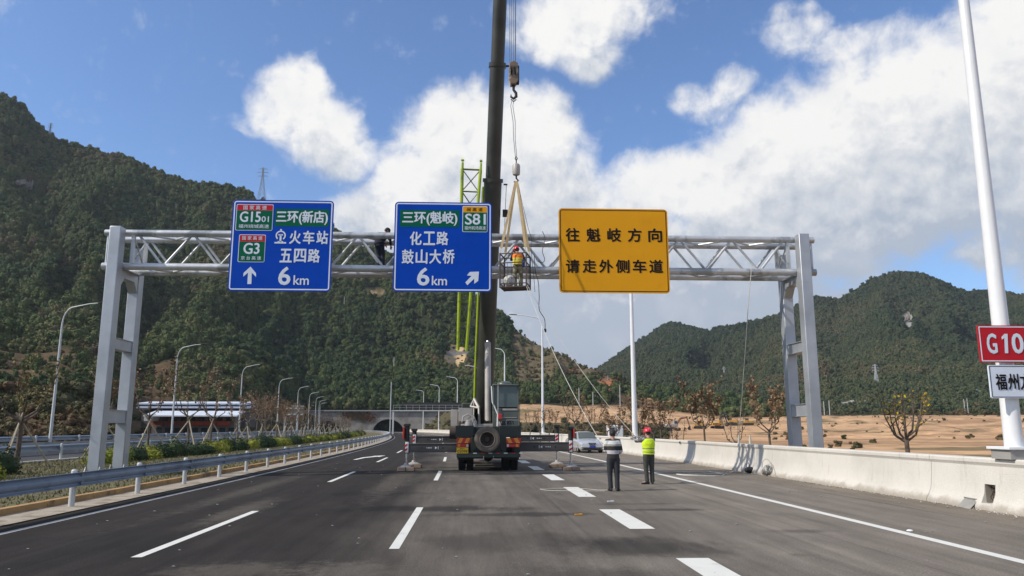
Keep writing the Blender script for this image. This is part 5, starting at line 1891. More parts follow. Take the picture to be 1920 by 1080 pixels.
bc = at(966, 545, YB)
bz = at(966, 541, YB).z
bas = thing('work_basket', 'rusty open steel work basket hanging from straps beside the gantry', 'work platform', (bc.x, YB, bz), R(-14))
BW, BD, BH = .96, .80, 1.22
q = MB().box((0, 0, .015), (BW, BD, .02))
q.build('floor_plate', M['rusty'], bas)
for sx_ in (-1, 1):
    for sy in (-1, 1):
        MB().box((sx_ * BW / 2, sy * BD / 2, BH / 2), (.045, .045, BH + .05)).build('corner_post', M['rusty'], bas)
for zz in (0.0, .12, BH * .72, BH):
    q = MB()
    for sy in (-1, 1):
        q.box((0, sy * BD / 2, zz), (BW - .05, .03, .035))
    for sx_ in (-1, 1):
        q.box((sx_ * BW / 2, 0, zz), (.03, BD - .05, .035))
    q.build('rail_frame', M['rusty'], bas)
for i in range(1, 7):
    for sy in (-1, 1):
        MB().tube((-BW / 2 + BW * i / 7, sy * BD / 2, 0), (-BW / 2 + BW * i / 7, sy * BD / 2, BH * .72), .007, n=5).build('bar', M['rusty'], bas)
for i in range(1, 6):
    for sx_ in (-1, 1):
        MB().tube((sx_ * BW / 2, -BD / 2 + BD * i / 6, 0), (sx_ * BW / 2, -BD / 2 + BD * i / 6, BH * .72), .007, n=5).build('bar', M['rusty'], bas)
sl = thing('webbing_straps', 'four tan webbing straps spreading from the ball hook to the basket corners', 'lifting straps', (bc.x, YB, bz + BH))
hkp = Vector((lo_.x, YB, lo_.z - .45)) - Vector(sl.location)
for sx_ in (-1, 1):
    for sy in (-1, 1):
        e = Matrix.Rotation(R(-14), 3, 'Z') @ Vector((sx_ * BW / 2, sy * BD / 2, 0))
        d = (hkp - e).normalized()
        w = Vector((1, 0, 0)) * .045
        tck = d.cross(w).normalized() * .006
        top = hkp + Vector((sx_ * .02, sy * .02, 0))
        MB().loft([[c - w - tck, c + w - tck, c + w + tck, c - w + tck] for c in (e + d * .22, e + (top - e) * .5, top)]).path([e + Vector((0, 0, -.03)), e + d * .24], .012, 6).build('strap', M['strap'], sl)
# sack in the basket
rg = np.random.default_rng(4)
q = MB()
rings = []
for j in range(9):
    f = j / 8
    r_ = .17 * math.sin(PI * (f * .92 + .04)) ** .6
    rings.append([Vector((-.26 + r_ * 1.3 * math.cos(k * PI / 8) + rg.normal(0, .006), -.05 + r_ * math.sin(k * PI / 8) + rg.normal(0, .006), .04 + f * .42 + rg.normal(0, .004))) for k in range(16)])
q.loft(rings)
so = q.build('tool_sack', M['sack'])
so.location = Vector(bas.location) + Vector((.02, 0, .0)); so.rotation_euler = (0, R(8), R(-14))
tag(so, 'crumpled off-white sack lying in the left corner of the work basket', 'sack')

# ------------------------------------------------------------------ people


def spine_rings(mb, pts, right, n=20):
    """pts: (centre, half width, half depth); right: unit vector across the body"""
    rings = []
    for i, (c, rx, ry) in enumerate(pts):
        c = Vector(c)
        d = (Vector(pts[min(i + 1, len(pts) - 1)][0]) - Vector(pts[max(i - 1, 0)][0])).normalized()
        rt = (Vector(right) - d * Vector(right).dot(d)).normalized()
        fw = d.cross(rt) * -1
        rings.append([c + rt * rx * math.cos(2 * PI * k / n) + fw * ry * math.sin(2 * PI * k / n) for k in range(n)])
    mb.loft(rings)


def remeshed(mb, name, m, parent, voxel, smooth=3):
    me = bpy.data.meshes.new(name)
    me.from_pydata(mb.v, [], mb.f)
    import bmesh
    b = bmesh.new(); b.from_mesh(me); bmesh.ops.recalc_face_normals(b, faces=b.faces); b.to_mesh(me); b.free()
    me.materials.append(m)
    o = bpy.data.objects.new(name, me)
    COL.objects.link(o)
    rmo = o.modifiers.new('remesh', 'REMESH'); rmo.mode = 'VOXEL'; rmo.voxel_size = voxel; rmo.use_smooth_shade = True
    sm = o.modifiers.new('smooth', 'SMOOTH'); sm.factor = .5; sm.iterations = smooth
    bpy.context.view_layer.update()
    dg = bpy.context.evaluated_depsgraph_get()
    me2 = bpy.data.meshes.new_from_object(o.evaluated_get(dg))
    me2.name = name
    o.modifiers.clear()
    o.data = me2
    o.parent = parent
    me2.shade_smooth()
    return o


def person(label, loc, rz, p, top_m, trouser_m, shoe_m=None, hat='cap', vest_m=None, scale=1.0, sleeve_m=None, group=None):
    t = thing('person', label, 'person', loc, rz, group)
    t.scale = (scale,) * 3
    V_ = lambda q_: Vector(q_)
    pel, wst, chs, nck, hed = [V_(p[k]) for k in ('pelvis', 'waist', 'chest', 'neck', 'head')]
    right = V_(p.get('right', (1, 0, 0))).normalized()
    up_ = (hed - nck).normalized()
    face = V_(p.get('face', (0, 1, 0))).normalized()
    face = (face - up_ * face.dot(up_)).normalized()
    hr = face.cross(up_).normalized()
    # one continuous body
    b = MB()
    spine_rings(b, [(pel - (chs - pel).normalized() * .09, .10, .08), (pel, .165, .115), (wst, .135, .10), (chs, .165, .115), (nck - (nck - chs) * .28, .14, .085), (nck, .062, .062)], right)
    b.path([nck - up_ * .06, nck + up_ * .05, hed - up_ * .05], [.062, .056, .055], 14)
    # head with jaw, nose, ears
    rings = []
    for f, rx, ry, sh in ((-1, .02, .02, .02), (-.92, .045, .05, .022), (-.7, .060, .072, .018), (-.35, .071, .09, .006), (0, .077, .098, 0), (.35, .077, .099, -.002), (.65, .066, .086, -.006), (.88, .042, .055, -.008), (1, .012, .015, -.008)):
        c = hed + up_ * (f * .118) + face * sh
        rings.append([c + hr * rx * math.cos(2 * PI * k / 18) + face * ry * math.sin(2 * PI * k / 18) for k in range(18)])
    b.loft(rings)
    b.path([hed + face * .088 + up_ * .02, hed + face * .112 - up_ * .02, hed + face * .09 - up_ * .032], [.009, .016, .012], 8)
    for sg in (-1, 1):
        b.path([hed + hr * sg * .076 + up_ * .03, hed + hr * sg * .088 + up_ * .0, hed + hr * sg * .077 - up_ * .03], [.012, .018, .010], 8)
    tr_, tp, = MB(), MB()
    spine_rings(tr_, [(pel - (chs - pel).normalized() * .12, .11, .085), (pel, .182, .130), (wst + (pel - wst) * .35, .165, .125)], right)
    tw = p.get('bulk', 1.0)
    spine_rings(tp, [(pel + (wst - pel) * p.get('hem', .0), .182 * tw, .138 * tw), (wst, .165 * tw, .13 * tw), (chs, .195 * tw, .138 * tw), (nck - (nck - chs) * .30, .175, .105), (nck - (nck - chs) * .05, .075, .075)], right)
    shoes = []
    for sg, sd in ((-1, 'L'), (1, 'R')):
        sh, el_, wr_ = V_(p['sh' + sd]), V_(p['el' + sd]), V_(p['wr' + sd])
        hp_, kn, an = V_(p['hip' + sd]), V_(p['kn' + sd]), V_(p['an' + sd])
        b.path([nck - (nck - chs) * .2, sh, el_, wr_], [.05, .055, .040, .026], 12)
        b.path([pel, hp_, kn, an], [.08, .085, .055, .040], 14)
        toe = V_(p['toe' + sd])
        b.path([an, an + (toe - an) * .5 - Vector((0, 0, .02)), toe], [.04, .035, .025], 10)
        # hand: palm and five fingers
        hd = (wr_ - el_).normalized()
        pn = V_(p.get('palm' + sd, (0, 0, -1)))
        pn = (pn - hd * pn.dot(hd)).normalized()
        ac = hd.cross(pn).normalized() * (sg)
        rings = []
        for f, w_2, th in ((-.01, .026, .022), (.03, .036, .018), (.07, .042, .016), (.095, .040, .013)):
            c = wr_ + hd * f
            rings.append([c + ac * w_2 * math.cos(2 * PI * k / 10) + pn * th * math.sin(2 * PI * k / 10) for k in range(10)])
        b.loft(rings)
        curl = p.get('curl', .8)
        for k, ln in enumerate((.068, .078, .072, .056)):
            base = wr_ + hd * .085 + ac * (-.032 + k * .0215)
            d1 = (hd + pn * curl * .35).normalized(); d2 = (hd + pn * curl * 1.2).normalized(); d3 = (hd * .3 + pn * curl * 1.6).normalized()
            b.path([base, base + d1 * ln * .42, base + d1 * ln * .42 + d2 * ln * .33, base + d1 * ln * .42 + d2 * ln * .33 + d3 * ln * .25], [.0105, .0098, .009, .008], 8)
        tb = wr_ + hd * .025 - ac * .03
        b.path([tb, tb - ac * .028 + hd * .03 + pn * .012, tb - ac * .022 + hd * .058 + pn * .03], [.013, .0115, .0095], 8)
        # clothes follow the limbs
        tp.path([nck - (nck - chs) * .25, sh, sh + (el_ - sh) * .5, el_, el_ + (wr_ - el_) * .5, wr_ - (wr_ - el_) * .06], [.07, .082 * tw, .070 * tw, .060, .054, .043], 14)
        tr_.path([pel + (hp_ - pel) * .4, hp_, hp_ + (kn - hp_) * .5, kn, kn + (an - kn) * .5, an + Vector((0, 0, -.02))], [.10, .108, .092, .078, .068, .070], 16)
        s_ = MB()
        f3 = (toe - an); f3.z = 0; f3.normalize(); sd3 = Vector((f3.y, -f3.x, 0))
        rings = []
        for f, w_2, h_2, in ((-.075, .022, .03), (-.06, .036, .045), (-.02, .041, .05), (.04, .042, .042), (.10, .048, .034), (.15, .045, .028), (.185, .03, .02)):
            c = Vector((an.x, an.y, 0)) + f3 * f + Vector((0, 0, an.z - .085 + h_2))
            rings.append([c + sd3 * w_2 * math.cos(2 * PI * k / 14) + Vector((0, 0, 1)) * h_2 * (math.sin(2 * PI * k / 14) if k < 7 or True else 0) for k in range(14)])
        s_.loft(rings)
        so_ = s_.build('shoe', shoe_m or M['shoes'], t, sharp=60)
    remeshed(b, 'body', M['skin'], t, .0085, 2)
    remeshed(tr_, 'trousers', trouser_m, t, .017, 4)
    remeshed(tp, 'jacket' if p.get('jacket') else 'sweater', top_m, t, .017, 4)
    if vest_m:
        v = MB()
        spine_rings(v, [(pel + (wst - pel) * .12, .198 * tw, .158 * tw), (wst, .183 * tw, .15 * tw), (chs, .212 * tw, .158 * tw), (nck - (nck - chs) * .32, .205, .125), (nck - (nck - chs) * .10, .13, .095)], right)
        vo = remeshed(v, 'vest', vest_m, t, .016, 3)
    # hair and headgear
    h = MB()
    k0 = -.10 if hat == 'cap' else -.12
    rings = []
    for f, rx, ry in ((-.55, .060, .070), (-.2, .078, .095), (.1, .083, .103), (.5, .078, .098), (.85, .05, .065), (1.06, .012, .015)):
        c = hed + up_ * (f * .118) - face * (.018 if f < .4 else .008)
        rings.append([c + hr * rx * math.cos(2 * PI * k / 18) + face * ry * math.sin(2 * PI * k / 18) * (.45 if math.sin(2 * PI * k / 18) > 0 and f < .3 else 1) for k in range(18)])
    h.loft(rings)
    h.build('hair', M['hair'], t, sharp=80)
    if hat == 'helmet':
        h = MB(); rings = []
        for f, rx, ry, fo in ((.02, .128, .158, .012), (.07, .122, .146, .006), (.10, .112, .135, 0), (.5, .112, .134, 0), (.9, .092, .112, 0), (1.18, .058, .072, 0), (1.3, .015, .02, 0)):
            c = hed + up_ * (.02 + f * .118) + face * fo
            rings.append([c + hr * rx * math.cos(2 * PI * k / 24) + face * ry * math.sin(2 * PI * k / 24) for k in range(24)])
        h.loft(rings)
        for dx in (-.045, 0, .045):
            h.path([hed + up_ * .07 - face * .13 + hr * dx, hed + up_ * .16 - face * .075 + hr * dx, hed + up_ * .178 + hr * dx * .9, hed + up_ * .16 + face * .075 + hr * dx, hed + up_ * .07 + face * .13 + hr * dx], .011, 8)
        h.build('helmet', M['helmet'], t, sharp=50)
    elif hat == 'cap':
        h = MB(); rings = []
        for f, rx, ry in ((.05, .088, .108), (.3, .092, .112), (.75, .084, .102), (1.05, .05, .06), (1.16, .012, .015)):
            c = hed + up_ * (f * .118)
            rings.append([c + hr * rx * math.cos(2 * PI * k / 20) + face * ry * math.sin(2 * PI * k / 20) for k in range(20)])
        h.loft(rings)
        h.prism([tuple(hed + up_ * .02 + hr * (.07 * math.cos(a)) + face * (.09 + .085 * math.sin(a))) for a in [PI * k / 8 for k in range(9)]], up_ * .008)
        h.build('cap', M['trousers'], t, sharp=50)
    return t


def striped(name, bands, base):
    """knitted or printed bands by height in the garment's own frame"""
    mt = bpy.data.materials.new(name); mt.use_nodes = True
    t = NT(mt.node_tree); b = mt.node_tree.nodes['Principled BSDF']
    oc = t.n('ShaderNodeTexCoord').outputs['Object']
    z = t.math('ADD', t.sep(oc)[2], t.math('MULTIPLY', t.math('SUBTRACT', t.noise(oc, 5, 2), .5), .03))
    c = base
    for z0, z1, colr in bands:
        k = t.math('MULTIPLY', t.math('GREATER_THAN', z, z0), t.math('LESS_THAN', z, z1))
        c = t.mix(k, c, colr)
    t.put(b.inputs['Base Color'], t.vmath('SCALE', c, scale=t.remap(t.noise(oc, 12, 4, .7), .3, .7, .85, 1.12, False)))
    b.inputs['Roughness'].default_value = .85
    bn = t.n('ShaderNodeBump'); bn.inputs['Strength'].default_value = .5; bn.inputs['Distance'].default_value = .02
    t.put(bn.inputs['Height'], t.noise(oc, 9, 4, .65)); t.put(b.inputs['Normal'], bn.outputs[0])
    return mt


stand = dict(pelvis=(0, 0, .90), waist=(0, -.005, 1.04), chest=(0, 0, 1.25), neck=(0, -.005, 1.425), head=(0, .02, 1.575),
             shL=(-.185, 0, 1.37), shR=(.185, 0, 1.37), elL=(-.275, .02, 1.12), elR=(.275, .02, 1.12), wrL=(-.15, .24, 1.10), wrR=(.15, .24, 1.08),
             hipL=(-.09, 0, .86), hipR=(.09, 0, .86), knL=(-.10, .015, .475), knR=(.10, .015, .475), anL=(-.085, -.01, .085), anR=(.10, -.01, .085), toeL=(-.12, .13, .05), toeR=(.16, .12, .05))
mS = striped('striped_knit', [(1.40, 1.6, (.035, .030, .034)), (1.29, 1.385, (.62, .62, .60)), (1.235, 1.29, (.30, .29, .25)), (1.02, 1.12, (.50, .46, .48)), (1.12, 1.235, (.026, .026, .022)), (.5, 1.02, (.028, .026, .025))], (.035, .030, .034))
g = gnd(1151, 921)
pS = dict(stand); pS.update(bulk=1.0, shL=(-.160, 0, 1.365), shR=(.160, 0, 1.365), elL=(-.215, .03, 1.10), wrL=(-.10, .25, 1.12), elR=(.225, .0, 1.09), wrR=(.19, .22, 1.04), hem=-.1)
MAN1 = person('person in a black, white and grey striped sweater and dark cap seen from behind', (g.x, g.y, .005), R(-4), pS, mS, M['trousers'], hat='cap')
mV = striped('hi_vis_yellow', [(1.085, 1.115, (.18, .20, .14)), (.975, 1.005, (.18, .20, .14))], (.62, .80, .02))
g = gnd(1218, 908)
pV = dict(stand); pV.update(shL=(-.17, .02, 1.37), shR=(.17, 0, 1.36), elL=(-.32, .22, 1.33), wrL=(-.30, .46, 1.50), elR=(.12, .24, 1.28), wrR=(-.16, .44, 1.44), palmL=(.4, .3, 0), palmR=(-.4, .3, 0), face=(-.35, 1, -.05), head=(.0, .035, 1.575), toeL=(-.22, .06, .05), bulk=1.05)
MAN2 = person('person in a red helmet and yellow safety vest holding both arms up, seen from behind', (g.x, g.y, .005), R(14), pV, M['sleeve'], M['trousers_g'], hat='helmet', vest_m=mV)
mO = striped('hi_vis_orange', [(.6, 1.20, (.72, .56, .04)), (1.10, 1.13, (.35, .34, .2))], (.80, .20, .03))
pB = dict(stand); pB.update(neck=(.0, .09, 1.40), head=(-.03, .15, 1.54), chest=(0, .04, 1.24), shL=(-.18, .10, 1.35), shR=(.18, .08, 1.35), elL=(-.22, .30, 1.18), wrL=(-.12, .46, 1.25), elR=(.29, .18, 1.15), wrR=(.20, .40, 1.20), face=(-.3, 1, -.35), bulk=1.05, knL=(-.10, .05, .475), knR=(.12, .02, .475))
MAN3 = person('person in a red helmet and orange vest standing in the hanging work basket', (bc.x + .10, YB + .02, bz + .03), R(6), pB, mat('dark_sleeve', (.03, .03, .035), .8), M['khaki'], M['khaki'], hat='helmet', vest_m=mO, scale=.92)
ba = MB().box((0, 0, 0), (.14, .12, .30)).box((.0, -.065, .05), (.10, .03, .12)).build('tool_bag', mat('blue_bag', (.03, .06, .22), .7, 0, .3, 8), MAN3, bevel=.02)
ba.location = (.20, -.05, .98)
zf = zb + .16
g = at(712, 500, 29.0)
pT = dict(stand); pT.update(pelvis=(-.04, -.05, .88), waist=(-.06, .0, 1.02), chest=(.02, .08, 1.20), neck=(.14, .12, 1.36), head=(.22, .14, 1.47), shL=(-.10, .12, 1.34), shR=(.22, .05, 1.30), elL=(-.05, .35, 1.15), wrL=(.10, .45, 1.0), elR=(.36, .05, 1.08), wrR=(.37, .16, .88), face=(.8, .5, -.6), bulk=1.1, jacket=True, hipL=(-.12, -.03, .84), hipR=(.05, -.03, .84), knL=(-.04, .06, .46), knR=(.10, .03, .46), anL=(-.02, -.02, .085), anR=(.12, -.02, .085))
MAN4 = person('person in dark navy clothes stooping inside the gantry truss beside the middle blue sign', (g.x, 29.05, zf), R(0), pT, M['navy'], M['navy'], hat='cap')
wk = MB().box((0, .64, 0), (2.2, .30, .03)).box((0, .64, .0), (.05, 1.2, .03)).build('walk_plank', M['wood'])
wk.location = (g.x + .1, 28.44, zf - .018); tag(wk, 'short timber plank lying across the gantry truss under the person in navy', 'plank')

# ------------------------------------------------------------------ tag lines, ropes, cables


def sag(a, b, s, n=10):
    a, b = Vector(a), Vector(b)
    return [a + (b - a) * (i / n) + Vector((0, 0, -s * 4 * (i / n) * (1 - i / n))) for i in range(n + 1)]


def rope(name, label, pts, r, m, cat='rope'):
    base = Vector(pts[-1])
    mb = MB().path([Vector(p) - base for p in pts], r, 6)
    o = mb.build(name, m)
    o.location = base
    return tag(o, label, cat)


def hand_world(o, key, p):
    return Matrix.LocRotScale(o.location, o.rotation_euler, o.scale) @ Vector(p[key])


h1 = hand_world(MAN1, 'wrL', pS) + Vector((0, .08, 0))
h2 = hand_world(MAN2, 'wrL', pV) + Vector((0, .06, .05))
bb = Vector(bas.location) + Matrix.Rotation(R(-14), 3, 'Z') @ Vector((BW / 2, -BD / 2, 0))
rope('tag_line', 'pale tag line running from the basket down to the person in the striped sweater', sag(bb, h1 + Vector((-.1, 0, .05)), .35, 14), .0085, M['rope'])
rope('tag_line', 'pale tag line running from the basket down to the person in the yellow vest', sag(bb + Vector((.05, 0, 0)), h2, .30, 14), .0085, M['rope'])
tl2 = [h1, h1 + Vector((.25, .05, -.35)), h1 + Vector((.22, .0, -.75)), Vector((h1.x + .05, h1.y - .1, .03)), Vector((h1.x - .9, h1.y + .5, .02)), Vector((h1.x - 1.9, h1.y + .4, .02)), Vector((h1.x - 1.6, h1.y - .3, .02)), Vector((h1.x - .2, h1.y - .5, .02))]


def smooth_pts(pts, k=5):
    pts = [Vector(p) for p in pts]
    o = []
    for i in range(len(pts) - 1):
        p0, p1, p2, p3 = pts[max(i - 1, 0)], pts[i], pts[i + 1], pts[min(i + 2, len(pts) - 1)]
        for j in range(k):
            t_ = j / k
            o.append(.5 * ((2 * p1) + (p2 - p0) * t_ + (2 * p0 - 5 * p1 + 4 * p2 - p3) * t_ * t_ + (3 * p1 - p0 - 3 * p2 + p3) * t_ ** 3))
    o.append(pts[-1])
    return o


rope('loose_rope', 'thin rope tail looping on the asphalt at the feet of the person in stripes', smooth_pts(tl2), .006, M['rope'])
# white rope from the truss to the barrier foot
ra = at(1408, 512, 28.35)
q = [ra + Vector((.0, 0, .22)), ra + Vector((.0, -.02, 0)), at(1404, 560, 28.6), at(1397, 660, 29.5), at(1389, 770, 31.0), at(1386, 815, 31.9), at(1385, 840, 31.9), at(1381, 868, 31.4)]
gx = gnd(1386, 884)
q += [gnd(1374, 884, .02), gnd(1350, 887, .02), gnd(1300, 890, .02), gnd(1268, 889, .02), gnd(1290, 891.5, .02), gnd(1345, 892, .02), gnd(1357, 889, .02), gnd(1330, 884.5, .02)]
rope('hanging_rope', 'white rope hanging from the gantry over the barrier and lying along the asphalt', smooth_pts(q, 6), .013, M['rope'])
# black cable drooping from the truss right of the basket
q = [at(1017, 434, 28.2), at(1022, 448, 28.2), at(1017, 470, 28.1), at(1021, 485, 28.1), at(1018, 492, 28.0), at(1008, 490, 28.0), at(1002, 480, 28.0), at(1004, 510, 28.0), at(1009, 527, 28.0), at(1011, 555, 27.8), at(1011, 580, 27.6), at(1020, 596, 27.5), at(1022, 606, 27.5), at(1022, 619, 27.5)]
rope('power_cable', 'black cable drooping from the truss with a heavy plug at its end', smooth_pts(q, 5), .013, M['cable'], 'cable')
e = at(1022, 620, 27.5)
pc = MB().lathe((0, 0, 0), [(.02, -.06), (.05, -.04), (.05, .04), (.02, .08)], 12).build('cable_plug', M['cable']); pc.location = e
tag(pc, 'black plug at the bottom end of the drooping cable', 'plug')
q = [at(972, 345, 27.5), at(978, 375, 27.4), at(985, 405, 27.4), at(991, 430, 27.4), at(997, 450, 27.4), at(996, 470, 27.4), at(1001, 520, 27.4), at(1003, 547, 27.4)]
rope('control_cable', 'thin black line beside the right strap down past the basket', smooth_pts(q, 5), .009, M['cable'], 'cable')
# coils of wire thrown at the barrier foot
for (px, py, sx_, sy, sz, nloop, lab, seed) in ((1447, 892, .30, .30, .34, 42, 'low tangle of grey wire at the barrier foot, nearer the rope', 3), (1476, 893, .20, .34, .52, 42, 'taller fanned coil of grey wire at the barrier foot, right of the tangle', 4)):
    g = gnd(px, py)
    mb = MB(); rg = np.random.default_rng(seed)
    for k in range(nloop):
        c = Vector((rg.uniform(-.12, .12), rg.uniform(-.15, .15), 0)); ph = rg.uniform(-.7, .7); r1 = rg.uniform(.6, 1.15)
        pts = [c + Vector((sx_ * r1 * math.cos(a) * math.cos(ph), sy * r1 * math.cos(a) * math.sin(ph + .6) + .05 * math.sin(2 * a), max(.015, sz * r1 * (.5 + .5 * math.sin(a)) * (1 + .15 * math.sin(3 * a + k))))) for a in np.linspace(0, 2 * PI, 18)]
        mb.path(pts, .0095, 4)
    o = mb.build('wire_coil', mat('grey_wire', (.42, .42, .40), .5, .4, .2, 9)); o.location = (g.x, g.y, .005); tag(o, lab, 'wire coil')
q = smooth_pts([gnd(1432, 890, .02), at(1430, 868, 26.3), at(1438, 861, 26.2), at(1450, 875, 26.0), gnd(1455, 893, .02)])
rope('loose_wire', 'single loop of stiff wire sticking up from the tangle against the barrier', q, .006, M['steelrope'], 'wire')
g = gnd(1407, 887)
q = MB(); rings = []
for f, r_ in ((0, .02), (.08, .12), (.3, .17), (.6, .17), (.9, .13), (1, .02)):
    rings.append([Vector((f * .5 - .25, r_ * .8 * math.cos(k * PI / 6), .12 + r_ * .7 * math.sin(k * PI / 6))) for k in range(12)])
q.loft(rings)
hb_ = thing('tool_holdall', 'black holdall lying on the asphalt at the foot of the barrier', 'bag', (g.x, g.y, .0), .3)
q.build('bag_body', M['cable'], hb_)
MB().path([(-.15, 0, .2), (-.17, .02, .36), (-.05, .03, .40), (.0, .01, .22)], .014, 6).build('handle', M['cable'], hb_)
so = MB().lathe((0, 0, 0), [(.05, -.02), (.07, .0), (.06, .06), (.02, .1)], 10).build('barrier_fitting', M['dark'])
so.location = rd(11.19, bar_y(1279), .95); tag(so, 'small dark fitting on the barrier face beside the gantry shadow', 'fitting')
for px in (1381, 1403):
    g = Vector((0, bar_y(px), 0))
    o = MB().lathe((0, 0, 0), [(.05, 0), (.05, .20), (.035, .24), (.03, .34), (.001, .35)], 12).build('bottle', mat('cloudy_plastic', (.55, .50, .38), .3))
    o.location = (rd(11.4, g.y).x, g.y, 1.102); tag(o, 'pale drink bottle on the barrier top %s of the white rope' % ('left' if px < 1390 else 'right'), 'bottle')

# ------------------------------------------------------------------ silver saloon car facing the camera
cp = gnd(1111, 849.5)
car = thing('parked_car', 'silver saloon car facing the camera on the hard shoulder', 'car', (cp.x, cp.y, 0), R(7))


def csec(y, w, z0, z1, zs, top_w):
    """half-symmetric hull section at length y"""
    r_ = []
    for x, z in ((-w * .88, z0), (-w, z0 + .14), (-w, zs), (-top_w, z1), (-top_w * .5, z1 + .025), (0, z1 + .035), (top_w * .5, z1 + .025), (top_w, z1), (w, zs), (w, z0 + .14), (w * .88, z0)):
        r_.append(Vector((x, y, z)))
    return r_


b = MB().loft([csec(0.0, .62, .30, .52, .44, .58), csec(.04, .78, .24, .64, .56, .70), csec(.25, .87, .22, .74, .66, .76), csec(.7, .895, .22, .83, .74, .77), csec(1.25, .90, .22, .92, .80, .74), csec(1.4, .90, .22, .94, .82, .72),
                csec(3.9, .90, .22, .98, .84, .74), csec(4.5, .87, .25, .98, .82, .72), csec(4.72, .74, .34, .86, .76, .62)])
b.build('body', M['silver'], car, sharp=38)
g_ = MB().loft([[Vector((s * w, y, z)) for s, w, z in ((-1, w0, z0), (-1, w1, z1), (-.5, w1, z1 + .03), (.5, w1, z1 + .03), (1, w1, z1), (1, w0, z0))] for y, w0, w1, z0, z1 in ((1.25, .74, .70, .90, .93), (2.05, .76, .58, .93, 1.42), (2.5, .76, .57, .94, 1.45), (3.2, .76, .56, .95, 1.42), (4.1, .74, .66, .96, .99))])
g_.build('roof', M['silver'], car, sharp=30)
MB().prism([(-.66, 1.30, 1.01), (.66, 1.30, 1.01), (.53, 1.98, 1.425), (-.53, 1.98, 1.425)], (0, -.008, .012)).build('windscreen', M['glass'], car)
for sg in (-1, 1):
    MB().prism([(sg * .765, 1.52, .975), (sg * .612, 2.10, 1.37), (sg * .598, 3.16, 1.37), (sg * .765, 3.82, 1.0)], (sg * .010, 0, 0)).build('side_window', M['glass'], car)
    MB().loft([[Vector((sg * (.60 + .17 * math.cos(k * PI / 6) - (0 if f else 0)), .10 - f * .0 + f * .16 + (.12 if sg * math.cos(k * PI / 6) * sg > .5 else 0), .615 + f * .03 + .085 * math.sin(k * PI / 6))) for k in range(12)] for f in (0, 1)]).build('headlight', M['clear'], car)
    MB().lathe((sg * .62, .085, .62), [(.05, -.01), (.05, .02)], 12, 'Y').lathe((sg * .50, .075, .61), [(.045, -.01), (.045, .02)], 12, 'Y').build('lamp_bulb', M['glass'], car)
    MB().box((sg * 1.0, 1.55, .98), (.20, .09, .13)).build('mirror', M['silver'], car, bevel=.03)
    for y in (.85, 3.75):
        wobj = bpy.data.objects.new('wheel', None); COL.objects.link(wobj); wobj.parent = car; wobj.location = (sg * .80, y, .315); wobj.scale = (.66, .585, .585)
        for nm, me_ in (('tyre', tm), ('rim', rm)):
            o = bpy.data.objects.new(nm, me_); COL.objects.link(o); o.parent = wobj
            if sg > 0 and nm == 'rim': o.rotation_euler = (0, 0, PI)
MB().prism([(-.27, -.012, .70), (.27, -.012, .70), (.20, -.030, .54), (-.20, -.030, .54)], (0, .1, 0)).build('grille', M['dark'], car)
for k in range(5):
    MB().box((-.16 + .08 * k, -.034, .62), (.012, .02, .14)).build('grille_bar', M['chrome'], car)
MB().box((0, -.02, .33), (1.30, .14, .05)).build('bumper_slot', M['dark'], car)
MB().box((0, .02, .43), (1.62, .12, .14)).build('bumper', M['silver'], car, bevel=.04)
MB().box((0, -.06, .44), (.44, .012, .14)).build('number_plate', M['cplate'], car)
MB().box((0, .07, .22), (1.5, .3, .08)).build('under_tray', M['dark'], car)

# ------------------------------------------------------------------ tunnel portal
def cut_wall(name, X0, X1, Z1, Yp, holes, m, parent, th=1.2):
    """wall slab with arched openings: columns of quads between the wall top and the arch line"""
    mb = MB()
    xs = sorted(set([X0, X1] + [c + r_ * math.cos(a) for c, r_, zc in holes for a in [PI * k / 16 for k in range(17)]]))

    def arch(x):
        for c, r_, zc in holes:
            if abs(x - c) <= r_ + 1e-6:
                return zc + math.sqrt(max(r_ * r_ - (x - c) ** 2, 0)) * .92
        return -.5
    for i in range(len(xs) - 1):
        a, b = xs[i], xs[i + 1]
        mid = (a + b) / 2
        inside = any(abs(mid - c) < r_ for c, r_, zc in holes)
        za, zb_ = (arch(a), arch(b)) if inside else (-.5, -.5)
        mb.add([(a, Yp, za), (b, Yp, zb_), (b, Yp, Z1), (a, Yp, Z1), (a, Yp + th, za), (b, Yp + th, zb_), (b, Yp + th, Z1), (a, Yp + th, Z1)], [(0, 1, 2, 3), (7, 6, 5, 4), (3, 2, 6, 7), (0, 4, 5, 1)])
    return mb.build(name, m, parent, sharp=30)


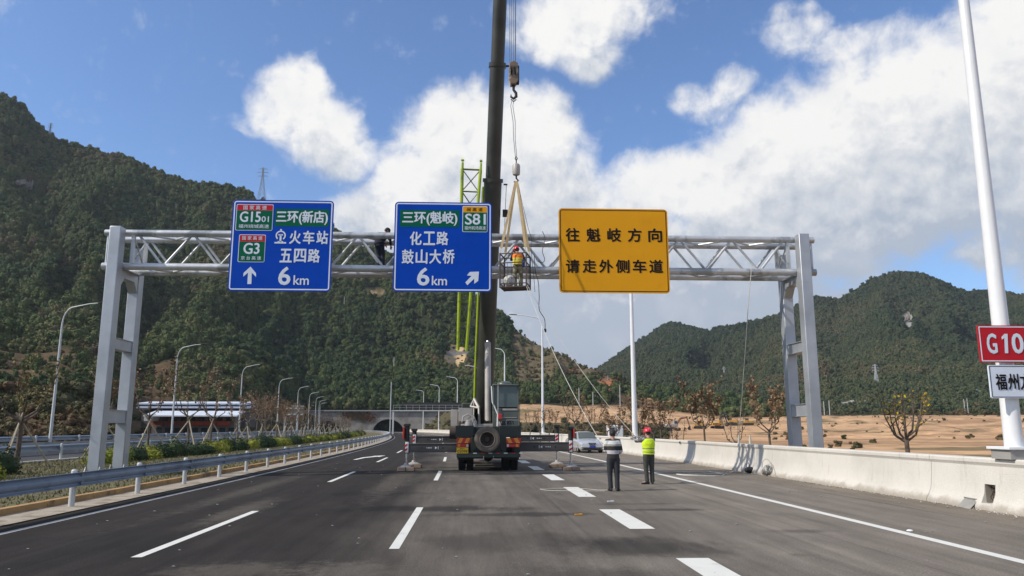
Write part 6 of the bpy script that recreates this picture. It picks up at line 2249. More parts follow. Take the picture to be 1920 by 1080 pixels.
YP = 338
pa, pb = at(556, 790, YP).x, at(872, 790, YP).x
t1, t2 = at(611.5, 800, YP).x, at(728, 800, YP).x
z_top = at(700, 771, YP).z
tp_ = thing('tunnel_portal', 'grey concrete tunnel portal with two dark arched mouths and reddish creeper', 'tunnel portal', ((pa + pb) / 2, YP, 0))
RA = 6.9
cut_wall('portal_wall', pa, pb, z_top, YP, [(t1, 6.4, -1.2), (t2, RA, -1.0)], mat('portal_concrete', (.30, .28, .25), .9, 0, .2, .35, .3, 4, (.20, .185, .165), .48, .62), tp_)
MB().box(((pa + pb) / 2, YP - .1, z_top + .2), (pb - pa, 1.6, .45)).build('coping', mat('coping_concrete', (.34, .33, .31), .9), tp_)
for c, r_, zc in ((t1, 6.4, -1.2), (t2, RA, -1.0)):
    mb = MB()
    n = 20
    o_, i_ = [], []
    for k in range(n + 1):
        a = PI * k / n
        o_.append((c + (r_ + .7) * math.cos(a), zc + (r_ + .7) * .92 * math.sin(a)))
        i_.append((c + r_ * math.cos(a), zc + r_ * .92 * math.sin(a)))
    for k in range(n):
        mb.add([(o_[k][0], YP - .25, o_[k][1]), (o_[k + 1][0], YP - .25, o_[k + 1][1]), (i_[k + 1][0], YP - .25, i_[k + 1][1]), (i_[k][0], YP - .25, i_[k][1]),
                (o_[k][0], YP, o_[k][1]), (o_[k + 1][0], YP, o_[k + 1][1]), (i_[k + 1][0], YP, i_[k + 1][1]), (i_[k][0], YP, i_[k][1])], [(0, 1, 2, 3), (0, 4, 5, 1), (3, 2, 6, 7)])
    mb.build('arch_ring', mat('ring_concrete', (.27, .26, .24), .9), tp_)
    mb = MB()
    rings = []
    for dy in (0.6, 30, 70):
        rings.append([Vector((c - dy * .12 + r_ * math.cos(PI * k / n), YP + dy, zc + r_ * .92 * math.sin(PI * k / n))) for k in range(n + 1)] + [Vector((c - dy * .12, YP + dy, -.3))])
    mb.loft(rings, caps=False)
    mb.add(rings[-1], [tuple(range(len(rings[-1])))])
    mb.build('tunnel_bore', mat('dark_lining', (.05, .048, .045), .9), tp_)  # inside of the bore in one even, very dark colour
for px in (701, 641):
    x_ = at(px, 790, YP).x
    MB().box((x_, YP - .05, z_top / 2), (.25, .1, z_top)).build('pilaster_joint', mat('ring_concrete', (.27, .26, .24), .9), tp_)
# creeper on the wall
def cfc(r_):
    f = r_.random()
    px_ = 650 + 48 * f + r_.normal(0, 6)
    py_ = 777 + 12 * f * r_.random() + r_.normal(0, 3)
    p = at(px_, min(max(py_, 772), 806), YP - .35)
    return (p.x, p.y, p.z), (0, -1, .2)
vs, fs = leaf_cloud(1500, cfc, .55, 9)
MB().add(vs, fs).build('creeper_leaves', foliage_mat('creeper', [(0, (.12, .05, .03)), (.5, (.17, .07, .035)), (1, (.10, .09, .04))], tl=0, patch=.2), tp_, kind='stuff', sharp=1)
settle(tp_)

# hedge of bushes standing before the portal between the carriageways and right of it
# ------------------------------------------------------------------ gantry in front of the tunnel
YG2 = 214
ga, gb = at(737, 790, YG2), at(872, 790, YG2)
gt = thing('lane_signal_gantry', 'slim grey gantry with dark signal board before the tunnel mouth', 'gantry', (ga.x, YG2, 0))
zb2, zt2 = at(760, 770, YG2).z, at(760, 755, YG2).z
for x in (ga.x, gb.x):
    MB().box((x, YG2, zb2 / 2), (.42, .42, zb2)).build('post', M['postw'], gt)
MB().box(((ga.x + gb.x) / 2, YG2, zb2), (gb.x - ga.x + .4, 1.0, .28)).build('walkway_beam', M['postw'], gt)
q = MB()
for k in range(12):
    x = ga.x + (gb.x - ga.x) * k / 11
    q.box((x, YG2 - .45, zb2 + .8), (.06, .06, 1.5))
q.box(((ga.x + gb.x) / 2, YG2 - .45, zb2 + 1.5), (gb.x - ga.x, .06, .06)).box(((ga.x + gb.x) / 2, YG2 - .45, zb2 + .8), (gb.x - ga.x, .05, .05))
q.build('railing', M['postw'], gt)
xa, xb = at(757, 760, YG2).x, at(868, 760, YG2).x
MB().box(((xa + xb) / 2, YG2 - .1, (zb2 + zt2) / 2 + .12), (xb - xa, .3, zt2 - zb2 - .1)).build('signal_board', M['dark'], gt)
settle(gt)
p = gnd(731, 815)
cp_ = at(731.5, 800, 200)
cpo = thing('camera_pole', 'thin grey pole with a small camera on top beside the tunnel gantry', 'camera pole', (cp_.x, 200, 0))
hh = at(732, 716, 200).z
MB().path([(0, 0, 0), (0, 0, hh)], [.14, .10], 10).build('pole', M['postw'], cpo)
MB().box((.45, 0, hh - .1), (.5, .3, .3)).box((0, 0, hh), (.9, .08, .08)).build('camera_box', M['dark'], cpo)
bk = at(549, 790, 172)
sb = thing('road_sign', 'back of a grey road sign on a two post frame beside the far carriageway', 'sign frame', (bk.x, 172, 0))
for px in (534, 557.5):
    x = at(px, 790, 172).x - bk.x
    MB().box((x, 0, at(540, 762, 172).z / 2), (.3, .3, at(540, 762, 172).z)).build('post', M['postw'], sb)
x0_, x1_ = at(532, 790, 172).x - bk.x, at(568, 790, 172).x - bk.x
for py in (765.5, 777):
    MB().box(((x0_ + x1_) / 2, 0, at(550, py, 172).z), (x1_ - x0_, .25, .25)).build('cross_bar', M['postw'], sb)
x0_ = at(545, 790, 172).x - bk.x
MB().box(((x0_ + x1_) / 2, .2, (at(550, 760, 172).z + at(550, 779, 172).z) / 2), (x1_ - x0_, .06, at(550, 760, 172).z - at(550, 779, 172).z)).build('sign_back', mat('sign_back_green', (.20, .235, .22), .6), sb)

# ------------------------------------------------------------------ long site building
YB_ = 150
ax, bx_ = at(262, 790, YB_).x, at(462, 790, YB_).x
bld = thing('site_building', 'long two storey site building with white metal roofs and a red banner', 'building', ((ax + bx_) / 2, YB_, 0))


def bb_(name, px0, px1, py0, py1, y0, y1, m, par=bld):
    a, b = at(px0, py1, y0), at(px1, py0, y0)
    o = MB().box(((a.x + b.x) / 2, (y0 + y1) / 2, (a.z + b.z) / 2), (b.x - a.x, y1 - y0, b.z - a.z)).build(name, m, par)
    return o


wallb = mat('dark_wall', (.11, .10, .095), .9, 0, .25, .6)
bb_('upper_wall', 264, 462, 762, 800, 156, 163, wallb)
for k, (a, b, c) in enumerate(((755, 759.5, 154), (762.5, 766.5, 152.5))):
    A, B = at(262, b, c), at(466, a, c)
    mb = MB().prism([(A.x, c - 1.5, A.z), (A.x, c + 4.5, A.z + .35), (A.x, c + 4.5, B.z + .35), (A.x, c - 1.5, B.z - .15)], (B.x - A.x, 0, 0))
    r_ = mb.build('metal_roof', M['roofw'], bld)
    MB().box(((A.x + B.x) / 2, c - 1.54, A.z + .14), (B.x - A.x, .05, .16)).build('roof_edge', mat('roof_trim_blue', (.18, .26, .42), .5), r_)
bb_('front_wall', 283, 440, 778, 818, 146, 150, M['brick'])
A, B = at(273, 781, 143), at(448, 774.5, 143)
MB().prism([(A.x, 142, A.z), (A.x, 147, A.z + .9), (A.x, 147, A.z + 1.1), (A.x, 142, A.z + .22)], (B.x - A.x, 0, 0)).build('canopy_roof', M['roofw'], bld)
MB().prism([tuple(at(270, 789, 142.5)), tuple(at(270, 776, 142.5)), tuple(at(290, 776, 142.5)), tuple(at(284, 789, 142.5))], (0, 3, 0)).build('gable_panel', M['roofw'], bld)
for k in range(6):
    bb_('banner_panel', 282 + 25 * k, 306 + 25 * k, 790, 797.5, 145.6, 145.7, M['banner'] if k > 2 else mat('faded_banner', (.34, .10, .07), .7))
for k in range(9):
    w = bb_('window', 288 + 17 * k, 298 + 17 * k, 783, 789, 145.85, 146.1, M['glass'])
    bb_('window_lower', 292 + 17 * k, 303 + 17 * k, 802, 811, 145.85, 146.1, M['glass'])
for k in range(10):
    bb_('window', 270 + 19 * k, 280 + 19 * k, 768.5, 773.5, 155.8, 156.1, M['glass'])
settle(bld)
# heaps and huts at the foot of the hillside on the far left
for (px, py, w, h, d, Y_, lab, m) in ((31, 832, 3.0, 1.15, 2.0, 80, 'low brown tarpaulin mound behind the far guardrail near the left edge', mat('tarpaulin', (.16, .12, .08), .9, 0, .3, 1)), (72, 833, 1.9, .55, 1.4, 80, 'pale low heap behind the far guardrail beside the leafy sapling', M['whitekerb']), (155, 832, 2.8, .9, 2, 80, 'dusty rubble mound behind the gantry leg', mat('dusty_rubble', (.24, .19, .14), .9, 0, .3, 1))):
    c = at(px, py, Y_)
    mb = MB(); rings = []
    for f in np.linspace(0, 1, 9):
        s_ = math.sin(PI * (f * .9 + .05)) ** .5
        rings.append([Vector(((f - .5) * w, d / 2 * s_ * math.cos(a) + rng.normal(0, .05), max(-.3, h * s_ * math.sin(a)) + rng.normal(0, .04))) for a in np.linspace(0, PI, 9)] + [Vector(((f - .5) * w, 0, -.5))])
    mb.loft(rings)
    o = mb.build('earth_mound', m, sharp=50); o.location = (c.x, Y_, c.z); tag(o, lab, 'mound')

# ------------------------------------------------------------------ saplings


def limb_tree(seed, h, fork, leafm, nleaf, leaf, spread=1.0, trunk_r=.07, leaf_band=(.0, 1.0), props=True, prop_h=2.1, limbs=0, twigs=4):
    rg = np.random.default_rng(seed)
    t = bpy.data.objects.new('young_tree', None); COL.objects.link(t)
    mb = MB()
    kink = Vector((rg.uniform(-.06, .06), rg.uniform(-.06, .06), 0))
    top = Vector((rg.uniform(-.08, .08), rg.uniform(-.08, .08), fork))
    mb.path([(0, 0, -.15), kink + Vector((0, 0, fork * .5)), top], [trunk_r * 1.25, trunk_r, trunk_r * .95], 10)
    tips = []
    nl = limbs or rg.integers(4, 7)
    for k in range(nl):
        a = 2 * PI * k / nl + rg.uniform(-.4, .4)
        lean = rg.uniform(.18, .62) * spread
        ln = (h - fork) * rg.uniform(.75, 1.05)
        p0 = top - Vector((0, 0, rg.uniform(0, .25)))
        d = Vector((math.cos(a) * lean, math.sin(a) * lean, 1)).normalized()
        p1 = p0 + Vector((math.cos(a), math.sin(a), .7)) * ln * .22
        p2 = p1 + d * ln * .4
        p3 = p2 + (d + Vector((rg.uniform(-.2, .2), rg.uniform(-.2, .2), .2))).normalized() * ln * .42
        mb.path([p0, p1, p2, p3], [trunk_r * .6, trunk_r * .45, trunk_r * .28, .008], 7)
        tips += [(p1, p2), (p2, p3), (p2, p3)]
        for j in range(twigs):
            f = rg.uniform(.2, 1)
            q0 = p1 + (p2 - p1) * f if j < twigs // 2 else p2 + (p3 - p2) * f
            q1 = q0 + Vector((rg.uniform(-1, 1), rg.uniform(-1, 1), rg.uniform(.3, 1.4))).normalized() * ln * rg.uniform(.15, .38)
            mb.path([q0, (q0 + q1) / 2 + Vector((rg.uniform(-.03, .03), rg.uniform(-.03, .03), .02)), q1], [.013, .009, .004], 5)
            tips.append((q0, q1))
    mb.build('trunk', M['bark'], t)

    def cf(r_):
        a, b = tips[r_.integers(len(tips))]
        f = r_.random()
        return np.array(a + (b - a) * f) + r_.normal(0, leaf * .55, 3), r_.normal(0, 1, 3)
    if nleaf:
        vs, fs = leaf_cloud(nleaf, cf, leaf, seed + 5)
        MB().add(vs, fs).build('crown', leafm, t, sharp=1)
    if props:
        for k in range(3):
            a = 2 * PI * k / 3 + .5 + rg.uniform(-.2, .2)
            f_ = Vector((math.cos(a) * 1.3, math.sin(a) * 1.3, 0))
            e_ = Vector((-math.cos(a) * .08, -math.sin(a) * .08, prop_h))
            MB().path([f_, e_ + (e_ - f_) * .08], .04, 7).build('prop_pole', M['pole_wood'], t)
    return t


lf_brown = foliage_mat('dry_leaves', [(0, (.13, .080, .045)), (.4, (.20, .125, .070)), (.75, (.28, .185, .105)), (1, (.16, .14, .07))], patch=2.5)
lf_green = foliage_mat('olive_leaves', [(0, (.08, .085, .03)), (.5, (.15, .14, .055)), (.8, (.22, .18, .07)), (1, (.10, .10, .04))], patch=2.5)
lf_yel = foliage_mat('yellow_leaves', [(0, (.35, .24, .03)), (.6, (.50, .36, .03)), (1, (.28, .24, .05))], patch=2.5)
kinds = [limb_tree(40, 4.9, 2.0, lf_green, 620, .13, 1.0, .10), limb_tree(41, 5.6, 2.2, lf_brown, 330, .15, .8), limb_tree(42, 4.6, 2.1, lf_brown, 430, .13, .9), limb_tree(43, 5.9, 2.4, lf_brown, 260, .16, .7), limb_tree(44, 4.3, 1.9, lf_brown, 70, .13, .55)]
tp_pos = [(27.0, -19.2, 1), (34.0, -18.9, 0), (41.2, -18.6, 2), (48.0, -18.9, 3), (54.5, -18.7, 1), (60.5, -18.9, 3)]
y = 66.5
while y < 215:
    tp_pos.append((y, -18.8 + rng.uniform(-.3, .3), int(rng.integers(1, 4)) if y < 105 else 4)); y += rng.uniform(4.8, 6.2)
used = set()
desc = ['sapling with olive leaves', 'tall sapling with withered leaves', 'short sapling with brown leaves', 'thin sapling with few leaves', 'bare slender sapling']
for i, (y, x, k) in enumerate(tp_pos):
    loc = rd(x, y, .1)
    root = kinds[k]
    lab = 'propped median %s, %s from the near end' % (desc[k], nth(i + 1))
    if i == 1: lab = 'leafy propped sapling in front of the nearest left lamp post beside the gantry leg'
    if k not in used:
        used.add(k); o = root; o.location = loc
    else:
        o = dup(root, loc, rng.uniform(0, 6.28), scale=rng.uniform(.88, 1.1))
    o['label'] = lab; o['category'] = 'tree'; o['group'] = 'young propped trees along the median'
# second belt of thin trees beyond the far wall, in front of the portal side
n = 0
y = 98
while y < 250:
    x = -31.5 - rng.uniform(0, 5)
    k = int(rng.integers(1, 4))
    loc = rd(x, y, .2)
    pxx = 960 + FPX * (loc - CAM).dot(RT) / (loc - CAM).dot(FW)
    if 250 < pxx < 478 or pxx > 572:
        y += 4
        continue
    loc.z = terrain_z(loc.x, loc.y)
    n += 1
    o = dup(kinds[k], loc, rng.uniform(0, 6.28), 'thin rusty leaved tree beyond the far wall, %s from the building' % nth(n), rng.uniform(1.15, 1.6))
    o['group'] = 'thin trees beyond the far carriageway'
    for ch in list(o.children):
        if ch.name.startswith('prop_pole'): bpy.data.objects.remove(ch)
    y += rng.uniform(4.5, 7)

# right side: dry trees rising behind the barrier
specs = [(1152, 762, 72, 4.2, 51, .8, lf_brown, 300, 'thin dry tree with pale brown leaves left of the white lamp post'), (1198, 742, 66, 5.6, 52, .7, lf_brown, 420, 'dry tree with brown leaves close against the white lamp post'), (1238, 738, 62, 5.0, 53, .8, lf_brown, 420, 'dry brown tree just right of the white lamp post'),
         (1318, 712, 47, 6.0, 54, .9, lf_brown, 560, 'large dry tree with curled brown leaves behind the barrier left of the hanging rope'), (1437, 716, 41, 5.2, 55, .9, lf_brown, 420, 'dry brown leaved tree between the hanging rope and the gantry leg'),
         (1372, 762, 44, 3.0, 56, .5, lf_brown, 20, 'nearly leafless thin tree behind the barrier left of the hanging rope'), (1268, 790, 52, 2.6, 57, .5, lf_brown, 30, 'small leafless sapling in front of the orange digger')]
for (px, py, Y_, h, sd, spd, lm, nl, lab) in specs:
    c = at(px, py, Y_)
    o = limb_tree(sd, c.z + .9, (c.z + .9) * .50, lm, int(nl * 1.3), .19, spd * .8, .06, props=False)
    o.name = 'dry_tree'
    o.location = (c.x, Y_, -.9); tag(o, lab, 'tree', 'dry trees behind the right barrier')
c = at(1692, 732, 29)
o = limb_tree(77, c.z + 1.2, (c.z + 1.2) * .60, lf_yel, 130, .12, 1.0, .085, props=False, limbs=8, twigs=10)
o.name = 'pollarded_tree'; o.location = (c.x, 29, -1.2); tag(o, 'stubby pollarded tree with a few bright yellow leaves behind the barrier', 'tree')
c = at(1556, 812, 33)
o = limb_tree(78, 1.5, .25, lf_brown, 240, .15, 2.2, .04, props=False)
o.name = 'dry_shrub'; o.location = (c.x, 33, -.75); o.scale = (1.1, 1.1, 1.1); tag(o, 'withered brown shrub right of the outer gantry leg behind the barrier', 'shrub')
kr = 0
for px in list(range(990, 1236, 21)):
    Y_ = rng.uniform(74, 108)
    c = at(px + rng.uniform(-5, 5), 800, Y_)
    kr += 1
    hgt = rng.uniform(.75, 1.15)
    o = dup(kinds[int(rng.integers(1, 4))], (c.x, Y_, terrain_z(c.x, Y_)), rng.uniform(0, 6.28), 'scrawny rusty leaved sapling beyond the barrier, %s from the crane cab' % nth(kr), hgt)
    o['group'] = 'saplings on the rough ground beyond the barrier'
    for ch in list(o.children):
        if ch.name.startswith('prop_pole'): bpy.data.objects.remove(ch)

# ------------------------------------------------------------------ median bushes


def bush(seed, m, w, h):
    rg = np.random.default_rng(seed)

    def cf(r_):
        d = r_.normal(0, 1, 3); d /= np.linalg.norm(d); d[2] = abs(d[2])
        k = 1 + .16 * math.sin(d[0] * 5 + seed) + .13 * math.cos(d[1] * 6 + seed)
        return d * np.array([w, w, h]) * k * r_.uniform(.72, 1.05), d
    vs, fs = leaf_cloud(900, cf, .10, seed)
    t = bpy.data.objects.new('bush', None); COL.objects.link(t)
    mb = MB().add(vs, fs)
    mb.lathe((0, 0, 0), [(w * .75, 0), (w * .8, h * .3), (w * .6, h * .65), (w * .2, h * .8), (.01, h * .82)], 10)
    mb.build('foliage', m, t, sharp=1)
    q = MB()
    for k in range(5):
        a = k * 1.26
        q.path([(0, 0, -.05), (math.cos(a) * w * .4, math.sin(a) * w * .4, h * .5)], [.03, .015], 6)
    q.build('stem', M['bark'], t)
    return t


bg_ = foliage_mat('dark_bush_leaves', [(0, (.018, .035, .012)), (.5, (.030, .052, .018)), (1, (.055, .075, .028))], patch=3.0)
by_ = foliage_mat('yellow_bush_leaves', [(0, (.12, .15, .02)), (.5, (.24, .25, .03)), (1, (.34, .32, .06))], patch=3.0)
bks = [bush(1, bg_, .85, .95), bush(2, by_, .70, .72), bush(3, bg_, .75, .80), bush(4, by_, .85, .80)]
plan = [(26.6, -15.9, 1), (29.3, -17.0, 0), (37.5, -16.9, 3), (39.4, -17.0, 1), (41.4, -17.0, 0), (43.3, -17.0, 1), (45.2, -17.0, 2)]
y = 47.3
while y < 200:
    plan.append((y, -16.9 + .012 * (y - 47) + rng.uniform(-.2, .2), int(rng.choice([0, 1, 2, 3], p=[.3, .28, .22, .2])))); y += rng.uniform(1.75, 2.3)
usedb = set()
for i, (y, x, k) in enumerate(plan):
    nm = 'dark green' if k in (0, 2) else 'yellow green'
    lab = '%s %s bush in the median hedge, %s from the near end' % (['large', 'small', 'compact', 'broad'][k], nm, nth(i + 1))
    if i == 1: lab = 'lone dark green rounded bush behind the guardrail left of the gantry legs'
    if k not in usedb:
        usedb.add(k); o = bks[k]; o.location = rd(x, y, .1)
    else:
        o = dup(bks[k], rd(x, y, .1), rng.uniform(0, 6.28), scale=(rng.uniform(.85, 1.15), rng.uniform(.85, 1.15), rng.uniform(.8, 1.15)))
    o['label'] = lab; o['category'] = 'bush'; o['group'] = 'bushes in the median hedge'

# ------------------------------------------------------------------ diggers on the works ground


def digger(label, px, py, Y_, rz, body, boomm, reach=1.0, pose=0):
    c = at(px, py, Y_)
    z = terrain_z(c.x, Y_)
    t = thing('excavator', label, 'excavator', (c.x, Y_, z), rz, 'excavators on the works ground')
    for sy in (-1.05, 1.05):
        q = MB(); prof = []
        for a in np.linspace(PI / 2, 3 * PI / 2, 7): prof.append((-1.5 + .45 * math.cos(a), sy - .28, .47 + .45 * math.sin(a)))
        for a in np.linspace(-PI / 2, PI / 2, 7): prof.append((1.5 + .45 * math.cos(a), sy - .28, .47 + .45 * math.sin(a)))
        q.prism(prof, (0, .56, 0)); q.build('track', M['dark'], t)
    q = MB().lathe((0, 0, .85), [(.8, 0), (.8, .25)], 16)
    q.prism([(-2.3, -1.3, 1.1), (1.2, -1.3, 1.1), (1.2, -1.3, 1.55), (-.2, -1.3, 2.0), (-2.2, -1.3, 2.0), (-2.5, -1.3, 1.7)], (0, 2.6, 0))
    q.build('body', body, t, bevel=.05)
    MB().prism([(-.1, -1.28, 1.6), (1.2, -1.28, 1.6), (1.25, -1.28, 2.2), (.95, -1.28, 3.0), (-.1, -1.28, 3.0)], (0, 1.0, 0)).build('cab', body, t, bevel=.04)
    MB().prism([(.02, -1.31, 2.1), (1.14, -1.31, 2.1), (1.14, -1.31, 2.2), (.88, -1.31, 2.85), (.02, -1.31, 2.85)], (0, 1.06, 0)).build('cab_window', M['glass'], t)
    if pose == 0:
        pts = [(1.0, .2, 1.6), (2.4, .2, 3.6), (4.6, .2, 4.0)]; st = [(4.4, .2, 4.3), (5.3, .2, 1.2)]; bk_ = (5.3, .2, .9)
    else:
        pts = [(1.0, .2, 1.6), (1.9, .2, 3.9), (3.4, .2, 4.4)]; st = [(3.2, .2, 4.7), (4.3, .2, 2.0)]; bk_ = (4.2, .2, 1.6)
    q = MB()
    for a, b, r0, r1 in ((pts[0], pts[1], .26, .34), (pts[1], pts[2], .34, .2)): q.path([a, b], [r0, r1], 6)
    q.build('boom', boomm, t)
    MB().path(st, [.22, .14], 6).build('stick', boomm, t)
    MB().path([(1.1, .2, 1.9), (2.3, .2, 3.1)], .09, 8).path([(2.5, .2, 3.9), (4.2, .2, 4.5)], .07, 8).build('ram', M['chrome'], t)
    b = Vector(bk_)
    MB().prism([tuple(b + Vector(v)) for v in ((.1, -.5, .5), (-.3, -.5, .3), (-.55, -.5, -.3), (-.2, -.5, -.7), (.45, -.5, -.55), (.1, -.5, -.3))], (0, 1.0, 0)).build('bucket', M['dark'], t)
    return t


digger('excavator with an orange arm reaching right, left end of the works machines', 1262, 800, 235, R(5), M['greyp'], M['excar'])
digger('yellow excavator nearest the middle of the works ground with dark raised arm', 1345, 798, 262, R(20), M['exca'], M['dark'], pose=1)
digger('dark armed excavator behind the hanging rope on the sand', 1372, 796, 280, R(160), M['exca'], M['dark'], pose=1)


def dozer(label, px, py, Y_, rz):
    c = at(px, py, Y_)
    t = thing('bulldozer', label, 'bulldozer', (c.x, Y_, terrain_z(c.x, Y_)), rz, 'bulldozers on the works ground')
    for sy in (-.95, .95):
        prof = [(-1.5 + .42 * math.cos(a), sy - .25, .44 + .42 * math.sin(a)) for a in np.linspace(PI / 2, 3 * PI / 2, 6)] + [(1.4 + .42 * math.cos(a), sy - .25, .44 + .42 * math.sin(a)) for a in np.linspace(-PI / 2, PI / 2, 6)]
        MB().prism(prof, (0, .5, 0)).build('track', M['dark'], t)
    MB().box((.6, 0, 1.3), (2.0, 1.1, .8)).box((-1.0, 0, 1.2), (1.2, 1.3, .7)).build('body', M['exca'], t, bevel=.06)
    MB().box((-.7, 0, 2.1), (1.2, 1.3, 1.2)).build('cab', M['exca'], t, bevel=.06)
    MB().box((-.7, 0, 2.2), (1.22, 1.34, .6)).build('cab_window', M['glass'], t)
    MB().prism([(2.2, -1.6, .1), (2.45, -1.6, .5), (2.2, -1.6, 1.1), (2.1, -1.6, 1.1), (2.3, -1.6, .5), (2.1, -1.6, .1)], (0, 3.2, 0)).build('blade', M['exca'], t)
    MB().path([(1.2, -.7, .5), (2.2, -.9, .5)], .08, 6).path([(1.2, .7, .5), (2.2, .9, .5)], .08, 6).build('push_arm', M['exca'], t)
    return t


dozer('yellow bulldozer at the end of the line of works machines, left of the gantry leg', 1404, 794, 275, R(-10))
dozer('rusty yellow bulldozer between the orange armed excavator and the yellow one', 1312, 800, 250, R(170))
c = at(1170, 806, 118)
tk = thing('works_truck', 'small works truck with a white box cab beyond the barrier left of the lamp post', 'truck', (c.x, 118, terrain_z(c.x, 118) + .25), R(0))
MB().box((-1.4, 0, 1.7), (2.2, 2.1, 1.9)).build('cab', M['white'], tk, bevel=.1)
MB().box((-2.0, -1.06, 2.0), (.8, .02, .6)).box((-1.4, -1.06, 2.0), (.2, .02, .6)).build('cab_window', M['glass'], tk)
MB().box((1.4, 0, 1.0), (3.6, 2.1, .25)).build('flatbed', M['wood'], tk)
for x in (-1.9, 1.0, 2.2):
    for sy in (-.95, .95):
        MB().lathe((x, sy, .45), [(.2, -.13), (.45, -.13), (.45, .13), (.2, .13)], 14, 'Y').build('wheel', M['rubber'], tk)
# grey gravel heap and small huts on the far bank
mb = MB(); rings = []
c = at(1620, 779, 405)
for f in np.linspace(0, 1, 25):
    hh_ = 2.6 * math.sin(PI * (f * .94 + .03)) ** .5 * (1 + .25 * math.sin(f * 23) + .1 * math.sin(f * 51))
    rings.append([Vector(((f - .5) * 34, 5 * math.cos(a) + rng.normal(0, .2), max(-1, hh_ * math.sin(a) + rng.normal(0, .12)))) for a in np.linspace(0, PI, 9)] + [Vector(((f - .5) * 34, 0, -1.5))])
mb.loft(rings); o = mb.build('gravel_heap', M['concrete_d'], sharp=20); o.location = (c.x, 405, terrain_z(c.x, 405)); tag(o, 'long grey gravel heap on the far edge of the sandy ground', 'gravel heap')
for (px, w, lab, mm) in ((1826, 4, 'small white hut at the foot of the right mountain', 'white'), (1843, 5, 'small grey green hut beside the white one at the mountain foot', 'greyp')):
    c = at(px, 776, 410)
    t = thing('site_hut', lab, 'hut', (c.x, 410, terrain_z(c.x, 410) - .2))
    MB().box((0, 0, 1.5), (w, 3, 3)).build('wall', M[mm], t)
    MB().box((0, 0, 3.1), (w + .6, 3.6, .2)).build('roof', M['roofw'], t)
    MB().box((.6, -1.51, 1.2), (.9, .03, 1.9)).build('door', M['dark'], t)

# ------------------------------------------------------------------ pylons and poles on the slopes


def pylon(px, ptop, pbase, r_, lab, arms=3, m=None):
    b = hit(px, pbase)
    if b.length < 70:
        b = at(px, pbase, r_ * math.cos(azel(px, pbase)[0]))
    tz = at(px, ptop, b.y).z
    h = tz - b.z
    t = thing('lattice_pylon', lab, 'pylon', (b.x, b.y, b.z), group='power pylons')
    m = m or mat('pylon_steel', (.30, .31, .32), .6, .2)
    w0, w1 = h * .11, h * .018
    q = MB(); rr_ = max(.09, h * .0045)
    lv = [0, .2, .37, .52, .64, .74, .83, .91, 1]
    cs = lambda f: w0 + (w1 - w0) * min(1, f * 1.25) ** .8
    for sx_ in (-1, 1):
        for sy in (-1, 1):
            q.path([(sx_ * cs(f), sy * cs(f), f * h) for f in lv], rr_, 4)
    for f, g in zip(lv[:-1], lv[1:]):
        for s_ in (-1, 1):
            for ax_ in (0, 1):
                p = lambda u, ff: (u * cs(ff), s_ * cs(ff), ff * h) if ax_ == 0 else (s_ * cs(ff), u * cs(ff), ff * h)
                q.path([p(-1, f), p(1, g)], rr_ * .7, 4).path([p(1, f), p(-1, g)], rr_ * .7, 4).path([p(-1, g), p(1, g)], rr_ * .7, 4)
    q.build('tower', m, t)
    for f, w in ((.97, .13), (.86, .17), (.75, .15))[:arms]:
        q = MB()
        for s_ in (-1, 1):
            q.path([(0, -cs(f), f * h), (s_ * w * h, 0, f * h), (0, cs(f), f * h)], rr_ * .8, 4).path([(0, 0, (f + .05) * h), (s_ * w * h, 0, f * h)], rr_ * .7, 4)
            q.path([(s_ * w * h, 0, f * h), (s_ * w * h, 0, (f - .05) * h)], rr_ * .6, 4)
        q.build('cross_arm', m, t)
    return t


pylon(490, 315, 376, 575, 'tall lattice pylon on the ridge above the left blue sign')
pylon(92, 231, 262, 620, 'faint lattice pylon on the left ridge below the summit', 3)
pylon(1644, 684, 726, 560, 'pale lattice pylon on the right slope just right of the gantry leg', 3, mat('pale_pylon', (.48, .50, .52), .6))
pylon(1358, 688, 706, 620, 'small lattice pylon low on the slope left of the hanging rope', 3, mat('pale_pylon', (.48, .50, .52), .6))
pylon(1140, 704, 716, 420, 'tiny pylon on the far spur above the orange earth patch', 2)
for (px, pt, pb_, Y_, lab) in ((1546, 752, 778, 400, 'short utility pole at the far edge of the sand, right of the gantry legs'), (1556, 751, 778, 400, 'utility pole with a lamp, second at the far edge of the sand'), (1810, 748, 778, 402, 'utility pole beside the white hut, left one of a pair'), (1816, 747, 778, 402, 'utility pole beside the white hut, right one of a pair'),
                            (1086, 727, 760, 290, 'pale utility pole on the slope between the two tag lines'), (1112, 735, 762, 292, 'short utility pole on the slope right of the tag lines'), (1163, 722, 765, 300, 'utility pole on the slope left of the white lamp post'), (645, 556, 575, 430, 'utility pole among the trees high on the left slope'),
                            (738, 670, 700, 340, 'concrete utility pole on the slope above the tunnel')):
    b = hit(px, pb_); Y_ = b.y; tz = at(px, pt, Y_).z
    t = thing('utility_pole', lab, 'utility pole', (b.x, Y_, b.z - 1), group='utility poles')
    MB().path([(0, 0, 0), (0, 0, tz - b.z + 1)], [.2, .14], 8).build('pole', M['postw'], t)
    MB().box((0, 0, tz - b.z + .5), (1.8, .12, .12)).build('cross_arm', M['dark'], t)
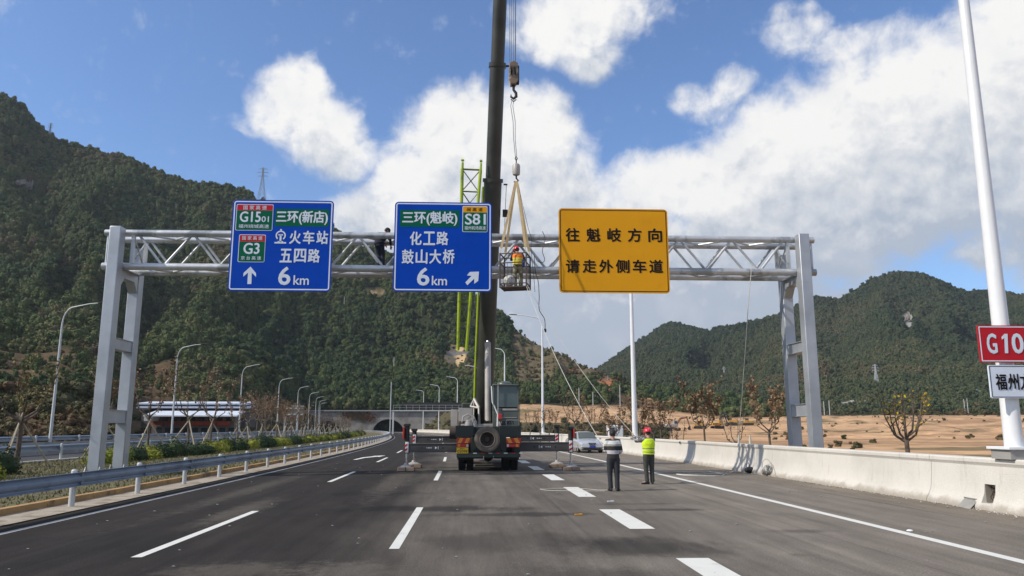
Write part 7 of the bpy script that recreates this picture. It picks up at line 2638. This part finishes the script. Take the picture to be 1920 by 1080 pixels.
# rocky cliffs showing through the forest high on the left mountain
for k, (px, py, w, h, lab) in enumerate(((30, 354, 9, 7, 'pale grey cliff showing through the forest high on the left mountain'), (52, 360, 5, 8, 'narrow pale rock face right of the larger cliff on the left mountain'), (92, 432, 4, 9, 'small rock outcrop lower down the left mountain'), (1703, 604, 6, 12, 'bare pale rock chute high on the right mountain'))):
    c = hit(px, py)
    d_ = Vector((c.x, c.y, 0)).normalized()
    sd_ = Vector((d_.y, -d_.x, 0))
    rg = np.random.default_rng(60 + k)
    mb = MB()
    for j in range(9):
        u, z_ = rg.uniform(-.5, .5) * w, rg.uniform(-.45, .35) * h
        bw_, bh_ = w * rg.uniform(.14, .3), h * rg.uniform(.25, .5)
        o_ = sd_ * u - d_ * rg.uniform(1.0, 2.8) + Vector((0, 0, z_))
        f_ = [o_ + sd_ * (a_ * bw_) + Vector((0, 0, b_ * bh_)) - d_ * rg.uniform(0, .9) for a_, b_ in ((-.5, -.5), (.4, -.6), (.55, .1), (.3, .55), (-.2, .65), (-.55, .2))]
        mb.prism([tuple(v) for v in f_], d_ * 6)
    o = mb.build('rock_outcrop', M['rock'], sharp=15)
    o.location = c + Vector((0, 0, h * .3)); tag(o, lab, 'rock')
# retaining wall and bare scar on the slope
hw = hit(856, 667)
A, B = at(832, 668, hw.y), at(880, 659, hw.y)
rw = MB().box((0, 0, 0), (B.x - A.x, .8, B.z - A.z)).build('retaining_wall', M['concrete_d'])
rw.location = ((A.x + B.x) / 2, hw.y, (A.z + B.z) / 2); tag(rw, 'short grey retaining wall above the bare earth scar on the slope', 'wall')
print('DONE', len(bpy.data.objects))

HAZE = 0.00011
if HAZE:
    hz_ = MB().box((0, 0, 190), (11000, 11000, 390)).build('haze', bpy.data.materials.new('thin_haze'))
    hz_['kind'] = 'stuff'
    hm = hz_.data.materials[0]; hm.use_nodes = True
    nt_ = hm.node_tree; nt_.nodes.clear()
    vo_ = nt_.nodes.new('ShaderNodeVolumePrincipled'); vo_.inputs['Color'].default_value = (.80, .87, 1, 1); vo_.inputs['Density'].default_value = HAZE
    vo_.inputs['Anisotropy'].default_value = .3
    ou_ = nt_.nodes.new('ShaderNodeOutputMaterial'); nt_.links.new(vo_.outputs[0], ou_.inputs['Volume'])
